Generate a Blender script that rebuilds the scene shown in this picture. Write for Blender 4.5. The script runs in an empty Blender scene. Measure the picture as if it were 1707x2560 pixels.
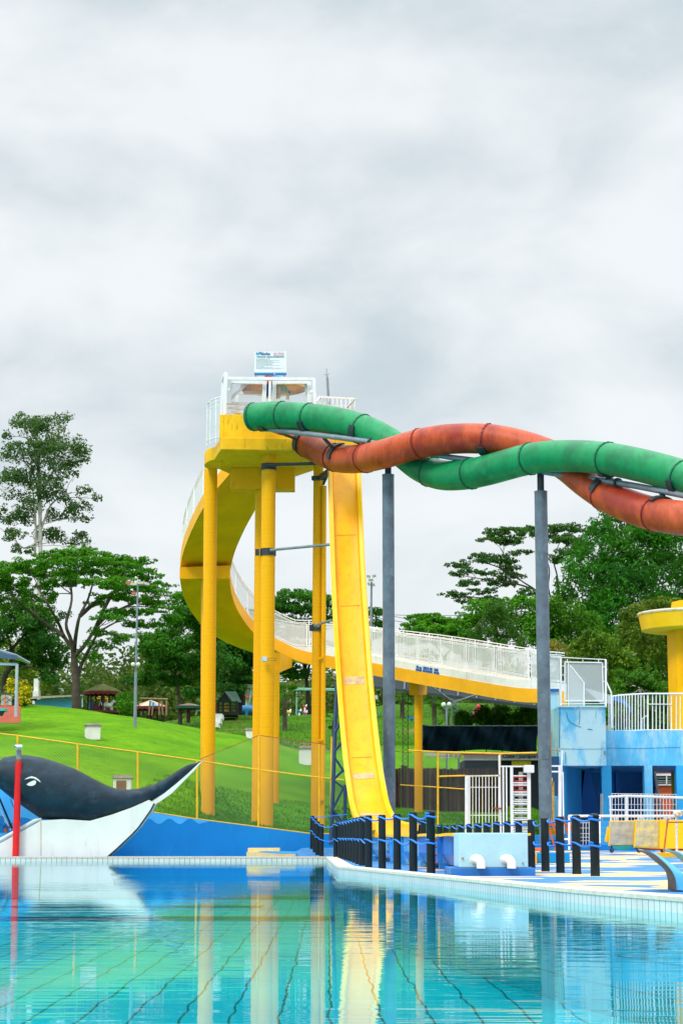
import bpy, math, random
import numpy as np
from mathutils import Vector, Matrix
R = math.radians
random.seed(7); RNG = np.random.default_rng(7)
S = bpy.context.scene
C = S.collection
# ---------------------------------------------------------------- camera
FPX, HZ, CAMZ = 5200.0, 2097.0, 0.58
PITCH = math.atan((HZ-1280)/FPX)
cd = bpy.data.cameras.new("camera"); cam = bpy.data.objects.new("camera", cd); C.objects.link(cam)
cam.location = (0, 0, CAMZ); cam.rotation_euler = (R(90)+PITCH, 0, 0)
cd.sensor_fit = 'VERTICAL'; cd.sensor_height = 36; cd.lens = FPX/2560*36
cd.clip_start = 0.1; cd.clip_end = 3000
S.camera = cam
# ---------------------------------------------------------------- sky, sun, exposure
SUN_EL, SUN_AZ = R(48), R(215)      # azimuth clockwise from +Y
w = bpy.data.worlds.new("World"); S.world = w; w.use_nodes = True
def N(t, typ, **k):
    n = t.nodes.new(typ)
    for a, b in k.items():
        if a.startswith('i_'): n.inputs[a[2:].replace('_', ' ')].default_value = b
        else: setattr(n, a, b)
    return n
def math_n(t, op, a, b=None, clamp=False):
    n = t.nodes.new('ShaderNodeMath'); n.operation = op; n.use_clamp = clamp
    for i, v in enumerate((a, b)):
        if v is None: continue
        if isinstance(v, (int, float)): n.inputs[i].default_value = v
        else: t.links.new(v, n.inputs[i])
    return n.outputs[0]
def mix_c(t, fac, a, b, blend='MIX'):
    n = t.nodes.new('ShaderNodeMix'); n.data_type = 'RGBA'; n.blend_type = blend
    for sock, v in ((n.inputs[0], fac), (n.inputs[6], a), (n.inputs[7], b)):
        if isinstance(v, (int, float)): sock.default_value = v
        elif isinstance(v, tuple): sock.default_value = (*v[:3], 1)
        else: t.links.new(v, sock)
    return n.outputs[2]
def ramp(t, fac, lo, hi, a=0.0, b=1.0):
    n = t.nodes.new('ShaderNodeMapRange'); n.interpolation_type = 'SMOOTHSTEP'
    t.links.new(fac, n.inputs[0])
    for i, v in enumerate((lo, hi, a, b)): n.inputs[i+1].default_value = v
    return n.outputs[0]
def noise(t, vec, scale, detail=3, rough=.5, dist=0.0):
    n = t.nodes.new('ShaderNodeTexNoise'); n.inputs['Scale'].default_value = scale
    n.inputs['Detail'].default_value = detail; n.inputs['Roughness'].default_value = rough
    n.inputs['Distortion'].default_value = dist
    if vec is not None: t.links.new(vec, n.inputs['Vector'])
    return n.outputs[0]
def build_world():
    t = w.node_tree; t.nodes.clear()
    out = N(t, 'ShaderNodeOutputWorld'); bg = N(t, 'ShaderNodeBackground'); bg.inputs[1].default_value = 0.1
    sky = N(t, 'ShaderNodeTexSky'); sky.sky_type = 'NISHITA'; sky.sun_disc = False
    sky.sun_elevation = SUN_EL; sky.sun_rotation = SUN_AZ
    tc = N(t, 'ShaderNodeTexCoord'); sp = N(t, 'ShaderNodeSeparateXYZ'); t.links.new(tc.outputs['Generated'], sp.inputs[0])
    z = math_n(t, 'MAXIMUM', sp.outputs[2], 0.0)
    zz = math_n(t, 'ADD', z, 0.24)
    u = math_n(t, 'DIVIDE', sp.outputs[0], zz); v = math_n(t, 'DIVIDE', sp.outputs[1], zz)
    cb = N(t, 'ShaderNodeCombineXYZ'); t.links.new(u, cb.inputs[0]); t.links.new(v, cb.inputs[1])
    cb.inputs[2].default_value = CLOUD_SEED
    n1 = noise(t, cb.outputs[0], 1.5, 4, .5, .5)
    mpz = N(t, 'ShaderNodeMapping'); mpz.inputs['Scale'].default_value = (1, 1, 1.7); mpz.inputs['Location'].default_value = (1.7, 0, 2.2); t.links.new(tc.outputs['Generated'], mpz.inputs[0])
    n2 = noise(t, mpz.outputs[0], 9.0, 6, .52, .25)        # billows
    n0 = noise(t, cb.outputs[0], 0.5, 1, .4)
    # long stratus rolls at a few heights, bent by the noise
    zz2 = math_n(t, 'ADD', z, math_n(t, 'MULTIPLY', math_n(t, 'SUBTRACT', n0, .5), .16))
    band = math_n(t, 'COSINE', math_n(t, 'MULTIPLY', math_n(t, 'SUBTRACT', zz2, BANDZ), 2*math.pi/.088))
    band = math_n(t, 'MULTIPLY', band, ramp(t, z, .15, .24, 0.0, .13))
    m = math_n(t, 'ADD', math_n(t, 'MULTIPLY', math_n(t, 'SUBTRACT', n1, .5), 1.7), math_n(t, 'MULTIPLY', math_n(t, 'SUBTRACT', n2, .5), 1.9))
    m = math_n(t, 'ADD', math_n(t, 'ADD', m, .30), band)
    m = ramp(t, m, .0, .95)
    low = ramp(t, z, .20, .10)                      # clouds thin and whiten towards the horizon
    m = math_n(t, 'MULTIPLY', m, math_n(t, 'SUBTRACT', 1.0, math_n(t, 'MULTIPLY', low, .6)))
    cc = mix_c(t, m, (7.4, 7.75, 7.9), (4.75, 5.5, 5.95))
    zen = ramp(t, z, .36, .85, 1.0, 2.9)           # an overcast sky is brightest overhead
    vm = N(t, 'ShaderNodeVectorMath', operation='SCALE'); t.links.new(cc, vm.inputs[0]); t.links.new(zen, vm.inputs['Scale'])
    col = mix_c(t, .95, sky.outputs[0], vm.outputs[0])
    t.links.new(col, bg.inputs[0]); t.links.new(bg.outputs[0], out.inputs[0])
CLOUD_SEED = 1.3; BANDZ = .33
build_world()
sl = bpy.data.lights.new("sun", 'SUN'); sl.energy = 1.5; sl.angle = R(14); sl.color = (1, .96, .88)
so = bpy.data.objects.new("sun", sl); C.objects.link(so)
dirv = Vector((math.sin(SUN_AZ)*math.cos(SUN_EL), math.cos(SUN_AZ)*math.cos(SUN_EL), math.sin(SUN_EL)))
so.rotation_euler = (-dirv).to_track_quat('-Z', 'Y').to_euler(); so.location = (-30, -30, 60)
vs = S.view_settings; vs.view_transform = 'Standard'; vs.look = 'None'; vs.gamma = 1; vs.exposure = 0.3; vs.use_curve_mapping = False
S.render.engine = 'CYCLES'
cy = S.cycles; cy.max_bounces = 6; cy.diffuse_bounces = 2; cy.glossy_bounces = 3; cy.transparent_max_bounces = 24
cy.transmission_bounces = 2; cy.caustics_reflective = False; cy.caustics_refractive = False
cy.use_denoising = True; cy.use_adaptive_sampling = True; cy.adaptive_threshold = 0.02
# ---------------------------------------------------------------- pixel geometry of the photograph -> world points
cp, spn = math.cos(PITCH), math.sin(PITCH)
def ray(px, py):
    a = (px-853.5)/FPX; b = (1280-py)/FPX
    return Vector((a, cp - b*spn, spn + b*cp))
def P(px, py, Y):
    d = ray(px, py); k = Y/d.y
    return Vector((d.x*k, Y, CAMZ + d.z*k))
def G(px, py, z=0.0):
    d = ray(px, py); k = (z-CAMZ)/d.z
    return Vector((d.x*k, d.y*k, z))
def M(n, Y): return n*Y/FPX            # photo pixels -> metres at distance Y
# ---------------------------------------------------------------- materials
MATS = {}
def srgb(h):
    h = h.lstrip('#'); v = [int(h[i:i+2], 16)/255 for i in (0, 2, 4)]
    return tuple(c/12.92 if c <= .04045 else ((c+.055)/1.055)**2.4 for c in v)
def new_mat(name):
    m = bpy.data.materials.new(name); m.use_nodes = True; t = m.node_tree
    return m, t, t.nodes['Principled BSDF']
def mat(name, col, rough=.6, var=.12, scale=3.0, bump=0.0, bscale=40, metal=0.0, spec=.5, dirt=None, dirt_amt=.5, dirt_scale=(1.5, 1.5, .35), coords='Object', dirt_lo=.55, dirt_hi=.72):
    if name in MATS: return MATS[name]
    if isinstance(col, str): col = srgb(col)
    m, t, b = new_mat(name)
    tc = N(t, 'ShaderNodeTexCoord'); v = tc.outputs[coords]
    n = noise(t, v, scale, 5, .6)
    dark = tuple(c*(1-var) for c in col); lite = tuple(min(1, c*(1+var)) for c in col)
    c = mix_c(t, ramp(t, n, .3, .7), dark, lite)
    if dirt:
        mp = N(t, 'ShaderNodeMapping'); mp.inputs['Scale'].default_value = dirt_scale; t.links.new(v, mp.inputs[0])
        d = noise(t, mp.outputs[0], 2.2, 7, .68)
        if isinstance(dirt, str): dirt = srgb(dirt)
        c = mix_c(t, math_n(t, 'MULTIPLY', ramp(t, d, dirt_lo, dirt_hi), dirt_amt), c, dirt)
    t.links.new(c, b.inputs['Base Color'])
    b.inputs['Roughness'].default_value = rough; b.inputs['Metallic'].default_value = metal
    b.inputs['Specular IOR Level'].default_value = spec
    if bump:
        bp = N(t, 'ShaderNodeBump'); bp.inputs['Strength'].default_value = bump; bp.inputs['Distance'].default_value = .02
        t.links.new(noise(t, v, bscale, 4, .6), bp.inputs['Height']); t.links.new(bp.outputs[0], b.inputs['Normal'])
    MATS[name] = m; return m
# ---------------------------------------------------------------- mesh builder
class MB:
    def __init__(s): s.v = []; s.f = []; s.uv = {}
    def add(s, vs, fs):
        o = len(s.v); s.v += [tuple(p) for p in vs]; s.f += [tuple(i+o for i in f) for f in fs]; return s
    def quad(s, a, b, c, d): return s.add([a, b, c, d], [(0, 1, 2, 3)])
    def box(s, a, b):
        x0, x1 = sorted((a[0], b[0])); y0, y1 = sorted((a[1], b[1])); z0, z1 = sorted((a[2], b[2]))
        return s.hexa([(x0, y0, z0), (x1, y0, z0), (x1, y1, z0), (x0, y1, z0)], [(x0, y0, z1), (x1, y0, z1), (x1, y1, z1), (x0, y1, z1)])
    def hexa(s, lo, hi):
        n = len(lo)
        return s.add(list(lo)+list(hi), [tuple(range(n))[::-1], tuple(range(n, 2*n))]+[(i, (i+1) % n, n+(i+1) % n, n+i) for i in range(n)])
    def cbox(s, c, size, rz=0.0, bev=0):
        hx, hy, hz = size[0]/2, size[1]/2, size[2]/2; cc, ss = math.cos(rz), math.sin(rz)
        q = [(x*cc-y*ss+c[0], x*ss+y*cc+c[1]) for x, y in ((-hx, -hy), (hx, -hy), (hx, hy), (-hx, hy))]
        return s.hexa([(*p, c[2]-hz) for p in q], [(*p, c[2]+hz) for p in q])
    def bar(s, a, b, wd, ht=None, up=None):
        a, b = Vector(a), Vector(b); ht = ht or wd; d = (b-a).normalized()
        up = Vector(up) if up else (Vector((0, 0, 1)) if abs(d.z) < .95 else Vector((0, 1, 0)))
        x = d.cross(up).normalized()*wd/2; y = x.cross(d).normalized()*ht/2
        return s.hexa([a-x-y, a+x-y, a+x+y, a-x+y], [b-x-y, b+x-y, b+x+y, b-x+y])
    def tube(s, pts, r, n=10, caps=True):
        pts = [Vector(p) for p in pts]; k = len(pts); rs = r if isinstance(r, (list, tuple)) else [r]*k
        o = len(s.v); ref = None
        for i, p in enumerate(pts):
            d = (pts[min(i+1, k-1)]-pts[max(i-1, 0)]).normalized()
            if ref is None: ref = d.orthogonal().normalized() if abs(d.z) > .9 else Vector((0, 0, 1))
            x = (ref-d*ref.dot(d)).normalized(); ref = x; y = d.cross(x)
            for j in range(n):
                a = 2*math.pi*j/n; s.v.append(tuple(p+(x*math.cos(a)+y*math.sin(a))*rs[i]))
        for i in range(k-1):
            for j in range(n):
                s.f.append((o+i*n+j, o+i*n+(j+1) % n, o+(i+1)*n+(j+1) % n, o+(i+1)*n+j))
        if caps: s.f.append(tuple(o+j for j in range(n))[::-1]); s.f.append(tuple(o+(k-1)*n+j for j in range(n)))
        return s
    def lathe(s, prof, c=(0, 0, 0), n=20, cap=True):
        o = len(s.v)
        for r, z in prof:
            for j in range(n):
                a = 2*math.pi*j/n; s.v.append((c[0]+r*math.cos(a), c[1]+r*math.sin(a), c[2]+z))
        for i in range(len(prof)-1):
            for j in range(n): s.f.append((o+i*n+j, o+i*n+(j+1) % n, o+(i+1)*n+(j+1) % n, o+(i+1)*n+j))
        if cap: s.f.append(tuple(o+j for j in range(n))[::-1]); s.f.append(tuple(o+(len(prof)-1)*n+j for j in range(n)))
        return s
    def ball(s, c, r, n=12, sz=1.0):
        return s.lathe([(max(.001, r*math.sin(math.pi*i/n)), -r*sz*math.cos(math.pi*i/n)) for i in range(n+1)], c, n*2)
    def prism(s, pts, d):     # pts: list of world points (a face), extruded by vector d
        d = Vector(d); return s.hexa([Vector(p) for p in pts], [Vector(p)+d for p in pts])
    def loft(s, rings, closed=True, caps=True):
        n = len(rings[0]); o = len(s.v)
        for r in rings: s.v += [tuple(p) for p in r]
        for i in range(len(rings)-1):
            for j in range(n if closed else n-1): s.f.append((o+i*n+j, o+i*n+(j+1) % n, o+(i+1)*n+(j+1) % n, o+(i+1)*n+j))
        if caps and closed: s.f.append(tuple(o+j for j in range(n))[::-1]); s.f.append(tuple(o+(len(rings)-1)*n+j for j in range(n)))
        return s
ORG = {}
def finish_mesh(name, mb, m, org, smooth, bevel=0):
    me = bpy.data.meshes.new(name)
    o = Vector(org); me.from_pydata([(p[0]-o.x, p[1]-o.y, p[2]-o.z) for p in mb.v], [], mb.f)
    if m: me.materials.append(m)
    if smooth is not None:
        me.polygons.foreach_set('use_smooth', [True]*len(me.polygons))
        me.update()
        try: me.set_sharp_from_angle(angle=R(smooth))
        except Exception: pass
    me.update(); return me
def link(name, me, parent=None, loc=(0, 0, 0)):
    ob = bpy.data.objects.new(name, me); C.objects.link(ob)
    if parent: ob.parent = parent
    else: ob.location = loc
    return ob
def props(o, label, cat, group=None, kind=None):
    if label: o['label'] = label
    if cat: o['category'] = cat
    if group: o['group'] = group
    if kind: o['kind'] = kind
    return o
def thing(name, label, cat, loc, group=None):
    e = bpy.data.objects.new(name, None); C.objects.link(e); e.location = loc; e.empty_display_size = .2
    ORG[e.name] = Vector(loc); props(e, label, cat, group); return e
def part(name, mb, m, parent, smooth=None, label=None, bevel=0):
    org = ORG[parent.name]; ob = link(name, finish_mesh(name, mb, m, org, smooth), parent)
    ORG[ob.name] = org
    if label: ob['label'] = label
    if bevel: add_bevel(ob, bevel)
    return ob
def add_bevel(ob, wd):
    b = ob.modifiers.new('bevel', 'BEVEL'); b.width = wd; b.segments = 2; b.limit_method = 'ANGLE'; b.angle_limit = R(40)
def solo(name, mb, m, label, cat, loc=None, group=None, kind=None, smooth=None, bevel=0):
    if loc is None:
        a = np.array(mb.v); loc = (float((a[:, 0].min()+a[:, 0].max())/2), float((a[:, 1].min()+a[:, 1].max())/2), float(a[:, 2].min()))
    ob = link(name, finish_mesh(name, mb, m, loc, smooth), None, loc); ORG[ob.name] = Vector(loc)
    props(ob, label, cat, group, kind)
    if bevel: add_bevel(ob, bevel)
    return ob
def struct(name, mb, m, label=None, smooth=None):
    ob = link(name, finish_mesh(name, mb, m, (0, 0, 0), smooth)); ob['kind'] = 'structure'
    if label: ob['label'] = label
    ORG[ob.name] = Vector((0, 0, 0)); return ob
def copy_tree(o, parent=None):
    c = o.copy(); C.objects.link(c)
    if parent: c.parent = parent
    for ch in list(o.children): copy_tree(ch, c)
    return c
def text_mesh(s, size, bold=False, align='LEFT', extrude=.002):
    cu = bpy.data.curves.new('txt', 'FONT'); cu.body = s; cu.size = size; cu.align_x = align; cu.extrude = extrude
    if bold: cu.offset = size*.018
    ob = bpy.data.objects.new('txt', cu); C.objects.link(ob)
    dg = bpy.context.evaluated_depsgraph_get(); dg.update()
    me = bpy.data.meshes.new_from_object(ob.evaluated_get(dg)); bpy.data.objects.remove(ob)
    mb = MB(); mb.v = [tuple(v.co) for v in me.vertices]; mb.f = [tuple(p.vertices) for p in me.polygons]
    return mb
def text_part(name, s, size, m, parent, pos, width=None, label=None, bold=False):
    mb = text_mesh(s, size, bold); a = np.array(mb.v); w0 = a[:, 0].max()
    k = (width/w0) if width else 1
    mb.v = [(pos[0]+p[0]*k, pos[1]-p[2], pos[2]+p[1]) for p in mb.v]
    return part(name, mb, m, parent, label=label)
def catmull(pts, n=8):
    pts = [np.array(p, float) for p in pts]; q = [2*pts[0]-pts[1]]+pts+[2*pts[-1]-pts[-2]]; out = []
    for i in range(1, len(q)-2):
        for k in range(n):
            t = k/n; out.append(.5*((2*q[i])+(-q[i-1]+q[i+1])*t+(2*q[i-1]-5*q[i]+4*q[i+1]-q[i+2])*t*t+(-q[i-1]+3*q[i]-3*q[i+1]+q[i+2])*t**3))
    out.append(pts[-1]); return out
def interp(x, xs, ys): return float(np.interp(x, xs, ys))
# common materials
YEL = mat('yellow_painted_concrete', (.97, .435, .0), .5, .07, 1.2, .15, 8, spec=.2, dirt=(.40, .20, .02), dirt_amt=.6, dirt_lo=.56)
YELR = mat('yellow_painted_ring', (.93, .53, .0), .5, .06, 1.2, dirt=(.85, .75, .6), dirt_amt=.8, dirt_lo=.66, dirt_hi=.69)
YELS = mat('yellow_fibreglass', (.99, .465, .0), .32, .06, 1.0, spec=.35, dirt=(.82, .31, .0), dirt_amt=.45, dirt_scale=(1.6, 1.6, .8), dirt_lo=.5, dirt_hi=.62)
YELW = mat('yellow_stained_concrete', (.98, .51, .01), .6, .10, 1.5, .2, 10, spec=.2, dirt=(.20, .10, .015), dirt_amt=.85, dirt_lo=.53, dirt_hi=.75, dirt_scale=(2.6, 2.6, .7))
YELP = mat('yellow_pipe_paint', (.93, .50, .01), .45, .12, 4, dirt=(.25, .08, .02), dirt_amt=.8, dirt_scale=(3, 3, 3))
WHT = mat('white_paint', (.80, .82, .84), .45, .05, 3, dirt=(.45, .40, .32), dirt_amt=.4)
WHTP = mat('white_worn_plaster', (.78, .78, .76), .8, .07, 2, .2, 15, dirt=(.35, .33, .28), dirt_amt=.5)
GREY = mat('grey_painted_steel', (.105, .15, .19), .4, .25, 2.5, dirt=(.38, .45, .50), dirt_amt=.55, dirt_scale=(2, 2, 1.2), dirt_lo=.56, dirt_hi=.8)
GREYP = mat('galvanised_pipe', (.22, .27, .31), .4, .15, 4, metal=.2)
BLK = mat('black_rubbery_paint', (.006, .014, .018), .6, .2, 5, spec=.25, dirt=(.03, .045, .05), dirt_amt=.5)
BLKS = mat('dark_steel', (.02, .035, .045), .5, .3, 5)
ROPE = mat('blue_rope', (.01, .22, .78), .6, .1, 30, .4, 120)
RUST = mat('rusty_iron', (.30, .075, .03), .8, .4, 8, .3)
ORG_P = mat('orange_paint', (.66, .11, .02), .5, .15, 4)
LB = mat('light_blue_wall', (.09, .50, .84), .65, .12, .8, .25, 14, dirt=(.38, .66, .80), dirt_amt=.85, dirt_scale=(1.1, 1.1, .35), dirt_lo=.45, dirt_hi=.68)
LBP = mat('pale_blue_plaster', (.42, .70, .82), .7, .10, .9, .25, 14, dirt=(.12, .45, .72), dirt_amt=.75, dirt_lo=.52)
BLU = mat('blue_wall_paint', (.0, .215, .58), .6, .08, .5, .1, 8, spec=.3, dirt=(.01, .28, .66), dirt_amt=.6)
SKYB = mat('sky_blue_paint', (.05, .42, .85), .6, .08, 1, dirt=(.02, .25, .7), dirt_amt=.4)
NAVY = mat('deep_blue_paint', (.006, .06, .17), .7, .15, 1)
# ================================================================ SETTING: pool, deck, lawn
WATER_Z = -0.14; POOL_FAR = 68.0
EDGE = [G(815, 2142), G(843, 2167), G(1000, 2183), G(1232, 2206), G(1451, 2228), G(1707, 2247)]
EDGE += [Vector((5.4, 9.0, 0)), Vector((8.2, -3.0, 0)), Vector((9.5, -8.0, 0))]
EDGE[0].y = POOL_FAR
EY = [p.y for p in EDGE][::-1]; EX = [p.x for p in EDGE][::-1]
def edge_x(Y): return interp(Y, EY, EX)
def smooth01(a): a = min(1, max(0, a)); return a*a*(3-2*a)
def deck_z(x, Y): return smooth01((x-2.0)/3)*max(0, Y-42)*.0058 + smooth01((Y-68.2)/3.6)*.28*smooth01((x+1.9)/.6)*smooth01((1.5-x)/1.5)
def build_deck():
    m, t, b = new_mat('painted_deck')
    tc = N(t, 'ShaderNodeTexCoord'); v = tc.outputs['Object']
    mp = N(t, 'ShaderNodeMapping'); mp.inputs['Scale'].default_value = (.45, .42, 1); mp.inputs['Location'].default_value = (5.3, 1.9, 0); t.links.new(v, mp.inputs[0])
    n = noise(t, mp.outputs[0], 1.0, 1.2, .4, .8)
    k = ramp(t, n, .535, .541)
    sp = N(t, 'ShaderNodeSeparateXYZ'); t.links.new(v, sp.inputs[0])
    right = ramp(t, sp.outputs[0], 1.4, 1.7)
    blue = mix_c(t, ramp(t, noise(t, v, 2.0, 5, .6), .3, .7), (.015, .16, .43), (.045, .25, .56))
    cream = mix_c(t, ramp(t, noise(t, v, 3.0, 5, .6), .3, .7), (.68, .45, .19), (.84, .61, .32))
    scuff = noise(t, v, 9, 6, .7)
    c = mix_c(t, math_n(t, 'MULTIPLY', k, right), blue, cream)
    c = mix_c(t, math_n(t, 'MULTIPLY', ramp(t, scuff, .62, .75), .35), c, (.35, .42, .48))
    t.links.new(c, b.inputs['Base Color']); b.inputs['Roughness'].default_value = .75
    mb = MB(); rows = []
    ys = [-8, -3, 3, 9, 15, 20]+list(np.arange(22, 68, 1.5))+[67.9, POOL_FAR]
    for Y in ys:
        x0 = edge_x(Y)+.3; rows.append([(x0+(50-x0)*(f**1.8), Y) for f in np.linspace(0, 1, 26)])
    rows2 = []
    for Y in [POOL_FAR+.001, 68.5, 69, 70, 71, 72, 72.4]:
        xs = list(np.linspace(-60, -3, 12))+list(np.linspace(-2.5, 4, 18))+list(np.linspace(5, 50, 20)); rows2.append([(x, Y) for x in xs])
    rows3 = [[(x, Y) for x in np.linspace(6, 50, 20)] for Y in (72.4, 76, 80, 90)]
    for rr in (rows, rows2, rows3):
        mb.loft([[(x, Y, deck_z(x, Y)-(.0 if rr is not rows3 else .004)) for x, Y in r] for r in rr], closed=False)
    struct('pool_deck', mb, m, 'blue pool deck painted with wavy cream patches')
build_deck()
def tile_mat(name, base, joint, su, sv, wu=.07, wv=.07, rough=.25):
    m, t, b = new_mat(name)
    uv = N(t, 'ShaderNodeUVMap'); sp = N(t, 'ShaderNodeSeparateXYZ'); t.links.new(uv.outputs[0], sp.inputs[0])
    def line(o, s, wd):
        f = math_n(t, 'FRACT', math_n(t, 'DIVIDE', o, s)); return math_n(t, 'LESS_THAN', f, wd)
    l = math_n(t, 'MAXIMUM', line(sp.outputs[0], su, wu), line(sp.outputs[1], sv, wv))
    tc = N(t, 'ShaderNodeTexCoord'); n = noise(t, tc.outputs['Object'], 1.3, 5, .6)
    c = mix_c(t, ramp(t, n, .3, .7), tuple(x*.86 for x in base), base)
    c = mix_c(t, l, c, joint); t.links.new(c, b.inputs['Base Color']); b.inputs['Roughness'].default_value = rough
    return m
def uv_strip(name, pts, z0, z1, m, u0=0.0):
    """vertical strip of tiles following pts (world x,y), from z0 to z1"""
    me = bpy.data.meshes.new(name); v = []; f = []; uvs = []; u = u0; prev = None
    for i, p in enumerate(pts):
        if i: u += math.hypot(p[0]-prev[0], p[1]-prev[1])
        prev = p; v += [(p[0], p[1], z0), (p[0], p[1], z1)]; uvs += [(u, z0), (u, z1)]
        if i: f.append((2*i-2, 2*i, 2*i+1, 2*i-1))
    me.from_pydata(v, [], f); l = me.uv_layers.new(name='UVMap')
    for poly in me.polygons:
        for li in poly.loop_indices: l.data[li].uv = uvs[me.loops[li].vertex_index]
    me.materials.append(m); ob = bpy.data.objects.new(name, me); C.objects.link(ob); ob['kind'] = 'structure'; return ob
edge_pts = [(p.x, p.y) for p in EDGE]
fine = [(edge_x(Y), Y) for Y in list(np.arange(POOL_FAR, 20, -1.5))+[20, 15, 9, 3, -3, -8]]
TILE = tile_mat('white_pool_tile', (.80, .80, .76), (.10, .22, .26), .165, .30, .085, .05)
TURQ = tile_mat('turquoise_pool_tile', (.02, .44, .52), (.01, .16, .22), .33, .33, .05, .05)
uv_strip('pool_edge_tiles', [(-60, POOL_FAR)]+fine, -.34, .0, TILE).rotation_euler = (0, 0, 0)
uv_strip('pool_wall_under_water', [(-60, POOL_FAR+.01)]+[(x+.01, y) for x, y in fine], -1.4, -.33, TURQ)
def coping():
    m = mat('coping_stone', (.74, .66, .54), .7, .10, 6, .2, 30, dirt=(.50, .30, .18), dirt_amt=.5)
    mb = MB(); path = [(x, y) for x, y in fine]
    rings = []
    for x, y in path: rings.append([(x-.012, y, -.028), (x-.012, y, .016), (x+.34, y, .016), (x+.34, y, -.01)])
    mb.loft(rings, closed=False); 
    rr = [[(x, POOL_FAR-.012, -.028), (x, POOL_FAR-.012, .016), (x, POOL_FAR+.3, .016), (x, POOL_FAR+.3, -.01)] for x in (-60, edge_x(POOL_FAR)-.02)]
    mb.loft(rr, closed=False)
    struct('pool_coping', mb, m, 'worn pale stone coping along the pool edge')
coping()
def pool_floor():
    m, t, b = new_mat('pool_floor_tile')
    tc = N(t, 'ShaderNodeTexCoord'); v = tc.outputs['Object']; sp = N(t, 'ShaderNodeSeparateXYZ')
    mp = N(t, 'ShaderNodeMapping'); mp.inputs['Scale'].default_value = (.6, .8, 1); t.links.new(v, mp.inputs[0])
    t.links.new(v, sp.inputs[0])
    wob = math_n(t, 'MULTIPLY', math_n(t, 'SUBTRACT', noise(t, mp.outputs[0], 1.0, 2, .5), .5), .14)  # ripple refraction painted into the floor lines as a noise wobble
    x = math_n(t, 'ADD', math_n(t, 'ADD', sp.outputs[0], math_n(t, 'MULTIPLY', sp.outputs[1], .0063)), wob)
    f = math_n(t, 'FRACT', math_n(t, 'DIVIDE', math_n(t, 'ADD', x, 100.16), .53))
    lx = math_n(t, 'LESS_THAN', f, .055)
    fy = math_n(t, 'FRACT', math_n(t, 'DIVIDE', sp.outputs[1], .17)); ly = math_n(t, 'MULTIPLY', math_n(t, 'LESS_THAN', fy, .18), .38)
    base = mix_c(t, ramp(t, noise(t, v, .25, 3, .5), .3, .7), (.0, .40, .52), (.0, .56, .62))
    c = mix_c(t, ly, base, (.0, .12, .18))
    c = mix_c(t, math_n(t, 'MULTIPLY', lx, .93), c, (.005, .05, .07))
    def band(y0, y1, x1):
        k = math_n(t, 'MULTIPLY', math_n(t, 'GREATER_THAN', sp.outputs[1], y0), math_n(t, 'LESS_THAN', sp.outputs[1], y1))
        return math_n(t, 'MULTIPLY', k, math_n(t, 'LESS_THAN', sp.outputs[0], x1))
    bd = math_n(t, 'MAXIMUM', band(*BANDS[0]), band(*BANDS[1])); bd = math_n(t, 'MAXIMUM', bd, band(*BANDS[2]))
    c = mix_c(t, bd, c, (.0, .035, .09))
    t.links.new(c, b.inputs['Base Color']); b.inputs['Roughness'].default_value = .6
    mb = MB().quad((-62, -10, -1.3), (14, -10, -1.3), (14, POOL_FAR+.2, -1.3), (-62, POOL_FAR+.2, -1.3))
    struct('pool_floor', mb, m, 'turquoise tiled pool floor with dark lane lines')
    mb = MB().quad((-62, -10, -1.31), (-62, POOL_FAR+.1, -1.31), (-62, POOL_FAR+.1, 0), (-62, -10, 0)).quad((-62, -10, -1.31), (14, -10, -1.31), (14, -10, 0), (-62, -10, 0))
    struct('pool_end_wall', mb, TURQ)
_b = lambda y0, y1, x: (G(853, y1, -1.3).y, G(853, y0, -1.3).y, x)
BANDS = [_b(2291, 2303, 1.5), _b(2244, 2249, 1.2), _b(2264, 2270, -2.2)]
pool_floor()
def water():
    m = bpy.data.materials.new('pool_water'); m.use_nodes = True; t = m.node_tree; t.nodes.clear()
    out = N(t, 'ShaderNodeOutputMaterial'); tr = N(t, 'ShaderNodeBsdfTransparent'); gl = N(t, 'ShaderNodeBsdfGlossy')
    tr.inputs[0].default_value = (.30, .97, .99, 1); gl.inputs[0].default_value = (.84, .97, 1, 1); gl.inputs['Roughness'].default_value = .015
    tc = N(t, 'ShaderNodeTexCoord')
    def wave(sx, sy, det, dist=0.0):
        mp = N(t, 'ShaderNodeMapping'); mp.inputs['Scale'].default_value = (sx, sy, 1); t.links.new(tc.outputs['Object'], mp.inputs[0])
        return noise(t, mp.outputs[0], 1.0, det, .55, dist)
    h = math_n(t, 'ADD', math_n(t, 'MULTIPLY', wave(.8, 2.6, 3), 1.0), math_n(t, 'MULTIPLY', wave(2.2, 9.0, 2), .16))
    calm = ramp(t, wave(.05, .11, 2), .40, .62, .25, 1.25)
    h = math_n(t, 'MULTIPLY', h, calm)
    bp = N(t, 'ShaderNodeBump'); bp.inputs['Strength'].default_value = 1.0; bp.inputs['Distance'].default_value = WAVE
    t.links.new(h, bp.inputs['Height']); t.links.new(bp.outputs[0], gl.inputs['Normal'])
    lw = N(t, 'ShaderNodeLayerWeight'); lw.inputs[0].default_value = .5
    fac = math_n(t, 'POWER', lw.outputs['Facing'], 8.0, True)
    mx = N(t, 'ShaderNodeMixShader'); t.links.new(fac, mx.inputs[0]); t.links.new(tr.outputs[0], mx.inputs[1]); t.links.new(gl.outputs[0], mx.inputs[2])
    t.links.new(mx.outputs[0], out.inputs[0])
    mb = MB(); rings = []
    for Y in list(np.arange(-8, POOL_FAR, 4.0))+[POOL_FAR]: rings.append([(-62, Y, WATER_Z), (edge_x(Y), Y, WATER_Z)])
    mb.loft(rings, closed=False)
    struct('pool_water', mb, m, 'clear turquoise pool water with gentle ripples')
WAVE = 0.0042
water()
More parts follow.
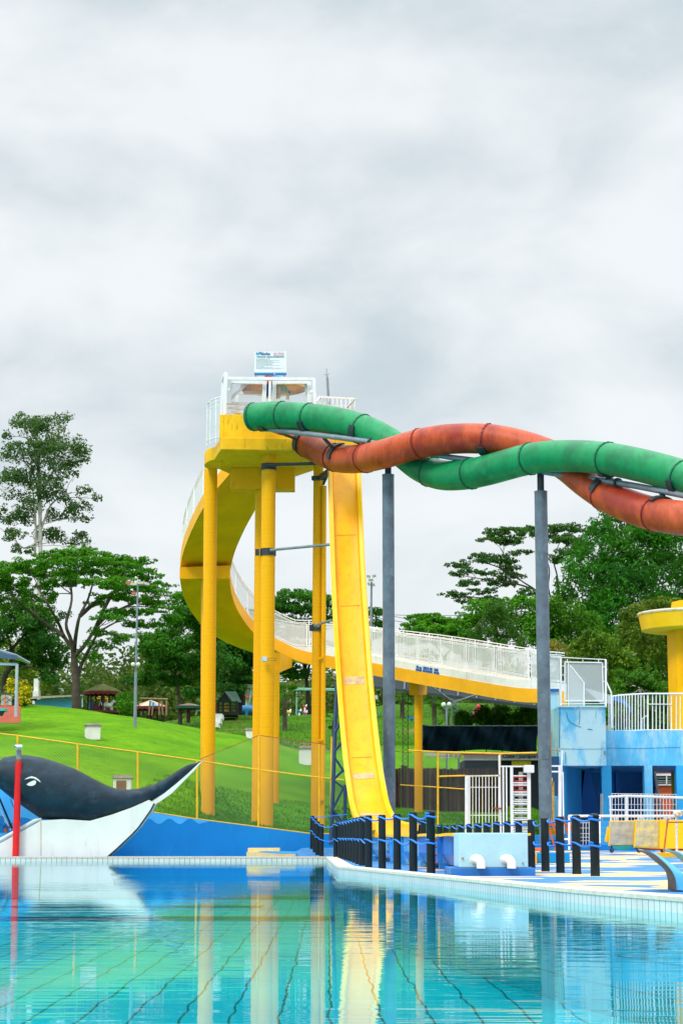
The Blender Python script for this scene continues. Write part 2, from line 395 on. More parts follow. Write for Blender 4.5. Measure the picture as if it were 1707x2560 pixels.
# ---------------------------------------------------------------- lawn and hillside
STAY = [72.3, 78, 88, 101, 110, 118, 130, 150]
TPX = [-500, 0, 207, 338, 500, 620, 780, 950, 1100, 1340, 1402, 2400]
TPY = [[1945, 1915, 1865, 1810, 1765, 1730], [1974, 1948, 1898, 1840, 1795, 1752], [2008, 1977, 1907, 1836, 1800, 1768], [2030, 2000, 1942, 1868, 1800, 1790],
       [2052, 2036, 1987, 1895, 1850, 1816], [2068, 2058, 2007, 1925, 1870, 1841, 1838, 1787], [2087, 2077, 2040, 1955, 1922, 1898, 1850, 1787],
       [2088, 2078, 2046, 1990, 1930, 1882, 1825, 1762], [2088, 2076, 2047, 2008, 1945, 1888, 1818, 1757], [2088, 2080, 2050, 2010, 1945, 1890, 1820, 1757],
       [2150, 2150, 2145, 2075, 1960, 1885, 1820, 1757], [2150, 2150, 2145, 2075, 1960, 1885, 1820, 1757]]
TZ = []
for px, row in zip(TPX, TPY):
    z = [P(px, py, Y).z for py, Y in zip(row, STAY)]
    if len(z) == 6:
        if px < 450: z += [z[-1]-.1, max(z[-1]+.1, 8.4 if px > 300 else 0)]
        else: z += [z[-1]-.3, 9.4]
    z += [z[-1]+.4, z[-1]+1.2, z[-1]+6, z[-1]+6]; TZ.append(z)
STAY2 = STAY+[175, 220, 300, 420]
TZ = np.array(TZ)
def _smoothgrid(z, k):   # dense table, softened so the knots do not show as creases
    for _ in range(k):
        q = z.copy(); q[:, 1:-1] = (z[:, :-2]+2*z[:, 1:-1]+z[:, 2:])/4; z = q
        q = z.copy(); q[1:-1] = (z[:-2]+2*z[1:-1]+z[2:])/4; z = q
    return z
GX = np.linspace(-500, 2400, 146); GY = np.concatenate([np.linspace(72.3, 160, 90), np.linspace(164, 420, 34)])
_t = np.array([np.interp(GX, TPX, TZ[:, j]) for j in range(len(STAY2))])
DENSE = np.array([[np.interp(Y, STAY2, _t[:, i]) for Y in GY] for i in range(len(GX))])
DENSE = _smoothgrid(DENSE, 3)
def lawn_z(x, Y):
    px = 853.5+x*FPX*.985/Y
    i = np.clip(np.interp(px, GX, range(len(GX))), 0, len(GX)-1); j = np.clip(np.interp(Y, GY, range(len(GY))), 0, len(GY)-1)
    i0, j0 = int(i), int(j); i1, j1 = min(i0+1, len(GX)-1), min(j0+1, len(GY)-1); a, b = i-i0, j-j0
    return float(DENSE[i0, j0]*(1-a)*(1-b)+DENSE[i1, j0]*a*(1-b)+DENSE[i0, j1]*(1-a)*b+DENSE[i1, j1]*a*b)
def L(px, Y):                 # a point of the lawn under photo column px at distance Y
    x = (px-853.5)/FPX*Y; z = 0
    for _ in range(4): z = lawn_z(x, Y); x = (px-853.5)/FPX*(Y*cp+(z-CAMZ)*spn)
    return Vector((x, Y, z))
def Lpy(px, Y): return L(px, Y)
def build_lawn():
    m, t, b = new_mat('lawn_grass')
    tc = N(t, 'ShaderNodeTexCoord'); v = tc.outputs['Object']
    n1 = noise(t, v, .22, 4, .6); n2 = noise(t, v, 1.8, 6, .7); n3 = noise(t, v, 14, 3, .6)
    c = mix_c(t, ramp(t, n1, .35, .65), (.075, .25, .001), (.15, .36, .002))
    c = mix_c(t, math_n(t, 'MULTIPLY', ramp(t, n2, .45, .68), .45), c, (.03, .14, .002))
    n4 = noise(t, v, 5, 5, .75); c = mix_c(t, math_n(t, 'MULTIPLY', ramp(t, n4, .5, .72), .5), c, (.022, .11, .002))
    c = mix_c(t, math_n(t, 'MULTIPLY', ramp(t, n3, .4, .7), .35), c, (.17, .34, .006))
    sp = N(t, 'ShaderNodeSeparateXYZ'); t.links.new(v, sp.inputs[0])
    # grass colour is darker on the bank beyond the lawn and near the wall
    far = math_n(t, 'MULTIPLY', ramp(t, sp.outputs[1], 119, 124), .75)
    c = mix_c(t, far, c, mix_c(t, ramp(t, n2, .35, .65), (.02, .10, .003), (.065, .17, .008)))
    rt = math_n(t, 'ADD', math_n(t, 'MULTIPLY', sp.outputs[1], .135), sp.outputs[0])
    near = ramp(t, math_n(t, 'ADD', sp.outputs[1], math_n(t, 'MULTIPLY', sp.outputs[0], -2.2)), 100, 86)
    c = mix_c(t, math_n(t, 'MULTIPLY', near, .7), c, mix_c(t, ramp(t, n2, .35, .6), (.028, .165, .002), (.085, .30, .003)))
    soil = math_n(t, 'MULTIPLY', ramp(t, noise(t, v, .16, 4, .6), .56, .66), ramp(t, sp.outputs[1], 116, 128))
    c = mix_c(t, math_n(t, 'MULTIPLY', soil, .8), c, (.22, .17, .05))
    t.links.new(c, b.inputs['Base Color']); b.inputs['Roughness'].default_value = .9; b.inputs['Specular IOR Level'].default_value = .1
    bp = N(t, 'ShaderNodeBump'); bp.inputs['Strength'].default_value = .9; bp.inputs['Distance'].default_value = .15
    t.links.new(noise(t, v, 5, 5, .7), bp.inputs['Height']); t.links.new(bp.outputs[0], b.inputs['Normal'])
    mb = MB()
    for i, px in enumerate(GX):
        for j, Y in enumerate(GY):
            x = (px-853.5)/FPX*Y/.985; z = DENSE[i, j]+.05*math.sin(x*1.7+Y)*math.sin(Y*.9+x*.6)
            mb.v.append((x, Y, z))
    n = len(GY)
    for i in range(len(GX)-1):
        for j in range(n-1): mb.f.append((i*n+j, (i+1)*n+j, (i+1)*n+j+1, i*n+j+1))
    struct('lawn', mb, m, 'bright mown lawn rising behind the pool', smooth=60)
    g = mat('far_ground', (.10, .16, .04), .9, .3, .05)
    struct('ground', MB().quad((-900, -60, -1.6), (900, -60, -1.6), (900, 1600, -1.6), (-900, 1600, -1.6)), g)
    hm = MB(); rr = []
    for a in np.linspace(-1, 1, 60):
        rr.append([(a*260, 420+60*k, 15+(k*5)+4*math.sin(a*9+k)) for k in range(6)])
    hm.loft(rr, closed=False); struct('distant_hill', hm, mat('hill_green', (.05, .11, .03), .95, .4, .06), smooth=80)
build_lawn()
def grass_tufts():
    """blades along the near lawn edge and the rough bank: uncountable"""
    v = []; f = []
    def blades(n, xr, yr, h):
        for _ in range(n):
            x = random.uniform(*xr); Y = yr[0]+(yr[1]-yr[0])*random.random()**1.9; z = lawn_z(x, Y); a = random.uniform(0, 6.28); hh = h*random.uniform(.5, 1.3); r = .02+.02*random.random()
            o = len(v); v.extend([(x-r*math.cos(a), Y-r*math.sin(a), z-.02), (x+r*math.cos(a), Y+r*math.sin(a), z-.02), (x+random.uniform(-.08, .08), Y+random.uniform(-.08, .08), z+hh)])
            f.append((o, o+1, o+2))
    blades(30000, (-8, 9), (72.4, 92), .09); blades(12000, (-14, 16), (122, 152), .12)
    mb = MB(); mb.v = v; mb.f = f
    m = mat('grass_blade', (.065, .21, .003), .8, .35, 2.5, spec=.2)
    solo('grass', mb, m, 'short bright green grass blades covering the slope', 'grass', loc=(0, 0, 0), kind='stuff')
grass_tufts()
# ---------------------------------------------------------------- blue retaining wall behind the pool, painted waves on it
WY = 72.0
def walltop(px): return interp(px, [-620, -200, 0, 368, 480, 775, 1000, 1390], [1915, 1948, 1974, 2029, 2047, 2085, 2088, 2088])
def retaining_wall():
    mb = MB(); rings = []
    for px in list(np.linspace(-600, 1395, 75)):
        p = P(px, walltop(px), WY); rings.append([(p.x, WY, -.2), (p.x, WY, p.z), (p.x, WY+.22, p.z+.01), (p.x, WY+.28, -.2)])
    mb.loft(rings)
    return solo('retaining_wall', mb, BLU, 'long blue painted retaining wall with sloping top between pool and lawn', 'wall', smooth=40)
WALL = retaining_wall()
def wall_waves():
    """the band of lighter blue above a painted wave line, 4 mm proud of the wall, from the whale to the tower"""
    mb = MB(); a = []; b_ = []
    for px in np.linspace(340, 525, 60):
        wave = 2053.5+6.5*math.cos(2*math.pi*(px-398)/51.5)
        if px > 500: wave = walltop(px)+(2059.5-walltop(500))*(525-px)/25
        a.append(P(px, walltop(px)+.4, WY-.006)); b_.append(P(px, max(wave, walltop(px)+.5), WY-.006))
    mb.loft([[p, q] for p, q in zip(a, b_)], closed=False)
    part('painted_wave_band', mb, SKYB, WALL, label='lighter blue scalloped wave painted along the wall top')
wall_waves()
# ================================================================ SLIDE TOWER
ZS = P(650, 1126, 75.0).z            # soffit of the platform slab
def col(name, px_base, Y, r, z_top, label, px_top=None, group='yellow columns of the slide tower'):
    b = L(px_base, Y); 
    xt = G(px_top, 0, 1).x if False else b.x
    mb = MB()
    if px_top is not None:
        # lean taken from the photograph: top centre sits under photo column px_top
        k = (z_top-CAMZ); y0, y1 = 0, 2560
        for _ in range(40):
            ym = (y0+y1)/2
            if P(px_top, ym, Y).z > z_top: y0 = ym
            else: y1 = ym
        xt = P(px_top, ym, Y).x
    n = 14; pts = [Vector((b.x+(xt-b.x)*i/n, Y, b.z-.3+(z_top-b.z+.3)*i/n)) for i in range(n+1)]
    mb.tube(pts, r, 28)
    return solo(name, mb, YELC, label, 'column', loc=(b.x, Y, b.z), group=group, smooth=40)
def yelc():
    m, t, b = new_mat('yellow_painted_column')
    tc = N(t, 'ShaderNodeTexCoord'); v = tc.outputs['Object']
    mp = N(t, 'ShaderNodeMapping'); mp.inputs['Scale'].default_value = (.2, .2, 9); t.links.new(v, mp.inputs[0])
    band = noise(t, mp.outputs[0], 1.6, 4, .7)
    c = mix_c(t, ramp(t, band, .35, .65), (.92, .425, .0), (.98, .475, .002))
    mp2 = N(t, 'ShaderNodeMapping'); mp2.inputs['Scale'].default_value = (2.5, 2.5, .5); t.links.new(v, mp2.inputs[0])
    d = noise(t, mp2.outputs[0], 2.0, 6, .7)
    c = mix_c(t, math_n(t, 'MULTIPLY', ramp(t, d, .58, .75), .5), c, (.62, .27, .02))
    sp = N(t, 'ShaderNodeSeparateXYZ'); t.links.new(v, sp.inputs[0])
    low = ramp(t, math_n(t, 'ADD', sp.outputs[2], math_n(t, 'MULTIPLY', d, 3.0)), 4.5, 1.6)   # darker orange towards the foot, with an uneven edge
    c = mix_c(t, math_n(t, 'MULTIPLY', low, .65), c, (.66, .32, .02))
    t.links.new(c, b.inputs['Base Color']); b.inputs['Roughness'].default_value = .5; b.inputs['Specular IOR Level'].default_value = .2
    bp = N(t, 'ShaderNodeBump'); bp.inputs['Strength'].default_value = .12; bp.inputs['Distance'].default_value = .01
    t.links.new(band, bp.inputs['Height']); t.links.new(bp.outputs[0], b.inputs['Normal']); return m
YELC = yelc()
col('tower_column', 520, 79, .255, ZS, 'tall round yellow column at the left front of the tower, beside the whale tail', 527)
col('tower_column', 665, 76, .262, ZS, 'tall round yellow column with a floodlight, at the centre front of the tower', 672)
col('tower_column', 645, 79.0, .25, ZS, 'tall yellow column half hidden behind the front centre column', 655)
col('tower_column', 789, 78, .19, ZS, 'slim yellow column with a drain pipe, nearest the yellow slide', 796)
col('tower_column', 683, 90, .26, P(683, 1672, 90).z, 'short yellow column under the corbel of the ramp, behind the centre pair', 684)
col('tower_column', 514, 89, .22, P(514, 1450, 89).z, 'thin yellow column carrying the cross beam of the ramp, behind the left front column', 516)
col('ramp_column', 1046, 92, .185, P(1046, 1738, 92).z, 'yellow column under the straight ramp, left of the black tarpaulin', 1046)
def drain():
    b = L(806, 77.8); mb = MB().tube([(b.x, 77.8, b.z), (b.x+.05, 77.8, P(810, 1215, 77.8).z)], .088, 14)
    for py in (1645, 1850, 1700+300): p = P(805, py, 77.6); mb.box((p.x-.16, 77.62, p.z-.03), (p.x+.02, 77.7, p.z+.03))
    solo('drain_pipe', mb, YELC, 'yellow drain pipe running down against the slim column', 'pipe', loc=tuple(b), smooth=40)
drain()
def platform():
    p0 = P(650, 1126, 75); t = thing('slide_tower_platform', 'yellow concrete platform at the top of the slide tower, on round columns', 'platform', (p0.x, 76.5, ZS))
    def g(px, py): return G(px, py, ZS)
    foot = [g(553, 1124), g(770, 1127), g(905, 1128), g(905, 1168), g(816, 1166), g(736, 1193), g(580, 1188), g(526, 1163)]
    top = [Vector((p.x, p.y, ZS+.46)) for p in foot]
    part('slab', MB().hexa(foot, top), YELW, t, bevel=.03)
    # shallow drop panel under the slab
    q = [g(556, 1129), g(760, 1133), g(860, 1150), g(790, 1172), g(730, 1188), g(590, 1184), g(535, 1158)]
    zc = ZS-.0
    # landing at the left, one step lower
    lf = [g(554, 1145), g(540, 1147), g(522, 1152), g(511, 1160), g(512, 1168), g(530, 1175), g(556, 1170)]
    part('landing', MB().hexa([Vector((p.x, p.y, ZS-.02)) for p in lf], [Vector((p.x, p.y, ZS+.48)) for p in lf]), YELW, t, bevel=.02)
    a = P(577, 1190, 79.0); b = P(737, 1226, 79.0)
    part('drop_beam', MB().box((a.x, 78.6, b.z), (b.x, 79.5, ZS)), YEL, t, bevel=.02)
    # upstand wall of the start basin, cut down where the tubes leave
    z1 = P(600, 1036, 75.1).z; xs = [P(px, 1090, 75.1).x for px in (560, 625, 645, 672, 700, 900)]
    zz = [z1, z1, P(0, 1052, 75.1).z, P(0, 1078, 75.1).z, P(0, 1088, 75.1).z, P(0, 1090, 75.1).z]
    mb = MB()
    for i in range(len(xs)-1):
        mb.hexa([(xs[i], 75.12, ZS+.46), (xs[i+1], 75.12, ZS+.46), (xs[i+1], 75.32, ZS+.46), (xs[i], 75.32, ZS+.46)],
                [(xs[i], 75.12, zz[i]), (xs[i+1], 75.12, zz[i+1]), (xs[i+1], 75.32, zz[i+1]), (xs[i], 75.32, zz[i])])
    part('front_upstand', mb, YELW, t)
    xl = P(553, 1090, 75.3).x
    part('side_upstand', MB().box((xs[0]-.17, 75.12, ZS+.46), (xs[0]-.001, 77.0, z1)), YELW, t, bevel=.02)
    return t
PLAT = platform()
# ---------------------------------------------------------------- curved ramp
RP = [(650, 1165, 80.6), (592, 1243, 82.0), (548, 1320, 84.5), (519, 1395, 87.5), (514, 1462, 90.2), (533, 1522, 92.8), (580, 1582, 95.2), (650, 1624, 96.6),
      (745, 1654, 97.0), (850, 1672, 96.0), (1000, 1695, 93.2), (1150, 1722, 89.0), (1260, 1743, 86.4), (1334, 1757, 85.0), (1366, 1764, 84.8), (1395, 1769, 84.9)]
RPTS = [Vector(p) for p in catmull([P(*r) for r in RP], 10)]
NR = len(RPTS); HW = 1.08
def rframe(i):
    d = (RPTS[min(i+1, NR-1)]-RPTS[max(i-1, 0)]); d.z = 0; d.normalize(); return Vector((d.y, -d.x, 0))   # to the right of travel
# travel goes down; on the near half "right" points to ... outer side of the loop is -n on the curve
def ramp_build():
    t = thing('spiral_ramp', 'yellow concrete ramp curling down from the tower with white mesh railings', 'ramp', tuple(RPTS[40]))
    soff = MB(); rings = []
    for i in range(NR):
        n = rframe(i); p = RPTS[i]
        rings.append([p-n*HW, p+n*HW, p+n*HW+Vector((0, 0, .56)), p+n*(HW-.2)+Vector((0, 0, .56)), p+n*(HW-.2)+Vector((0, 0, .22)), p-n*(HW-.2)+Vector((0, 0, .22)), p-n*(HW-.2)+Vector((0, 0, .56)), p-n*HW+Vector((0, 0, .56))])
    soff.loft(rings); part('deck', soff, YELW2, t, smooth=35)
    # white kerb wall on the straight run and thin kerb elsewhere
    for s, nm in ((1, 'kerb_wall'), (-1, 'kerb_wall')):
        mb = MB(); rr = []
        for i in range(NR):
            h = .05+.27*smooth01((i-78)/12); n = rframe(i)*s; p = RPTS[i]+Vector((0, 0, .561)); rr.append([p+n*(HW-.02), p+n*(HW-.02)+Vector((0, 0, h)), p+n*(HW-.17)+Vector((0, 0, h)), p+n*(HW-.17)])
        mb.loft(rr); part(nm, mb, WHTP, t, smooth=35)
    # cross beam + corbels
    i = 33; n = rframe(i); a = P(452, 1420, 88.2); b = P(575, 1452, 88.2)
    mb = MB().hexa([(a.x, 87.7, b.z+.03), (b.x, 87.9, b.z+.05), (b.x, 88.6, b.z+.05), (a.x, 88.4, b.z+.03)], [(a.x, 87.7, a.z-.03), (b.x, 87.9, a.z+.08), (b.x, 88.6, a.z+.08), (a.x, 88.4, a.z-.03)])
    part('cross_beam', mb, YEL, t)
    mb = MB()
    p = P(670, 1640, 95); q = P(728, 1672, 95)
    mb.hexa([P(672, 1682, 90), P(700, 1681, 90), P(730, 1668, 95), P(672, 1690, 95.5)], [P(672, 1630, 90), P(700, 1632, 90), P(730, 1645, 95), P(672, 1630, 95.5)])
    part('corbel', mb, YEL, t); mb = MB()
    a = P(1024, 1703, 91.9); b = P(1044, 1738, 91.9); c = P(1068, 1704, 92.9)
    mb.hexa([(P(1024, 2000, 91.7).x, 91.7, b.z), (P(1045, 2000, 91.7).x, 91.7, b.z-.05), (c.x, 93.6, b.z+.15), (c.x-.5, 94.0, b.z+.15)], [(P(1024, 2000, 91.7).x, 91.7, a.z), (P(1045, 2000, 91.7).x, 91.7, a.z), (c.x, 93.6, a.z), (c.x-.5, 94.0, a.z)])
    part('corbel', mb, YEL, t)
    # blue painted rectangles on the kerb
    blm = mat('blue_sign_paint', (.005, .10, .42), .5, .1, 3)
    ii = [k for k in range(NR) if 60 < k]
    def pk(px):      # path index whose photo column is px
        best = min(ii, key=lambda k: abs(853.5+FPX*RPTS[k].x/(RPTS[k].y*.985)-px)); return best
    k0, k1 = pk(1092), pk(1160); mb = MB()
    # the near face of the kerb is on the camera side
    s = 1 if (rframe(k0).y < 0) else -1
    def kp(k, h): n = rframe(k)*s; return RPTS[k]+n*(HW+.004)+Vector((0, 0, .56+h))
    A, B = kp(k0, 0), kp(k1, 0); up = Vector((0, 0, 1))
    for f0, f1, h0, h1 in ((0, .26, 0, .10), (.30, .72, 0, .10), (.77, 1, 0, .10), (.03, .12, .12, .24), (.15, .26, .12, .2), (.32, .48, .12, .24), (.50, .57, .12, .24), (.60, .72, .12, .24), (.79, .96, .12, .24)):
        a, b = A.lerp(B, f0), A.lerp(B, f1); mb.prism([a+up*h0, b+up*h0, b+up*h1, a+up*h1], (0, -.01, 0))
    part('painted_panel', mb, blm, t, label='row of small dark blue painted rectangles on the white kerb')
    # underside blue strip near the slide
    # railings -------------------------------------------------
    def rail_run(i0, i1, s, step, h0=.34):
        rails = MB(); top = []; low = []; todo = []
        idx = list(range(i0, i1+1)); 
        for k in idx:
            n = rframe(k)*s; h = .62+.27*smooth01((k-78)/12); b = RPTS[k]+n*(HW-.09)+Vector((0, 0, h)); top.append(b+Vector((0, 0, 1.22))); low.append(b+Vector((0, 0, .04)))
        rails.tube(top, .022, 6); rails.tube([p-Vector((0, 0, .10)) for p in top], .016, 6); rails.tube(low, .016, 6)
        # arc length placement
        L_ = [0]
        for a, b in zip(top, top[1:]): L_.append(L_[-1]+(b-a).length)
        def at(s_, line):
            k = int(np.searchsorted(L_, s_))-1; k = max(0, min(k, len(L_)-2)); f = (s_-L_[k])/(L_[k+1]-L_[k]); return line[k].lerp(line[k+1], f)
        s_ = 0.05; k = 0
        while s_ < L_[-1]-.02:
            frames = MB(); panel = MB(); a, b = at(s_, low), at(s_, top); todo.append(('railing_post', MB().bar(a-Vector((0, 0, .32)), b, .055), WHT))
            e = min(s_+step, L_[-1]-.02)
            if e-s_ > .5:
                q0, q1 = s_+.14, e-.14; m_ = 5
                for u in range(m_):
                    v0 = q0+(q1-q0)*u/m_; v1 = q0+(q1-q0)*(u+1)/m_
                    c0, c1, d0, d1 = at(v0, low), at(v1, low), at(v0, top), at(v1, top); z = Vector((0, 0, .04)); z2 = Vector((0, 0, .15))
                    panel.quad(c0+z, c1+z, d1-z2, d0-z2); frames.bar(c0+z, c1+z, .025); frames.bar(d0-z2, d1-z2, .025)
                frames.bar(at(q0, low), at(q0, top)-z2, .028); frames.bar(at(q1, low), at(q1, top)-z2, .028)
                for u in range(4):
                    w0 = s_+step*(u+.5)/4
                    if w0 < L_[-1]: rails.bar(at(w0, top)-Vector((0, 0, .1)), at(w0, top), .02)
                for hh in (.25, .85):
                    for (x0, x1) in ((s_, q0), (q1, e)):
                        f0 = at(x0, low).lerp(at(x0, top), hh); f1 = at(x1, low).lerp(at(x1, top), hh); frames.bar(f0, f1, .02)
            if panel.v: todo += [('panel_frame', frames, WHT), ('mesh_panel', panel, MESHW)]
            s_ += step; k += 1
        r = part('railing', rails, WHT, t); 
        [part(nm, q, mm, r) for nm, q, mm in todo]
    s_out = -1
    rail_run(8, NR-3, 1, 1.9); rail_run(8, NR-3, -1, 1.9)
    return t
def mesh_mat(name, col, cell, wire, solid=.0, rough=.6, diag=False):
    """woven wire / perforated sheet: real holes between the wires"""
    m = bpy.data.materials.new(name); m.use_nodes = True; t = m.node_tree; b = t.nodes['Principled BSDF']; out = t.nodes['Material Output']
    b.inputs['Base Color'].default_value = (*col, 1); b.inputs['Roughness'].default_value = rough
    tc = N(t, 'ShaderNodeTexCoord'); sp = N(t, 'ShaderNodeSeparateXYZ'); t.links.new(tc.outputs['Object'], sp.inputs[0])
    u = math_n(t, 'ADD', sp.outputs[0], math_n(t, 'MULTIPLY', sp.outputs[1], .73)); v = sp.outputs[2]
    if diag: u, v = math_n(t, 'ADD', u, v), math_n(t, 'SUBTRACT', u, v)
    def ln(o): return math_n(t, 'LESS_THAN', math_n(t, 'FRACT', math_n(t, 'DIVIDE', math_n(t, 'ADD', o, 500.0), cell)), wire)
    k = math_n(t, 'MAXIMUM', ln(u), ln(v))
    if solid: k = math_n(t, 'ADD', math_n(t, 'MULTIPLY', k, .12), solid)      # perforations too fine to resolve
    tr = N(t, 'ShaderNodeBsdfTransparent'); mx = N(t, 'ShaderNodeMixShader')
    t.links.new(k, mx.inputs[0]); t.links.new(tr.outputs[0], mx.inputs[1]); t.links.new(b.outputs[0], mx.inputs[2]); t.links.new(mx.outputs[0], out.inputs[0])
    return m
MESHW = mesh_mat('white_perforated_sheet', (.62, .67, .68), .04, .36, .45)
CHAIN = mesh_mat('chain_link_wire', (.34, .40, .10), .10, .055, diag=True)
CHAING = mesh_mat('grey_chain_link_wire', (.16, .20, .24), .10, .06, diag=True)
YELW2 = mat('yellow_ramp_concrete', (.95, .43, .0), .55, .10, 1.0, .2, 10, dirt=(.35, .20, .01), dirt_amt=.45, dirt_lo=.58, dirt_hi=.8, dirt_scale=(1.5, 1.5, 1.5))
RAMP = ramp_build()
# ---------------------------------------------------------------- steep yellow slide
SP = [(858, 1085, 78), (860, 1150, 75.6), (862, 1220, 74.7), (866, 1340, 73.7), (871, 1460, 72.7), (878, 1580, 71.6), (886, 1700, 70.6), (894, 1800, 69.7), (904, 1900, 68.6), (914, 1975, 67.4),
      (924, 2030, 65.6), (936, 2062, 62.6), (950, 2078, 59.5), (966, 2085, 57), (985, 2087, 55)]
def slide_build():
    t = thing('speed_slide', 'steep straight yellow slide dropping from the tower to the splash channel', 'water slide', tuple(P(914, 1975, 67.4)))
    pts = [Vector(p) for p in catmull([P(*s) for s in SP], 6)]; n = len(pts)
    def fr(i):
        d = (pts[min(i+1, n-1)]-pts[max(i-1, 0)]).normalized(); r = Vector((1, 0, 0)); r = (r-d*d.dot(r)).normalized(); return r, r.cross(d)
    bed = []; fl = {-1: [], 1: []}
    for i, p in enumerate(pts):
        r, u = fr(i); w_ = .455+.04*(i/n)
        if u.y > 0 and u.z < .0: u = -u
        if u.z < 0: u = -u
        bed.append([p-r*w_+u*.17, p-r*(w_-.06)+u*.02, p-r*(w_-.12), p+r*(w_-.12), p+r*(w_-.06)+u*.02, p+r*w_+u*.17, p+r*(w_+.02)-u*.06, p-r*(w_+.02)-u*.06])
        for s in (-1, 1):
            o = w_+.004; fl[s].append([p+r*s*o+u*.13, p+r*s*(o-.02)+u*.27, p+r*s*(o+.10)+u*.31, p+r*s*(o+.145)+u*.27, p+r*s*(o+.13)+u*.10])
    part('slide_bed', MB().loft(bed), YELS, t, smooth=50)
    for s in (-1, 1): part('side_rim', MB().loft(fl[s]), YELS2, t, smooth=50)
    worn = mat('worn_gelcoat', (.60, .42, .22), .6, .25, 6, dirt=(.45, .30, .22), dirt_amt=.7, dirt_scale=(1, 1, 6)); seam = mat('slide_seam', (.45, .22, .01), .6)
    wp = MB(); sm = MB()
    def at_py(py):
        for i in range(n-1):
            a, b = proj(pts[i])[1], proj(pts[i+1])[1]
            if a <= py <= b: f = (py-a)/(b-a); return i, pts[i].lerp(pts[i+1], f)
        return n-2, pts[-1]
    for a, b in ((1692, 1711), (1933, 1947), (2033, 2039)):
        wp = MB(); i, p = at_py(a); _, q = at_py(b); r, u = fr(i); u = u if u.z > 0 else -u; wp.prism([p-r*.335+u*.006, p+r*.335+u*.006, q+r*.335+u*.006, q-r*.335+u*.006], u*.004); part('worn_patch', wp, worn, t)
    for a in (1337, 1514, 1893):
        sm = MB(); i, p = at_py(a); _, q = at_py(a+1.6); r, u = fr(i); u = u if u.z > 0 else -u; sm.prism([p-r*.335+u*.006, p+r*.335+u*.006, q+r*.335+u*.006, q-r*.335+u*.006], u*.003); part('seam', sm, seam, t)
    return t
def proj(p):
    d = Vector(p)-Vector((0, 0, CAMZ)); f = Vector((0, cp, spn)); u = Vector((0, -spn, cp)); k = d.dot(f)
    return 853.5+FPX*d.x/k, 1280-FPX*d.dot(u)/k
YELS2 = mat('yellow_fibreglass_rim', (1.0, .56, .004), .25, .05, 1.0)
SLIDE = slide_build()
# steel arms that tie the slide to the columns
def arms():
    for (a, b, c, lab) in (((657, 1379, 75.8), (828, 1361, 73.6), 663, 'grey steel arm from the centre column to the middle of the slide'),
                           ((782, 1567, 77.6), (830, 1550, 72.4), 795, 'short grey steel arm between slim column and slide'),):
        A, B = P(*a), P(*b); t = part('steel_arm', MB().tube([A+Vector((.35 if a[0] < 700 else .2, -.25, 0)), A.lerp(B, .12)+Vector((0, -.2, 0)), B], .05, 10), GREYP, SLIDE, smooth=40)
        x = P(c if a[0] < 700 else 793, a[1], a[2]).x; Y = 76 if a[0] < 700 else 78; r = .275 if a[0] < 700 else .21
        part('collar', MB().lathe([(r, -.13), (r+.02, -.13), (r+.02, .13), (r, .13)], (x+(.1 if a[0]<700 else .02), Y, A.z), 24, cap=False).box((x-r-.09, Y-.12, A.z-.11), (x-r+.05, Y+.1, A.z+.11)), BLKS, t)
    A = P(663, 1162, 75.5); B = P(812, 1158, 74.6); t = part('steel_arm', MB().tube([A, B], .06, 10), BLKS, SLIDE); part('collar', MB().lathe([(.27, -.12), (.29, -.12), (.29, .12), (.27, .12)], (P(672, 1162, 76).x, 76, A.z), 24, cap=False), BLKS, t)
    A = P(781, 1196, 77.5); B = P(824, 1177, 75.2); part('bracket', MB().bar(A, P(815, 1194, 77.3), .2, .16).bar(P(800, 1193, 77.3), B, .1, .2).bar(P(808, 1210, 77.3), P(820, 1182, 76.5), .08, .1), BLKS, SLIDE)
arms()
def lattice(name, label, a, b, wd, Y, m, n=9, r=.03, group=None, rungs=False):
    A, B = P(*a, Y), P(*b, Y); t = thing(name, label, 'mast', tuple(A), group); mb = MB(); br = MB()
    off = [Vector((-wd/2, -wd/2, 0)), Vector((wd/2, -wd/2, 0)), Vector((wd/2, wd/2, 0)), Vector((-wd/2, wd/2, 0))]
    for o in off: mb.tube([A+o, B+o], r, 6)
    for i in range(n):
        p, q = A.lerp(B, i/n), A.lerp(B, (i+1)/n)
        for k in range(4):
            o0, o1 = off[k], off[(k+1) % 4]
            br.bar(p+(o0 if i % 2 else o1), q+(o1 if i % 2 else o0), r*1.1)
            if rungs: br.bar(p+o0, p+o1, r*.8)
    part('legs', mb, m, t); part('braces', br, m, t); return t
def slide_mast():
    t = thing('slide_support_mast', 'dark blue steel lattice mast standing behind the left side of the slide', 'mast', tuple(P(828, 2100, 70.5)))
    m = mat('dark_blue_steel', (.01, .045, .12), .45, .2, 3); A = [(828, 2110), (832, 1960), (840, 1700)]
    part('legs', MB().tube([P(827, 2112, 70.6), P(842, 1704, 71.6)], .07, 8).tube([P(861, 2112, 70.8), P(863, 1965, 70.8)], .06, 8), m, t)
    zig = [(831, 2060), (858, 1975), (833, 1948), (860, 1925), (836, 1893), (862, 1855), (838, 1830), (860, 1820)]
    mb = MB()
    for (a, b), (c, d) in zip(((832, 2100), (831, 2025), (832, 1951), (835, 1880), (838, 1830), (832, 2025)), ((862, 2040), (862, 1962), (858, 1925), (860, 1850), (855, 1800), (858, 2060))):
        mb.bar(P(a, b, 70.7), P(c, d, 70.8), .07)
    for (a, b), (c, d) in zip(((862, 2090), (833, 1951), (836, 1893)), ((831, 2030), (862, 1972), (860, 1930))): mb.bar(P(a, b, 70.7), P(c, d, 70.8), .06)
    part('braces', mb, m, t)
slide_mast()
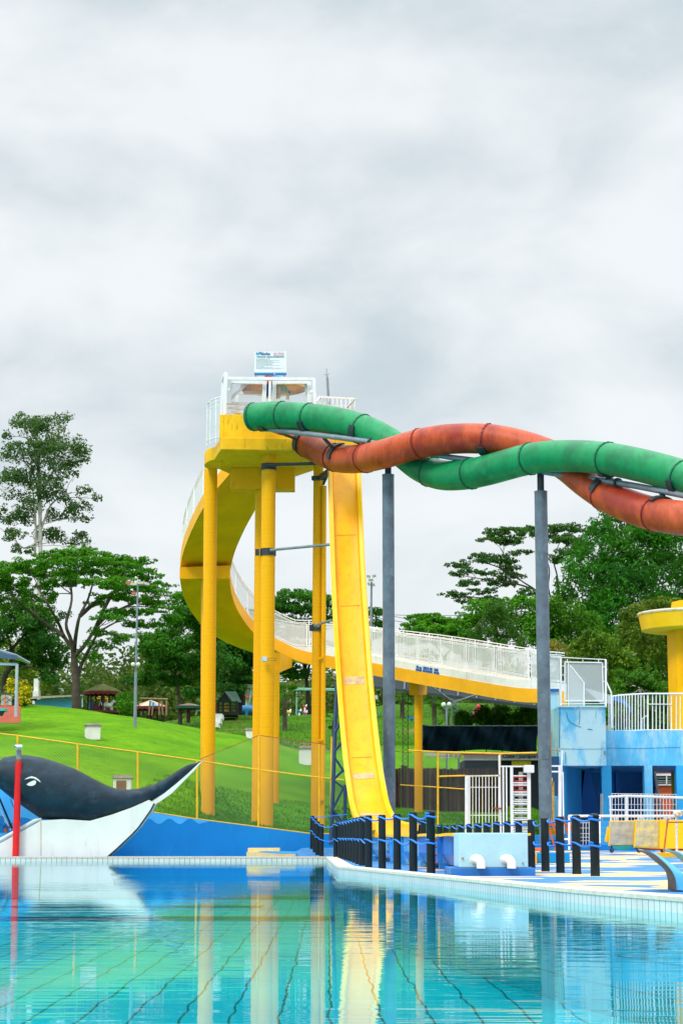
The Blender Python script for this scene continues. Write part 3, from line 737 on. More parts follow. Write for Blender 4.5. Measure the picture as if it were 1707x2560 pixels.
# ---------------------------------------------------------------- twin tube slides round a steel pipe
def yaxis(px): return interp(px, [560, 700, 950, 1190, 1400, 1620, 1850], [75.6, 73.6, 70, 67, 64.6, 60.6, 56.5])
def yoff(px): return .62*math.sin(math.pi*interp(px, [500, 700, 985, 1190, 1400, 1620, 1800, 1950], [-.5, 0, .5, 1, 1.5, 2, 2.5, 3]))
GRN = [(628, 1043), (655, 1040), (698, 1038), (763, 1042), (836, 1052), (905, 1071), (966, 1101), (1010, 1136), (1052, 1168), (1100, 1187), (1157, 1187), (1219, 1175), (1325, 1147), (1420, 1140), (1518, 1147), (1620, 1168), (1707, 1193), (1800, 1226), (1880, 1262)]
ORN = [(690, 1075), (730, 1090), (774, 1112), (813, 1134), (855, 1147), (908, 1146), (966, 1133), (1030, 1114), (1080, 1103), (1131, 1097), (1209, 1097), (1286, 1109), (1363, 1134), (1415, 1164), (1466, 1205), (1518, 1240), (1569, 1264), (1631, 1284), (1707, 1296), (1790, 1300), (1870, 1290)]
PIP = [(640, 1070), (698, 1076), (927, 1105), (1100, 1139), (1200, 1153), (1379, 1183), (1543, 1207), (1707, 1238), (1880, 1275)]
def ty(px, sg):
    if sg < 0 and px < 950: return interp(px, [690, 730, 774, 813, 860, 905, 950], [77.2, 76.2, 74.9, 73.8, 72.4, 71.0, yaxis(950)-yoff(950)])
    return yaxis(px)+sg*yoff(px)
def tube_mat(name, base, stain, stain2):
    m, t, b = new_mat(name); tc = N(t, 'ShaderNodeTexCoord'); v = tc.outputs['Object']
    mp = N(t, 'ShaderNodeMapping'); mp.inputs['Scale'].default_value = (1.0, .6, .6); t.links.new(v, mp.inputs[0])
    n = noise(t, mp.outputs[0], 1.1, 7, .68); n2 = noise(t, v, 5, 6, .7)
    c = mix_c(t, math_n(t, 'MULTIPLY', ramp(t, n, .42, .60), .85), base, stain)
    c = mix_c(t, math_n(t, 'MULTIPLY', ramp(t, n2, .55, .72), .6), c, stain2)
    fd = noise(t, v, .7, 4, .6); c = mix_c(t, math_n(t, 'MULTIPLY', ramp(t, fd, .52, .68), .45), c, tuple(min(1, x*1.5+.02) for x in base))
    mp3 = N(t, 'ShaderNodeMapping'); mp3.inputs['Scale'].default_value = (9, 1.2, 1.2); t.links.new(v, mp3.inputs[0])
    st = noise(t, mp3.outputs[0], 1.5, 3, .6)          # faint wound-fibre streaks
    c = mix_c(t, math_n(t, 'MULTIPLY', ramp(t, st, .42, .72), .4), c, tuple(x*.6 for x in base))
    t.links.new(c, b.inputs['Base Color']); b.inputs['Roughness'].default_value = .42; b.inputs['Specular IOR Level'].default_value = .35; return m
def tubes():
    gm = tube_mat('green_fibreglass', (.0, .27, .085), (.0, .155, .055), (.03, .08, .035)); om = tube_mat('orange_fibreglass', (.52, .075, .016), (.27, .017, .009), (.12, .014, .010))
    gd = mat('dark_green_flange', (.0, .10, .05), .5, .2, 8); od = mat('dark_red_flange', (.22, .01, .008), .5, .2, 8)
    for name, P2, sg, m, fm, fl, lab in (('green_tube_slide', GRN, 1, gm, gd, (634, 702, 771, 908, 1075, 1178, 1321, 1515, 1703), 'long green enclosed tube slide twisting over the orange one'),
                                          ('orange_tube_slide', ORN, -1, om, od, (766, 840, 918, 1047, 1219, 1513, 1640, 1760), 'long weathered orange enclosed tube slide twisting round the green one')):
        pts = [Vector(p) for p in catmull([P(px, py, ty(px, sg)) for px, py in P2], 8)]
        t = thing(name, lab, 'tube slide', tuple(pts[0])); part('tube', MB().tube(pts, .5, 36, caps=False).tube(pts, .485, 36, caps=False), m, t, smooth=60)
        pr = [proj(p)[0] for p in pts]
        for x in fl:
            i = min(range(len(pr)), key=lambda k: abs(pr[k]-x)); i = max(1, min(len(pts)-2, i)); d = (pts[i+1]-pts[i-1]).normalized(); p = pts[i]
            mb = MB().tube([p-d*.03, p+d*.03], .525, 36); u = d.orthogonal().normalized(); v = d.cross(u)
            for k in range(20): a = k*math.pi/10; q = p+(u*math.cos(a)+v*math.sin(a))*.526; mb.tube([q-d*.036, q+d*.036], .009, 6)
            part('flange', mb, fm, t, smooth=50)
    t = thing('tube_carrier_pipe', 'grey steel pipe running between the twisted tube slides, with black saddle clamps', 'pipe', tuple(P(698, 1076, yaxis(698))))
    pts = [Vector(p) for p in catmull([P(px, py, yaxis(px)) for px, py in PIP], 6)]
    part('pipe', MB().tube(pts, .095, 16), GREYP, t, smooth=50)
    pr = [proj(p)[0] for p in pts]
    for x in (927, 1541): i = min(range(len(pr)), key=lambda k: abs(pr[k]-x)); d = (pts[i+1]-pts[i-1]).normalized(); part('pipe_flange', MB().tube([pts[i]-d*.05, pts[i]+d*.05], .15, 16), BLKS, t)
    def on(P2, sg, x):
        q = [Vector(p) for p in catmull([P(px, py, ty(px, sg)) for px, py in P2], 8)]; pr = [proj(p)[0] for p in q]; i = min(range(len(pr)), key=lambda k: abs(pr[k]-x)); i = max(1, min(len(q)-2, i)); return q[i], (q[i+1]-q[i-1]).normalized()
    for P2, sg, xs in ((GRN, 1, (771, 908, 1515, 1703, 660)), (ORN, -1, (766, 856, 1219, 1513, 1650))):
        for x in xs:
            c, d = on(P2, sg, x); i = min(range(len(pr)), key=lambda k: (pts[k]-c).length); to = (pts[i]-c); to -= d*to.dot(d); to.normalize(); sd = d.cross(to)
            mb = MB(); rr = []
            for k in range(-5, 6):       # saddle: a curved plate cupping the tube on the pipe's side
                a = k*R(9.5); q = to*math.cos(a)+sd*math.sin(a); hw = .12+.03*(1-abs(k)/5)
                rr.append([c+q*.52-d*hw, c+q*.57-d*hw, c+q*.57+d*hw, c+q*.52+d*hw])
            mb.loft(rr); mb.bar(c+to*.5, pts[i], .16, .05); part('saddle_clamp', mb, BLKS, t, smooth=50)
tubes()
for px, top, Y, stub, base, lab in ((970, 1190, 70.2, 1150, 2110, 'tall dark grey steel pole under the tubes, right of the yellow slide'), (1351, 1232, 65.2, 1180, 2046, 'tall dark grey steel pole under the tubes, in front of the blue building')):
    a = P(px, top, Y); g = deck_z(a.x, Y); z0 = P(px, base, Y).z if px > 1000 else g
    t = thing('support_pole', lab, 'pole', (a.x, Y, g), 'grey poles under the tube slides')
    mb = MB(); n = 5
    mb.tube([(a.x, Y, z0), (a.x, Y, a.z)], .205, 28); part('shaft', mb, GREY, t, smooth=40)
    for f in (.30, .52, .81): z = z0+(a.z-z0)*f; part('weld_seam', MB().lathe([(.205, -.012), (.210, -.012), (.210, .012), (.205, .012)], (a.x, Y, z), 28, cap=False), GREY, t, smooth=40)
    part('cap', MB().lathe([(.21, 0), (.21, .05), (.13, .06)], (a.x, Y, a.z), 28), GREY, t, smooth=40)
    part('neck', MB().tube([(a.x, Y, a.z+.05), (a.x, Y, P(px, stub, Y).z)], .11, 16), BLKS, t, smooth=40)
    part('saddle', MB().bar((a.x-.35, Y, P(px, stub-2, Y).z), (a.x+.35, Y, P(px, stub+3, Y).z), .3, .05), BLKS, t)
    if px > 1000:
        part('foot', MB().tube([(a.x-.07, Y, g-.02), (a.x-.07, Y, z0)], .135, 20), GREY, t, smooth=40)
        p = P(1362, 1872, Y); part('repair_plate', MB().box((p.x-.10, Y-.225, P(0, 1898, Y).z), (p.x+.09, Y-.14, P(0, 1872, Y).z)), GREY, t)
# ================================================================ tower top: cage, sign, canopy, railings
def tower_top():
    t = thing('tower_cage', 'white pipe frame gate cage standing on top of the yellow tower', 'railing', tuple(P(640, 1036, 76)))
    Y0, Y1 = 75.6, 78.0
    cnt = [0]
    def bar(a, b, wd, Y=Y0, nm='bar', Yb=None):
        cnt[0] += 1; wd += .0031*cnt[0]; Y += .0017*cnt[0]; part(nm, MB().bar(P(*a, Y), P(*b, Yb or Y), wd), WHT, t)
    bar((560, 1052), (565, 932), .13, nm='corner_post'); bar((556, 1052), (557, 950), .10, 76.4, 'corner_post')
    bar((557, 950), (564, 934), .10, 76.4, 'top_bar', Y0)
    bar((565, 946), (786, 948), .10, nm='top_bar'); bar((787, 1010), (785, 946), .10, nm='corner_post'); bar((785, 948), (791, 1000), .05, nm='brace')
    for a, b in (((573, 1010), (576, 952)), ((574, 954), (663, 956)), ((660, 1008), (662, 953)), ((684, 1006), (686, 954)), ((683, 955), (774, 955)), ((773, 1008), (773, 952))): bar(a, b, .125, 75.9, 'gate_frame')
    bar((674, 1006), (675, 948), .05, nm='upright'); bar((565, 1008), (617, 958), .06, 76.0, 'brace'); bar((764, 962), (771, 1005), .06, 76.0, 'brace')
    bar((566, 974), (574, 974), .05, nm='hinge_bar'); bar((774, 979), (786, 979), .05, nm='hinge_bar')
    bar((565, 1008), (640, 1010), .05, 76.2, 'rail'); bar((566, 1020), (625, 1020), .03, 76.2, 'rail'); bar((566, 1030), (612, 1030), .03, 76.2, 'rail')
    bar((592, 1036), (593, 980), .06, 77.9, 'rear_post'); bar((593, 982), (720, 984), .06, 77.9, 'rear_rail'); bar((719, 1000), (720, 984), .05, 77.9, 'rear_post'); bar((594, 1036), (594, 1010), .14, 76.6, 'post')
    mb = MB().quad(P(576, 1008, 75.95), P(660, 1008, 75.95), P(662, 957, 75.95), P(576, 956, 75.95)); part('mesh_panel', mb, MESHT, t)
    mb = MB().quad(P(686, 1006, 75.95), P(772, 1006, 75.95), P(772, 957, 75.95), P(686, 957, 75.95)); part('mesh_panel', mb, MESHT, t)
    # curved railing on the landing
    t = thing('landing_railing', 'curved white mesh railing round the left landing of the tower', 'railing', tuple(P(520, 1108, 76.4)))
    arc = [(553, 1096, 75.5), (540, 1100, 75.7), (526, 1105, 76.1), (517, 1110, 76.6)]; arct = [(553, 992, 75.5), (540, 996, 75.7), (527, 1002, 76.1), (519, 1011, 76.6)]
    lo = [P(*a) for a in arc]; hi = [P(*a) for a in arct]
    part('top_rail', MB().tube([p for p in catmull(hi, 4)], .03, 8), WHT, t); part('second_rail', MB().tube([p-np.array((0, 0, .12)) for p in catmull(hi, 4)], .018, 6), WHT, t)
    part('bottom_rail', MB().tube([p+np.array((0, 0, .1)) for p in catmull(lo, 4)], .02, 6), WHT, t)
    mb = MB(); mb.loft([[a+np.array((0, 0, .12)), b-np.array((0, 0, .2))] for a, b in zip(catmull(lo, 4), catmull(hi, 4))], closed=False); part('mesh_panel', mb, MESHW, t)
    for i in range(4): part('railing_post', MB().bar(lo[i]-Vector((0, 0, .1)), hi[i], .05), WHT, t)
    # back railing at right
    t = thing('platform_railing', 'white barred railing on the far right edge of the tower platform', 'railing', tuple(P(840, 1030, 78.5)))
    part('top_rail', MB().bar(P(800, 992, 79), P(887, 997, 78), .06), WHT, t); part('mid_rail', MB().bar(P(800, 1013, 79), P(870, 1016, 79.5), .05), WHT, t)
    part('side_rail', MB().bar(P(887, 997, 78), P(868, 1018, 79.6), .06), WHT, t); part('side_rail', MB().bar(P(800, 992, 79), P(790, 1004, 78), .06), WHT, t)
    for px in (800, 811, 821, 832, 843, 853, 864, 874, 886): part('baluster', MB().bar(P(px, 1085, 79), P(px, 992+(px-800)*.06, 79), .045), WHT, t)
    part('mesh_panel', MB().quad(P(886, 1040, 78), P(870, 1050, 79.5), P(870, 1018, 79.5), P(886, 999, 78)), MESHW, t)
    # lightning rod
    t = thing('lightning_rod', 'thin pale lightning rod with forked tip behind the tower platform', 'mast', tuple(P(822, 1030, 79.4)))
    part('mast', MB().tube([P(824, 1050, 79.4), P(818, 945, 79.4), P(817, 936, 79.4)], [.06, .05, .02], 8), GREYP, t)
    part('fork', MB().tube([P(817, 937, 79.4), P(816, 921, 79.4)], .013, 5).tube([P(817, 939, 79.4), P(810, 934, 79.4)], .012, 5).tube([P(817, 939, 79.4), P(823, 934, 79.4)], .012, 5), GREYP, t)
    # umbrella canopy seen from below
    c = P(683, 985, 77.4); t = thing('parasol', 'round parasol with red, blue, grey and orange panels on the tower top', 'parasol', tuple(c))
    cols = [mat('canvas_pink', (.62, .30, .28), .8), mat('canvas_blue', (.08, .30, .60), .8), mat('canvas_ochre', (.68, .46, .20), .8), mat('canvas_red', (.60, .05, .05), .8), mat('canvas_grey', (.40, .40, .38), .8), mat('canvas_sky', (.01, .40, .85), .8)]
    rad = M(84, 77.4); zt = P(683, 936, 77.4).z; ze = P(683, 962, 77.4).z
    order = [0, 0, 0, 3, 1, 2, 2, 2, 2, 1, 0, 0]
    for k in range(12):
        mb = MB(); g = []
        for i in range(4):
            a = R(150+30*k+10*i); g.append((c.x+rad*math.cos(a), 77.4+rad*math.sin(a), ze))
        ap = (c.x, 77.4, zt)
        for i in range(3): mb.add([ap, g[i], g[i+1]], [(0, 1, 2)]); mb.quad(g[i], g[i+1], (g[i+1][0], g[i+1][1], ze-.18), (g[i][0], g[i][1], ze-.18))
        part('canvas_panel', mb, cols[order[k]], t)
    part('pole', MB().tube([(c.x, 77.4, P(0, 1040, 77.4).z), (c.x, 77.4, zt)], .03, 8), WHT, t)
    part('hub', MB().lathe([(.28, -.5), (.30, -.1), (.1, 0)], (c.x, 77.4, ze), 12), cols[4], t)
    t = thing('hanging_banner', 'small red and dark blue banner hanging between the white gates', 'banner', tuple(P(676, 975, 76.8)))
    part('cloth', MB().cbox(P(668, 960, 76.8), (.17, .03, .95)), mat('banner_blue', (.0, .06, .32), .8), t); part('cloth', MB().cbox(P(680, 962, 76.8), (.13, .03, .85)), MATS['banner_blue'], t)
    part('red_patch', MB().cbox(P(669, 952, 76.75), (.15, .035, .26)), mat('banner_red', (.7, .03, .02), .8), t)
    # rules board
    a, b = P(636, 938, 76.2), P(716, 879, 76.2); t = thing('rules_board', 'white rules board with blue lettering on the very top of the tower', 'sign', (a.x, 76.2, a.z))
    part('board', MB().box((a.x, 76.2, a.z), (b.x, 76.27, b.z)), mat('board_white', (.72, .80, .80), .5, .03), t)
    k = b.x-a.x; bl = mat('sign_blue', (.005, .10, .33), .5, 0); cy_ = mat('sign_cyan', (.0, .42, .62), .5, 0); pk = mat('sign_pink', (.72, .12, .25), .5, 0); gy = mat('sign_grey', (.25, .30, .34), .5, 0); tl = mat('sign_teal', (.02, .16, .25), .5, 0)
    part('blue_strip', MB().box((a.x, 76.192, a.z), (b.x, 76.199, a.z+.10)), mat('strip_blue', (.0, .14, .36), .5, 0), t)
    part('strip_line', MB().box((a.x+.02, 76.186, a.z+.045), (b.x-.03, 76.191, a.z+.062)), cy_, t)  # thin cyan line along the blue strip
    part('strip_emblem', MB().lathe([(.035, 0), (.035, .004)], (0, 0, 0), 12) if False else MB().cbox((a.x+.63*k, 76.184, a.z+.052), (.06, .006, .06)), mat('emblem_pink', (.75, .35, .55), .5, 0), t)
    text_part('lettering', 'Plêiades', .17, bl, t, (a.x+.13*k, 76.19, b.z-.135), .36*k, bold=True)
    lg = MB().lathe([(.001, -.05), (.045, -.03), (.055, 0), (.03, .045), (.001, .055)], (0, 0, 0), 10); lg.v = [(a.x+.09*k+p[0]*1.1, 76.188+p[1]*.05, b.z-.085+p[2]*.9) for p in lg.v]; part('emblem', lg, cy_, t)
    part('emblem_dot', MB().cbox((a.x+.06*k, 76.188, b.z-.02), (.04, .006, .02)), mat('emblem_orange', (.8, .4, .1), .5, 0), t)
    text_part('lettering', 'Faça a diferença', .07, pk, t, (a.x+.60*k, 76.19, b.z-.075), .33*k); text_part('lettering', 'Seja parceiro', .07, pk, t, (a.x+.60*k, 76.19, b.z-.145), .32*k)
    text_part('heading', 'TOBOÁGUAS - REGRAS DE SEGURANÇA', .07, tl, t, (a.x+.06*k, 76.19, b.z-.225), .88*k, bold=True)
    random.seed(5)
    wl = (.45, .46, .8, .5, .8, .65, .55, .5, .85, .25, .6, .92, .8)
    for i, f in enumerate(wl):
        x = a.x+.05*k; z = b.z-.27-i*.0325; mb = MB()
        while x < a.x+(.05+.9*f)*k: L_ = random.uniform(.03, .09); mb.box((x, 76.194, z), (x+L_, 76.198, z-.009)); x += L_+.014
        o = part('small_print', mb, gy, t)
    for px in (640, 711): part('leg', MB().tube([P(px, 948, 76.25), P(px, 936, 76.25)], .015, 6), BLKS, t)
MESHT = mesh_mat('fine_wire_mesh', (.62, .66, .68), .05, .12)
tower_top()
def floodlight():
    t = thing('floodlight', 'small square white floodlight on the centre yellow column', 'floodlight', tuple(P(661, 1649, 75.6)))
    p = P(661, 1648, 75.5); part('housing', MB().cbox(p, (.20, .12, .19), .2), mat('pale_grey_metal', (.45, .50, .52), .4), t, bevel=.01); part('lamp_glass', MB().cbox((p.x+.01, p.y-.065, p.z), (.15, .01, .14), .2), mat('lamp_glass', (.6, .68, .72), .15), t)
    mb = MB(); 
    for k, h in ((0, .05), (1, -.06)): mb.tube([p+Vector((.1, 0, h*.3)), p+Vector((.28, 0, h)), p+Vector((.42, .1, h*.6)), p+Vector((.40, .2, 0))], .006, 5)
    part('cable', mb, BLKS, t)
floodlight()
# ================================================================ whale
def whale():
    YB = 69.55; o = P(200, 2139, YB); t = thing('whale_slide', 'big black and white whale figure with a raised tail at the pool edge', 'whale figure', (o.x, YB, 0.0))
    T = [(-75, 1965), (-68, 1935), (-50, 1915), (-25, 1908), (0, 1903), (13, 1893), (40, 1888), (66, 1887.5), (99.5, 1893), (139, 1904.5), (186, 1921), (232, 1946), (265, 1962.5), (289, 1971), (318, 1974), (348, 1971), (381, 1962.5), (415, 1946), (448, 1924), (471, 1911), (497.5, 1905.5), (513.5, 1898)]
    Bt = [(-75, 1966), (-60, 1968), (0, 1969), (33, 1996), (66, 2020.6), (104.5, 2047), (166, 2053.8), (225.6, 2060), (245.5, 2057), (282, 2044), (332, 2025.6), (378, 2004), (415, 1981), (448, 1954), (478, 1928), (498, 1909.5), (513.5, 1898.5)]
    D = [(-75, .05), (-60, .6), (-30, .9), (20, 1.0), (120, 1.05), (220, .95), (320, .60), (400, .34), (460, .2), (513, .03)]
    rings = []
    for px in list(np.arange(-75, 500, 8.0))+[500, 507, 513]:
        tp = interp(px, *zip(*T)); bt = interp(px, *zip(*Bt)); d = interp(px, *zip(*D)); a, b = P(px, tp, YB), P(px, bt, YB); c = (a+b)/2; h = (a.z-b.z)/2; rg = []
        for k in range(20):
            q = 2*math.pi*k/20; cc, ss = math.cos(q), math.sin(q); e = .8
            rg.append((c.x, YB+d*math.copysign(abs(cc)**e, cc), c.z+h*math.copysign(abs(ss)**e, ss)))
        rings.append(rg)
    bm_ = mat('whale_black', (.008, .026, .042), .55, .35, 2.0, .2, 12, spec=.3, dirt=(.06, .12, .16), dirt_amt=.55, dirt_scale=(.8, .8, 1.2), dirt_lo=.52, dirt_hi=.75)
    part('body', MB().loft(rings), bm_, t, smooth=70)
    wm = mat('whale_white', (.80, .80, .74), .5, .04, 1.2, dirt=(.55, .50, .38), dirt_amt=.35)
    out = [(-50, 2141), (-50, 2135), (0, 2109), (104, 2051), (160, 2048), (226, 2052), (282, 2036), (332, 2018), (372, 2000), (384, 2008), (376, 2024), (365, 2040), (345, 2068), (328, 2086), (310, 2103), (290, 2122), (268, 2141)]
    Yf = 68.8; f = [P(x, y, Yf) for x, y in out]
    part('belly', MB().prism(f, (0, 1.3, 0)), wm, t)
    part('belly_joint', MB().bar(P(103, 2049, Yf-.003), P(103, 2139, Yf-.003), .03, .02), mat('joint_cream', (.60, .52, .38), .7), t)
    e = [P(x, y, Yf+.02) for x, y in out[9:]]; part('edge_line', MB().tube([p+Vector((.015, .05, 0)) for p in catmull(e, 3)], .035, 6), mat('edge_dark', (.05, .05, .01), .6), t)
    r = [P(x, y, Yf+.02) for x, y in ((-50, 2126), (0, 2101), (60, 2068), (88, 2052), (104, 2047))]; part('rounded_rim', MB().tube([p+Vector((0, .05, 0)) for p in r], [.07, .07, .075, .07, .03], 12), mat('rim_white', (.62, .68, .70), .4), t, smooth=50)
    tw = [(378, 2004), (385, 2013), (400, 2004), (430, 1983), (462, 1950), (484, 1928), (500, 1909), (513, 1898.5), (497, 1908), (470, 1934), (440, 1960), (410, 1984)]
    Yt = 69.30; part('tail_underside', MB().prism([P(x, y, Yt) for x, y in tw], (0, .1, 0)), wm, t)
    def dec(nm, pts, m, Y=68.50): 
        mb = MB(); c = P(sum(p[0] for p in pts)/len(pts), sum(p[1] for p in pts)/len(pts), Y-.02); q = [P(x, y, Y) for x, y in pts]; n = len(q)
        mb.prism(q, (0, .06, 0)); part(nm, mb, m, t)
    cv = lambda x, y: (x*.102, 1920+y*.102)
    blk = mat('eye_black', (.004, .008, .014), .4)
    dec('eyelid_surround', [cv(*p) for p in ((570, 290), (640, 225), (760, 180), (880, 210), (980, 290), (1020, 345), (930, 330), (900, 420), (800, 455), (640, 410), (700, 350), (740, 300))], blk, 68.515)  # flat black shape around the eye
    dec('eyebrow', [cv(*p) for p in ((605, 285), (680, 235), (780, 198), (880, 225), (960, 285), (1008, 345), (985, 345), (900, 285), (820, 252), (740, 250), (670, 270))], wm, 68.50)
    dec('eye_white', [cv(*p) for p in ((655, 400), (740, 345), (820, 308), (875, 302), (897, 350), (870, 405), (810, 435), (740, 440), (690, 425))], wm, 68.50)
whale()
def left_stair():
    t = thing('slide_stair', 'blue stair with a black and white handrail behind the whale head', 'stair', tuple(P(20, 2110, 70.6)))
    for i, (x0, x1, y0, y1) in enumerate(((-60, 4, 2040, 2150), (-10, 14, 2062, 2150), (4, 26, 2082, 2150), (16, 36, 2098, 2150))):
        a, b = P(x0, y0, 71), P(x1, y1, 71); part('step', MB().box((a.x, 70.5-i*.06, -.1), (b.x, 71.4, a.z)), BLU if i % 2 else SKYB, t)
    part('handrail', MB().bar(P(-6, 1982, 70.3), P(31, 2070, 70.3), .11, .05), BLK, t); part('handrail_rim', MB().bar(P(-12, 1996, 70.25), P(28, 2076, 70.25), .045, .03), WHT, t)
    part('rusty_pipe', MB().tube([P(11, 2076, 70.2), P(18, 2071, 70.2), P(27, 2066, 70.2)], .03, 8), RUST, t); part('rusty_valve', MB().cbox(P(15, 2076, 70.15), (.09, .06, .14)), RUST, t)
    part('thin_pipe', MB().tube([P(27, 1998, 70.4), P(36, 2020, 70.4), P(52, 2052, 70.4), P(57, 2060, 70.4), P(50, 2068, 70.4)], .014, 6), RUST, t)
    mb = MB(); a_ = []; b_ = []
    for px in np.linspace(-90, 104, 30): a_.append(P(px, walltop(px)+.5, WY-.006)); b_.append(P(px, 2050-6*math.cos((px-58)/14.0) if px > 40 else 2058, WY-.006))
    mb.loft([[p, q] for p, q in zip(a_, b_)], closed=False); part('painted_wave_band', mb, SKYB, WALL)
left_stair()
def red_pole():
    b = P(40, 2139, 68.6); a = P(47.5, 1906, 68.6); b.z = 0; t = thing('red_pole', 'leaning bright red post with a small white camera on its rusty top', 'post', tuple(b))
    rm = mat('red_gloss_paint', (.80, .004, .006), .3, .06, 3)
    part('shaft', MB().tube([b, a], .112, 24), rm, t, smooth=40)
    c = P(48, 1875, 68.6); part('rusty_sleeve', MB().tube([a, a+(c-a)*.25], .10, 20), RUST, t, smooth=40); s = part('top_sleeve', MB().tube([a+(c-a)*.25, c], .085, 20), mat('weathered_zinc', (.22, .24, .26), .6, .3, 8, dirt=(.30, .12, .05), dirt_amt=.7), t, smooth=40)
    d = P(46, 1867, 68.45); k = part('camera_body', MB().tube([d+Vector((-.09, -.06, 0)), d+Vector((.10, .10, .01))], .062, 16), WHT, t, smooth=40)
    part('camera_lens', MB().tube([d+Vector((-.097, -.065, 0)), d+Vector((-.088, -.058, 0))], .04, 12), BLKS, k); part('camera_bracket', MB().bar(d, c, .05), WHT, t)
red_pole()
# ================================================================ chain link fence on the wall and round the lawn
def fence():
    FY = 72.12
    t = thing('chain_link_fence', 'yellow chain link fence along the top of the blue wall', 'fence', tuple(P(345, 2028, FY)))
    def post(px, top, bot=None, r=.036, px2=None): part('fence_post', MB().tube([P(px, bot or walltop(px)+2, FY), P(px2 or px, top, FY)], r, 10), YELP, t, smooth=40)
    tops = lambda px: interp(px, [-120, 0, 45, 195, 345, 493, 646, 777, 860], [1818, 1834, 1839, 1860, 1880, 1901, 1924, 1941, 1950])
    for px in (-105, 45, 195, 345, 493): post(px, tops(px)-2)
    post(646, 1838, px2=648); post(798, 1860, 2092); post(826, 1842, 2094, .03, 829)
    post(1094, 1881, 2062); post(1249, 1883, 2062); post(948, 1868, 2085, .03)
    def rail(nm, pts, r): part(nm, MB().tube([P(x, y, FY) for x, y in pts], r, 8), YELP, t)
    rail('top_rail', [(px, tops(px)) for px in (-120, 0, 45, 195, 345, 493)], .022); rail('mid_rail', [(px, tops(px)) for px in (493, 646, 777, 860)], .022)
    rail('bottom_rail', [(px, walltop(px)-1.5) for px in (350, 480, 646, 775, 860)], .018)
    thin = lambda nm, pts, r=.012, m=RUST: part(nm, MB().tube([P(x, y, FY) for x, y in pts], r, 6), m, t)
    thin('tension_wire', [(500, 1898), (560, 1873), (648, 1838)]); thin('tension_wire', [(648, 1838), (740, 1851), (837, 1864), (1030, 1882)])
    rail('top_rail', [(1020, 1876), (1094, 1880), (1249, 1884), (1340, 1882)], .03); rail('top_rail', [(1376, 1873), (1400, 1878)], .03)
    rail('mid_rail', [(1000, 1962), (1094, 1968), (1163, 1973)], .018); rail('mid_rail', [(1097, 1941), (1163, 1939)], .028)
    thin('tension_wire', [(1094, 1890), (1250, 1890)])
    def panel(pts, m): part('wire_mesh', MB().prism([P(x, y, FY+.04) for x, y in pts], (0, .001, 0)) if False else MB().add([P(x, y, FY+.04) for x, y in pts], [tuple(range(len(pts)))]), m, t)
    panel([(-120, 1955), (0, 1974), (368, 2029), (493, 2048), (493, 1901), (345, 1880), (195, 1860), (-120, 1818)], CHAIN)
    panel([(493, 2048), (646, 2067), (646, 1838), (560, 1873), (493, 1901)], CHAING); panel([(646, 2067), (798, 2086), (860, 2090), (860, 1868), (798, 1858), (646, 1838)], CHAING)
    panel([(1000, 2060), (1094, 2060), (1094, 1881), (1000, 1880)], CHAING); panel([(1094, 2060), (1165, 2060), (1165, 1940), (1249, 1940), (1249, 1883), (1094, 1881)], CHAING)
fence()
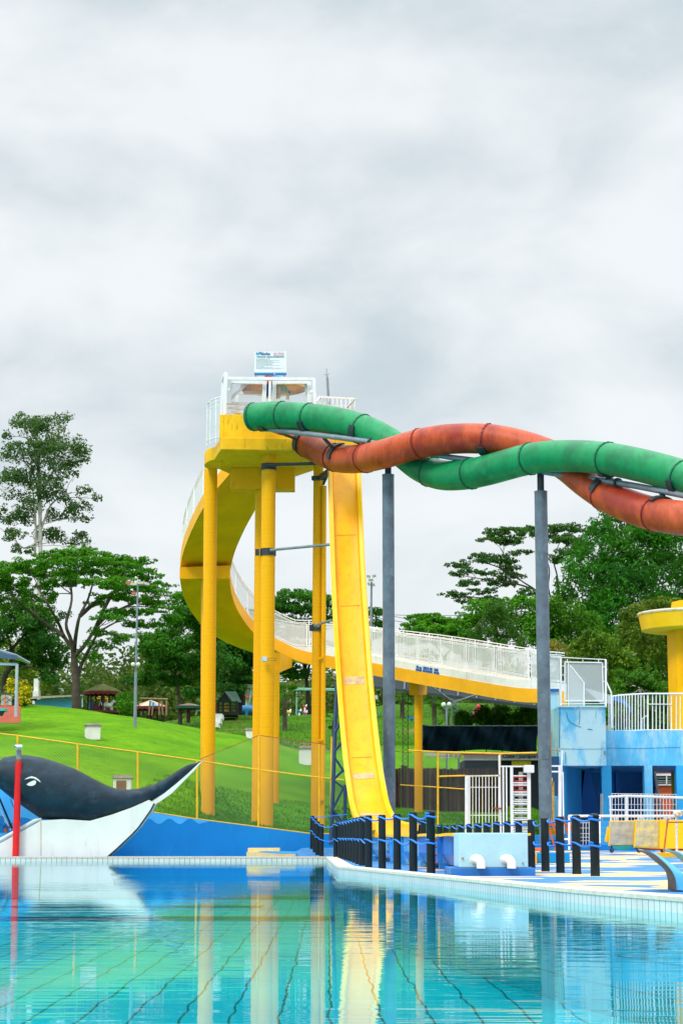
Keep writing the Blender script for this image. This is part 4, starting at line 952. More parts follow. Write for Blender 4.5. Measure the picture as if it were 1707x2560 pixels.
# ================================================================ bollards and ropes
def bollards():
    def make(px, top, bot, lab, grp, dome=False, dia=None, z0=None):
        g = G(px, bot, 0) if z0 is None else None
        if z0 is not None: Y, z = z0; p = P(px, bot, Y); g = Vector((p.x, Y, z))
        Y = g.y; H = P(px, top, Y).z-g.z; r = (M(dia, Y)/2 if dia else .074)
        t = thing('bollard', lab, 'bollard', tuple(g), grp)
        mb = MB(); prof = [(r*1.03, -.05), (r*1.03, .02), (r, .05), (r*.99, H*.5), (r, H-.025), (r*.94, H-.008), (r*.6, H)] if not dome else [(r*1.03, -.05), (r, .05), (r, H-.06), (r*1.1, H-.05), (r*1.1, H-.03), (r*.8, H-.008), (r*.3, H)]
        mb.lathe(prof, tuple(g), 20); part('post', mb, BLK, t, smooth=40); part('worn_top', MB().lathe([(r*.7, 0), (r*.6, .006)], (g.x, g.y, g.z+H-.004), 16), mat('worn_top_grey', (.10, .115, .12), .7), t)
        return g, H, r
    def rope(name, lab, pts, grp, closed=False, sag=.05, wrap=True):
        """pts: (ground point, height, radius) per bollard; the rope loops round each and sags between"""
        mb = MB(); q = []
        for i, (g, h, r) in enumerate(pts):
            nxt = pts[min(i+1, len(pts)-1)][0]; prv = pts[max(i-1, 0)][0]; d = (nxt-prv); d.z = 0; d.normalize()
            s = Vector((d.y, -d.x, 0));
            if s.y > 0: s = -s
            c = Vector((g.x, g.y, g.z+h)); rr = r+.013
            q += [c-d*rr*.9+s*rr*.45+Vector((0, 0, -.01)), c+s*rr+Vector((0, 0, .005)), c+d*rr*.9+s*rr*.45]
            if i < len(pts)-1:
                n = pts[i+1]; e = Vector((n[0].x, n[0].y, n[0].z+n[1])); dd = e-c; f = c.lerp(e, .5); sg = sag*random.uniform(.7, 1.4)*min(1.3, dd.length/1.8)
                q += [c.lerp(e, .25)-Vector((0, 0, sg*.8)), f-Vector((0, 0, sg)), c.lerp(e, .75)-Vector((0, 0, sg*.75))]
        mb.tube(catmull(q, 4), .017, 8); tt = solo(name, mb, ROPE, lab, 'rope', group=grp, smooth=60)
        return tt
    cx = lambda c: 760+c*.2551; cyy = lambda c: 1980+c*.2551
    A = []; ord_ = ['rearmost', 'second', 'third', 'front']
    for i, (c, tp, bt, z, Y) in enumerate(((80, 232, 550, None, 71), (107, 258, 590, None, 70), (132, 288, 615, None, 69.2), (171, 315, 638, None, 68.6))):
        p = P(cx(c), cyy(bt), Y); A.append(make(cx(c), cyy(tp), cyy(bt), '%s black bollard of the short stepped row beside the blue wall' % ord_[i], 'bollards by the blue wall', z0=(Y, p.z)))
    B = make(cx(310), cyy(305), cyy(642), 'lone black bollard at the pool corner, left of the dense row', 'bollards along the pool edge')
    Cc = []
    row = [(357, 287, 648), (385, 281, 655), (413, 276, 664), (442, 269, 672), (470, 262, 682), (500, 254, 693), (532, 247, 707), (570, 238, 722), (633, 228, 738), (765, 223, 750), (912, 212, 760), (1070, 196, 779), (1243, 181, 800)]
    nm = ['farthest', 'second farthest', 'third farthest', 'fourth farthest', 'fifth farthest', 'sixth farthest', 'seventh farthest', 'eighth farthest', 'nearest']
    for i, (c, tp, bt) in enumerate(row):
        if i < 9: lab = '%s black bollard in the dense row running along the pool edge' % nm[i]
        else: lab = ['black bollard first right of the dense row, before the yellow slide end', 'black bollard second right of the dense row, before the rusty blue channel', 'scratched black bollard with a white scrape, left of the domed one', 'domed black bollard with doubled blue rope, left of the pale box'][i-9]
        Cc.append(make(cx(c), cyy(tp), cyy(bt), lab, 'bollards along the pool edge', dome=(i == 12)))
    dx = lambda c: 1000+c*.2551; dy = lambda c: 1800+c*.2551; D = []
    for i, (c, tp, wd) in enumerate(((180, 985, 0), (228, 978, 12.5), (390, 1026, 12.8), (450, 1030, 12.8), (521, 1026, 13.2), (596, 1020, 14), (680, 1018, 14.5), (765, 1012, 15), (851, 1005, 15.5), (948, 996, 16), (1053, 991, 16.4), (1165, 983, 17))):
        w_ = wd or 12; Y = .145*FPX/w_; x = P(dx(c), 0, Y).x; Y = max(Y, 44)
        b = (HZ+(CAMZ-deck_z(x, Y))*FPX/Y); ords = ['first', 'second', 'third', 'fourth', 'fifth', 'sixth', 'seventh', 'eighth', 'ninth', 'tenth', 'eleventh', 'twelfth']
        D.append(make(dx(c), dy(tp), b, '%s black bollard from the left in the row behind the pale blue box' % ords[i], 'bollards behind the splash box', z0=(Y, deck_z(x, Y))))
    ex = lambda c: 1307+c*.2551; ey = lambda c: 1860+c*.2551; E = []
    el = ['first black bollard right of the pale box, touching it', 'second black bollard right of the pale box, before the grey pole', 'middle black bollard between grey pole and orange ladder', 'fourth black bollard right of the pale box, beside the wire grid', 'domed black bollard at the right end with doubled blue rope']
    for i, (c, tp, bt) in enumerate(((84, 740, 1215), (219, 725, 1248), (365, 711, 1262), (525, 697, 1275), (706, 682, 1295))):
        E.append(make(ex(c), ey(tp), ey(bt), el[i], 'bollards right of the splash box', dome=(i == 4)))
    grp = 'blue ropes strung between bollards'
    tops = lambda S_, f=.94: [(g, H*f, r) for g, H, r in S_]; mids = lambda S_: [(g, H*.53, r) for g, H, r in S_]
    for S_, w_ in ((A+[B], 'past the blue wall'), ([B]+Cc, 'along the pool edge'), (D, 'behind the pale blue box'), ([D[-1]]+E, 'right of the pale box')):
        rope('blue_rope', 'upper blue rope looped on the bollards '+w_, tops(S_, .95), grp); rope('blue_rope', 'lower blue rope looped on the bollards '+w_, mids(S_), grp)
    for e, w_ in ((Cc[-1], 'left of the pale box'), (E[-1], 'at the right end')):
        g, H, r = e
        for f, nm_ in ((.90, 'upper'), (.48, 'lower')):
            mb = MB(); pts = [(g.x+(r+.014)*math.cos(a), g.y+(r+.014)*math.sin(a), g.z+H*f+.01*math.sin(2*a)) for a in np.linspace(0, 2*math.pi, 20)]; mb.tube(pts, .017, 8)
            solo('rope_loop', mb, ROPE, '%s extra loop of blue rope tied on the domed bollard %s' % (nm_, w_), 'rope', group=grp, smooth=60)
    # far tie line to the slide mast
    g, H, r = A[0]; mb = MB().tube([Vector((g.x, g.y, g.z+H*.95)), P(820, 2041, 70.3), P(868, 2036, 69)], .014, 6); solo('blue_rope', mb, ROPE, 'thin straight blue rope from rearmost bollard towards the slide foot', 'rope', group=grp)
bollards()
# ================================================================ splash channel and pump box
def channel():
    t = thing('splash_channel', 'blue fibreglass run-out channel with yellow lip and rusty bolts at the slide foot', 'channel', (1.3, 46, 0))
    a, b = G(931, 2151, 0), G(1119, 2177, 0); d = (b-a).normalized(); n = Vector((d.y, -d.x, 0))
    if n.x < 0: n = -n
    end = a+d*((35.0-a.y)/d.y); m1 = mat('channel_blue', (.02, .33, .78), .35, .1, 1.2, dirt=(.45, .70, .85), dirt_amt=.8, dirt_scale=(1.4, 1.4, .6), dirt_lo=.46, dirt_hi=.6); m2 = mat('channel_deep_blue', (.01, .17, .62), .35, .15, 2, dirt=(.35, .45, .55), dirt_amt=.4)
    L_ = (end-a).length; W = .92; H = .64; pos = lambda px: next((k*.05 for k in range(int(L_/.05)) if proj(a+d*(k*.05)+Vector((0, 0, .3)))[0] >= px), L_)
    cuts = [0, pos(980), pos(1008), pos(1046), pos(1104), L_]
    for i in range(5):
        p, q = a+d*(cuts[i]+.06), a+d*(cuts[i+1]-.06); z = Vector((0, 0, 1)); mm = m2 if i >= 3 else m1
        for s, o in ((0, 0), (1, W)):
            P0, Q0 = p+n*o, q+n*o; k = n*(.05 if s == 0 else -.05)
            mb = MB().hexa([P0+z*.10+k*2, Q0+z*.10+k*2, Q0+z*.10+k*2.6, P0+z*.10+k*2.6], [P0+z*.30, Q0+z*.30, Q0+z*.30+k, P0+z*.30+k]); mb.hexa([P0+z*.30, Q0+z*.30, Q0+z*.30+k, P0+z*.30+k], [P0+z*H, Q0+z*H, Q0+z*H+k, P0+z*H+k])
            part('side_panel', mb, mm, t)
        part('floor_panel', MB().hexa([p+n*.12+z*.10, q+n*.12+z*.10, q+n*(W-.12)+z*.10, p+n*(W-.12)+z*.10], [p+n*.12+z*.16, q+n*.12+z*.16, q+n*(W-.12)+z*.16, p+n*(W-.12)+z*.16]), m1, t)
    for i in range(0, 6):
        c = a+d*cuts[i]; z = Vector((0, 0, 1)); dd = d*.06
        fl = part('flange', MB().hexa([c-dd-n*.06+z*.02, c+dd-n*.06+z*.02, c+dd+n*(W+.06)+z*.02, c-dd+n*(W+.06)+z*.02], [c-dd-n*.06+z*.12, c+dd-n*.06+z*.12, c+dd+n*(W+.06)+z*.12, c-dd+n*(W+.06)+z*.12]).hexa([c-dd-n*.09+z*.12, c+dd-n*.09+z*.12, c+dd+n*.0+z*.12, c-dd+n*.0+z*.12], [c-dd-n*.09+z*(H-.01), c+dd-n*.09+z*(H-.01), c+dd+z*(H-.01), c-dd+z*(H-.01)]), m2 if i > 3 else m1, t)
        for hh in (.13, .28, .43, .57):
            q = c-n*.095+z*hh; part('bolt', MB().tube([q, q-n*.03], .022, 8), RUST, fl)
            if i in (1, 2) and hh in (.28, .13, .43): part('rust_stain', MB().prism([q-n*.001-d*.05+z*.05, q-n*.001+d*.05+z*.04, q-n*.001+d*.04-z*.08, q-n*.001-d*.02-z*.06], -n*.002), RUST, fl)
    z = Vector((0, 0, 1)); rings = []
    for k in range(25):
        c = a+d*(L_*k/24); w_ = .012*math.sin(k*1.3); rings.append([c-n*.07+z*(H-.02+w_), c-n*.05+z*(H+.035+w_), c+n*.08+z*(H+.035+w_), c+n*.08+z*(H+.0+w_)])
    part('lip', MB().loft(rings), YELS2, t, smooth=50); part('lip', MB().loft([[v+n*(W-.02) for v in r] for r in rings]), YELS2, t, smooth=50)
    # pump box
    x0, x1 = P(1146, 2170, 33.4), P(1319, 2170, 33.4); zt = P(1230, 2082, 33.4).z
    t = thing('pump_box', 'pale blue box on a darker blue plinth with two white pipe elbows', 'box', ((x0.x+x1.x)/2, 33.4, 0))
    pb = G(1126, 2190, 0); pe = G(1343, 2191, 0)
    part('plinth', MB().box((pb.x, pb.y, -.02), (pe.x, pb.y+2.0, .125)), mat('plinth_blue', (.01, .16, .50), .6, .1, 2, .1, 20), t, bevel=.01)
    part('box_body', MB().box((x0.x, 33.35, .126), (x1.x, 34.8, zt)), mat('pale_blue_render', (.38, .62, .74), .75, .06, 2, .3, 30, dirt=(.25, .50, .68), dirt_amt=.4), t, bevel=.02)
    for px in (1192, 1268):
        e = P(px, 2148, 33.3); pts = [Vector((e.x, 33.4, e.z+.01))]+[Vector((e.x+.015+.06*(1-math.cos(k)), 33.25, e.z-.02+.07*math.sin(k)-.0)) for k in np.linspace(.2, 1.5, 5)]
        cx_ = e.x-.01; q = [Vector((cx_-.03, 33.42, e.z-.01)), Vector((cx_-.02, 33.30, e.z)), Vector((cx_+.02, 33.23, e.z)), Vector((cx_+.055, 33.21, e.z-.04)), Vector((cx_+.065, 33.21, e.z-.09)), Vector((cx_+.065, 33.21, .12))]
        el = part('pipe_elbow', MB().tube(catmull(q, 4), .072, 20), mat('white_plastic', (.80, .84, .85), .35, .02), t, smooth=60)
        part('coupling', MB().tube([q[0], q[0].lerp(q[1], .6)], .080, 20), MATS['white_plastic'], el, smooth=60)
    for px, py in ((1156, 2146), (1306, 2158)): q = P(px, py, 33.34); part('bolt', MB().tube([q, q+Vector((0, -.02, 0))], .016, 8), RUST if px < 1200 else GREYP, t)
channel()
# ================================================================ blue pool building on the right
def building():
    t = thing('pool_building', 'blue concrete pool building with open ground floor and washed-out parapet', 'building', (P(1560, 2120, 75).x, 78, .2))
    def bx(nm, px0, px1, py0, py1, Y, dep, m, bev=0): a, b = P(px0, py1, Y), P(px1, py0, Y); return part(nm, MB().box((a.x, Y, a.z), (b.x, Y+dep, b.z)), m, t, bevel=bev)
    b1 = bx('parapet', 1397, 1512, 1768, 1914, 74, 3.0, LBU); b2 = bx('parapet', 1512.2, 2000, 1827, 1914, 75.2, .5, LB)
    bx('parapet_cap', 1395, 1514, 1764, 1768, 73.93, 3.1, LBP)
    bx('terrace_slab', 1512.4, 2000, 1860, 1913, 75.8, 9.3, LB); bx('terrace_slab', 1397, 1512, 1880, 1913.5, 77.1, 8, LB)
    bx('pier', 1506.6, 1527, 1914, 2126, 75, .32, SKYB2); bx('pier', 1614, 1629, 1914, 2126, 75.1, .5, LB); bx('pier', 1694, 1712, 1914, 2126, 75.1, .5, SKYB2); bx('pier', 1400, 1404, 1914, 2126, 74.02, .4, SKYB2)
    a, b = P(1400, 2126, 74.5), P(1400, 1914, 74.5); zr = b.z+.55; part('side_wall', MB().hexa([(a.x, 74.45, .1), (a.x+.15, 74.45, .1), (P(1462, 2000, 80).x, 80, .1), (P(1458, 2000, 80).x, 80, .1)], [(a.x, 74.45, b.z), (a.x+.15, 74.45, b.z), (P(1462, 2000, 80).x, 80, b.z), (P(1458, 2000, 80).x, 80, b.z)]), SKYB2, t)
    x0 = a.x; z0, z1 = .1, b.z
    xo0, xo1 = P(1638, 2000, 84).x, P(1684, 2000, 84).x
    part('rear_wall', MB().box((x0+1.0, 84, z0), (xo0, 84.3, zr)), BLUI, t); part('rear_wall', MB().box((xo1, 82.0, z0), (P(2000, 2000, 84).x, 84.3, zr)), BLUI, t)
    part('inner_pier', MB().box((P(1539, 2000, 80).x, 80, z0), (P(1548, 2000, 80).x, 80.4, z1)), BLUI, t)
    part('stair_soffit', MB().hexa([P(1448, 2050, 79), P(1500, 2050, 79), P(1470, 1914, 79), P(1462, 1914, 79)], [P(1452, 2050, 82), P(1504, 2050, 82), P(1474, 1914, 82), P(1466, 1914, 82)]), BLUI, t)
    part('stair_stringer', MB().prism([P(1632, 1926, 79), P(1637, 1926, 79), P(1656, 2030, 79), P(1657, 2060, 79), P(1648, 2060, 79), P(1644, 2000, 79)], (0, .25, 0)), mat('stair_beige', (.55, .52, .44), .7), t)
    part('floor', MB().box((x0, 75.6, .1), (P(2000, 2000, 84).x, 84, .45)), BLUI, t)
    # low tiled wall in front
    lw = part('low_wall', MB().box((P(1402, 2000, 73.4).x, 73.4, .05), (P(1720, 2000, 73.4).x, 73.8, P(0, 2052, 73.4).z)), LOWT, t)
    part('low_wall_base', MB().box((P(1402, 2000, 73.2).x, 73.0, .05), (P(1720, 2000, 73.2).x, 73.395, P(0, 2112, 73.0).z)), BLU, t)
    # cracks in the render of the parapet
    cr = mat('crack_blue', (.01, .20, .33), .8)
    def crack(pts, Y, r=.012): part('crack', MB().tube([P(x, y, Y) for x, y in pts], r, 4), cr, t)
    crack([(1415, 1780), (1418, 1795), (1424, 1805), (1430, 1809), (1440, 1814), (1452, 1818)], 73.99); crack([(1448, 1776), (1448, 1800), (1446, 1811)], 73.99); crack([(1490, 1777), (1488, 1793)], 73.99, .007); crack([(1468, 1823), (1480, 1824)], 73.99)
    crack([(1398.5, 1770), (1398, 1800), (1397.5, 1870)], 73.99, .02); crack([(1399, 1872), (1450, 1873), (1510, 1872)], 73.99, .006); crack([(1513, 1870), (1600, 1871), (1700, 1868)], 75.19, .006); crack([(1413, 1880), (1413, 1908)], 73.99, .010)
    # terrace railing
    r = part('terrace_railing', MB().tube([P(1527, 1741, 75.6), P(1560, 1737, 75.5), P(1617, 1734, 75.4), P(1760, 1734, 75.4)], .028, 8).tube([P(1519, 1828, 75.6), P(1617, 1825, 75.4), P(1760, 1825, 75.4)], .02, 6), WHT, t)
    for i, px in enumerate([1521, 1526, 1531, 1538, 1545, 1552, 1559, 1565, 1572, 1579, 1587, 1594, 1601, 1609, 1618, 1630, 1639, 1648.5, 1658, 1668, 1677, 1689, 1699, 1709, 1719]):
        part('baluster', MB().bar(P(px, 1828, 75.45), P(px, 1740 if px < 1540 else 1735, 75.45), .055 if px == 1618 else .034), WHT, r)
    part('mid_rail', MB().bar(P(1618, 1760, 75.4), P(1677, 1760.5, 75.4), .03), WHT, r); part('stair_rail', MB().bar(P(1603, 1797, 76), P(1617, 1788, 76), .03).bar(P(1603, 1797, 76), P(1603, 1828, 76), .05), WHT, r)
    # landing cage at the ramp's foot
    cg = part('ramp_gate_frame', MB().bar(P(1401, 1768, 74.6), P(1401, 1646, 74.6), .07), WHT, t)
    for a_, b_, wd in (((1376, 1642), (1514, 1649), .03), ((1513, 1768), (1513, 1649), .07), ((1411, 1752), (1507, 1752), .045), ((1411, 1656), (1411, 1752), .04), ((1411, 1655), (1505, 1656.5), .04), ((1505, 1656), (1507, 1752), .04), ((1403, 1759), (1512, 1759), .025), ((1459, 1708), (1459, 1768), .05), ((1460, 1708), (1424, 1663), .04), ((1403, 1665), (1411, 1665), .025), ((1403, 1703), (1411, 1703), .025), ((1505, 1667), (1513, 1667), .03), ((1505, 1704), (1513, 1704), .03), ((1420, 1655), (1420, 1768), .03), ((1515, 1705), (1528, 1734), .05), ((1527, 1733), (1528, 1820), .05)):
        part('frame_bar', MB().bar(P(*a_, 74.6), P(*b_, 74.6), wd), WHT, cg)
    for px in (1417, 1456, 1495): part('frame_bar', MB().bar(P(px, 1648, 74.6), P(px, 1655, 74.6), .025), WHT, cg)
    part('mesh_panel', MB().quad(P(1411, 1752, 74.62), P(1507, 1752, 74.62), P(1505, 1656, 74.62), P(1411, 1656, 74.62)), MESHT2, cg)
    part('mesh_panel', MB().quad(P(1420, 1765, 76), P(1459, 1765, 76), P(1459, 1708, 76), P(1420, 1658, 76)), MESHW, cg); part('mesh_panel', MB().quad(P(1460, 1720, 76), P(1528, 1738, 76), P(1528, 1760, 76), P(1500, 1758, 76)), MESHW, cg)
    part('mesh_panel', MB().quad(P(1374, 1716, 75.5), P(1393, 1718, 75.5), P(1393, 1652, 75.5), P(1374, 1650, 75.5)), MESHW, cg)
    # abutment under the ramp foot
    bx('abutment', 1366, 1396.5, 1728, 1831, 76.5, 1.5, LBP); bx('abutment_pillar', 1366, 1380, 1831, 2110, 76.4, .9, YEL); bx('abutment_beam', 1380.2, 1397, 1820, 1831.5, 76.4, .9, YEL); bx('abutment_pillar', 1391, 1397, 1831.7, 2060, 76.6, .9, ORY)
    bx('blue_trim', 1366, 1397, 1722, 1727.8, 76.4, 1.6, mat('blue_sign_paint', (.005, .10, .42), .5))
    part('wall_lamp', MB().cbox(P(1511, 1882, 73.9), (.05, .12, .14)), GREYP, t)
    # conduit
    part('conduit', MB().bar(P(1501, 2053, 74.3), P(1501, 1984, 74.3), .03).bar(P(1505, 2053, 74.3), P(1505, 1984, 74.3), .03), mat('conduit_beige', (.5, .47, .40), .5), t)
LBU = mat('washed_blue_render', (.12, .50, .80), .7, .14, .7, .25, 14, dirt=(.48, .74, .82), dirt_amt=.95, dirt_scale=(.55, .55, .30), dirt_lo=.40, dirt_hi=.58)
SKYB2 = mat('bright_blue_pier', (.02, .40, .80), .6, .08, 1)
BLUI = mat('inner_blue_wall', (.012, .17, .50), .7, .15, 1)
ORY = mat('amber_paint', (.80, .34, .0), .55, .1, 2)
MESHT2 = mesh_mat('fence_sheet_mesh', (.60, .66, .68), .03, .32, .50)
LOWT = tile_mat('blue_block_wall', (.02, .33, .72), (.01, .22, .50), 50, 50, 0, 0, .6)
def _lowt():
    t = LOWT.node_tree; b = t.nodes['Principled BSDF']; tc = N(t, 'ShaderNodeTexCoord'); sp = N(t, 'ShaderNodeSeparateXYZ'); t.links.new(tc.outputs['Object'], sp.inputs[0])
    k = math_n(t, 'LESS_THAN', math_n(t, 'FRACT', math_n(t, 'DIVIDE', sp.outputs[2], .19)), .09); t.links.new(mix_c(t, k, mix_c(t, ramp(t, noise(t, tc.outputs['Object'], 1.2, 5, .6), .35, .65), (.02, .26, .62), (.03, .38, .74)), (.10, .48, .78)), b.inputs['Base Color'])
_lowt()
building()
def far_house():
    t = thing('orange_house', 'orange house with a louvred window seen through the pool building', 'house', tuple(P(1660, 2100, 92)))
    a, b = P(1600, 2075, 92), P(1800, 1880, 92); part('wall', MB().box((a.x, 92, a.z-2), (b.x, 96, b.z)), mat('orange_render', (.72, .13, .035), .8, .06), t)
    w_ = part('window', MB().box((P(1640, 2000, 91.9).x, 91.9, P(0, 1962, 91.9).z), (P(1690, 2000, 91.9).x, 91.99, P(0, 1938, 91.9).z)), mat('dark_glass', (.01, .05, .06), .15), t)
    for y in (1945, 1952, 1957): part('louvre', MB().bar(P(1640, y, 91.85), P(1690, y, 91.85), .05, .03), mat('louvre_grey', (.40, .42, .38), .5), w_)
    part('frame', MB().bar(P(1637, 1937, 91.8), P(1690, 1937, 91.8), .09), WHT, w_); part('frame', MB().bar(P(1665, 1937, 91.8), P(1665, 1962, 91.8), .05), WHT, w_); part('frame', MB().bar(P(1640, 1962, 91.8), P(1690, 1962, 91.8), .05), WHT, w_)
far_house()
def water_tower():
    c = P(1748, 1825, 84); t = thing('mushroom_tower', 'yellow tower with a wide peeling ring, behind the terrace railing at the right', 'tower', (c.x, 84, c.z))
    z0 = P(0, 1576, 84).z; z1 = P(0, 1536, 84).z; r1 = M(146, 84); r0 = M(138, 84)
    part('ring', MB().lathe([(.8, z0-.02), (r0-.5, z0-.05), (r0, z0), (r1, z1), (r1-.3, z1+.02), (.8, z1-.05)], (c.x, 84, 0), 48), YELR, t, smooth=30)
    part('rim', MB().lathe([(r1+.01, z1-.06), (r1+.04, z1), (r1+.02, z1+.05), (r1-.1, z1+.06)], (c.x, 84, 0), 48, cap=False), mat('peeling_rim', (.80, .55, .15), .7, .3, 4, dirt=(.75, .68, .62), dirt_amt=.9, dirt_lo=.42, dirt_hi=.5, dirt_scale=(1.5, 1.5, 3)), t, smooth=30)
    part('shaft', MB().lathe([(M(73, 84), -3), (M(76, 84), z0)], (c.x, 84, 0), 10), YEL, t)
    part('head', MB().lathe([(M(66, 84), z1), (M(62, 84), z1+.5)], (c.x, 84, 0), 10), YEL, t)
water_tower()
def pipe_rails():
    t = thing('pipe_railing', 'thick white double pipe railing in front of the pool building', 'railing', tuple(P(1600, 2060, 72.8)))
    for a, b, r in (((1520, 1993), (1562, 1990), .045), ((1562, 1990), (1720, 1995), .045), ((1522, 2025), (1720, 2027), .027), ((1524, 1993), (1526, 2055), .03), ((1565, 1990), (1565, 2055), .05)): part('pipe', MB().tube([P(*a, 72.8), P(*b, 72.8)], r, 10), WHT, t, smooth=40)
    gr = part('grille', MB().bar(P(1527, 1984, 73.1), P(1690, 1986, 73.1), .02), WHT, t)
    for k in range(21): part('grille_bar', MB().bar(P(1529+k*8, 2055, 73.1), P(1529+k*8, 1985, 73.1), .034 if k == 9 else .02), WHT, gr)
    part('grille_bar', MB().bar(P(1527, 2011, 73.1), P(1690, 2011, 73.1), .014), WHT, gr); part('grille_bar', MB().bar(P(1527, 2043, 73.1), P(1690, 2043, 73.1), .014), WHT, gr)
    t = thing('handrail', 'long white pipe handrail above the yellow mats with taped joint', 'railing', tuple(G(1689, 2141, .09)))
    Y = 60; part('rail_pipe', MB().tube([P(1420, 2040, Y), P(1688, 2040, Y)], .034, 10), WHT, t, smooth=40); part('rail_post', MB().tube([P(1691, 2136, Y), P(1689, 2036, Y)], .035, 10), mat('worn_white_pipe', (.60, .62, .66), .5, .2, 12, dirt=(.2, .2, .25), dirt_amt=.5, dirt_scale=(6, 6, 6)), t, smooth=40)
    part('joint', MB().tube([P(1683, 2032, Y-.05), P(1696, 2031, Y-.05), P(1699, 2041, Y-.05)], .06, 12), WHT, t, smooth=40); part('joint_tape', MB().tube([P(1691, 2040, Y-.1), P(1697, 2030, Y-.1)], .06, 12), mat('old_tape', (.55, .42, .25), .8, .4, 20), t, smooth=40)
    part('rail_pipe', MB().tube([P(1698, 2032, Y), P(1730, 2042, Y)], .04, 10), MATS['old_tape'], t); part('rail_post', MB().tube([P(1422, 2125, Y), P(1422, 2040, Y)], .03, 8), WHT, t)
    part('rail_post', MB().tube([P(1498, 2108, Y), P(1498, 2042, Y)], .03, 8), WHT, t); part('cross_pipe', MB().tube([P(1410, 2098, Y), P(1422, 2098, Y)], .025, 8), WHT, t)
    for px in (1535, 1541, 1595, 1601, 1607, 1662, 1668, 1674): part('hanger', MB().tube([P(px, 2052, Y+.1), P(px, 2041, Y+.1)], .03, 8), WHT, t)
pipe_rails()
def mats():
    Y = 61.5
    foam = mat('worn_foam', (.42, .40, .33), .9, .2, 5, .3, 30, dirt=(.66, .50, .10), dirt_amt=.8, dirt_scale=(2.5, 2.5, 2.5), dirt_lo=.56, dirt_hi=.66)
    foam2 = mat('worn_foam_light', (.52, .47, .30), .9, .2, 5, .3, 30, dirt=(.80, .60, .08), dirt_amt=.85, dirt_scale=(2.2, 2.2, 2.2), dirt_lo=.54, dirt_hi=.62)
    ym = mat('yellow_vinyl', (.95, .55, .0), .45, .05, 2)
    def m_(nm, lab, q, face, inset, th=.14):
        t = thing('foam_mat', lab, 'mat', tuple(P(*q[0], Y)), 'mats lined up on the cart'); pts = [P(x, y, Y) for x, y in q]; part('cover', MB().prism(pts, (0, th, 0)), ym, t, bevel=.012)
        if face:
            c = sum(pts, Vector())/4; f = [p.lerp(c, inset)+Vector((0, -.012, 0)) for p in pts]; part('worn_face', MB().prism(f, (0, .01, 0)), face, t)
    m_('a', 'worn grey foam mat with a yellow border, left one on the cart', [(1521, 2115), (1582, 2114), (1587, 2051), (1523, 2052)], foam, .07)
    Y = 61.2; m_('b', 'worn cream foam mat with yellow spots, middle one on the cart', [(1583, 2119), (1647, 2122), (1648, 2050), (1588, 2049)], foam2, .09)
    Y = 61.0; m_('c', 'clean bright yellow mat at the right end of the cart', [(1648, 2122), (1725, 2122), (1725, 2050), (1649, 2049)], None, 0, .2)
    Y = 61.8; m_('d', 'small torn yellow mat leaning at the left end of the cart', [(1513, 2104), (1519, 2107), (1523, 2068), (1519, 2067)], None, 0, .3)
    t = thing('mat_cart', 'low cart with a teal tray and rusty frame carrying the foam mats', 'cart', tuple(P(1600, 2135, 61.6)))
    part('tray', MB().loft([[P(1527, 2113, y), P(1580, 2113, y), P(1574, 2122, y), P(1560, 2126, y), P(1545, 2125, y), P(1533, 2120, y)] for y in (61.5, 62.3)]), mat('teal_tub', (.01, .30, .26), .4), t)
    for px in (1528, 1596, 1655): part('wheel', MB().tube([P(px, 2126, 61.4), P(px, 2126, 61.55)], .07, 16), BLKS, t); part('strut', MB().bar(P(px, 2126, 61.6), P(px-1, 2112, 61.6), .05), RUST, t)
    part('frame', MB().bar(P(1586, 2121, 61.4), P(1715, 2124, 61.4), .06), mat('red_oxide', (.45, .05, .02), .7, .2), t); part('bed', MB().bar(P(1525, 2112, 61.9), P(1715, 2122.5, 61.9), .5, .03), BLKS, t)
    t = thing('orange_pole', 'thin leaning orange pole in front of the yellow mat', 'pole', tuple(G(1657, 2144, .09)))
    part('shaft', MB().tube([P(1656.5, 2143, 58.5), P(1668, 2047, 58.8)], .028, 10), mat('rusty_orange', (.42, .10, .02), .6, .25, 6), t); part('crossbar', MB().tube([P(1667, 2056, 58.7), P(1715, 2055, 58.7)], .018, 8), MATS['rusty_orange'], t)
    t = thing('yellow_kerb', 'low yellow kerb block on the deck behind the curved lounger', 'kerb', tuple(P(1660, 2140, 57)))
    a, b = P(1641, 2143, 57), P(1690, 2132, 57); part('block', MB().box((a.x, 57, deck_z(a.x, 57)), (b.x, 57.6, b.z)), YEL, t)
mats()
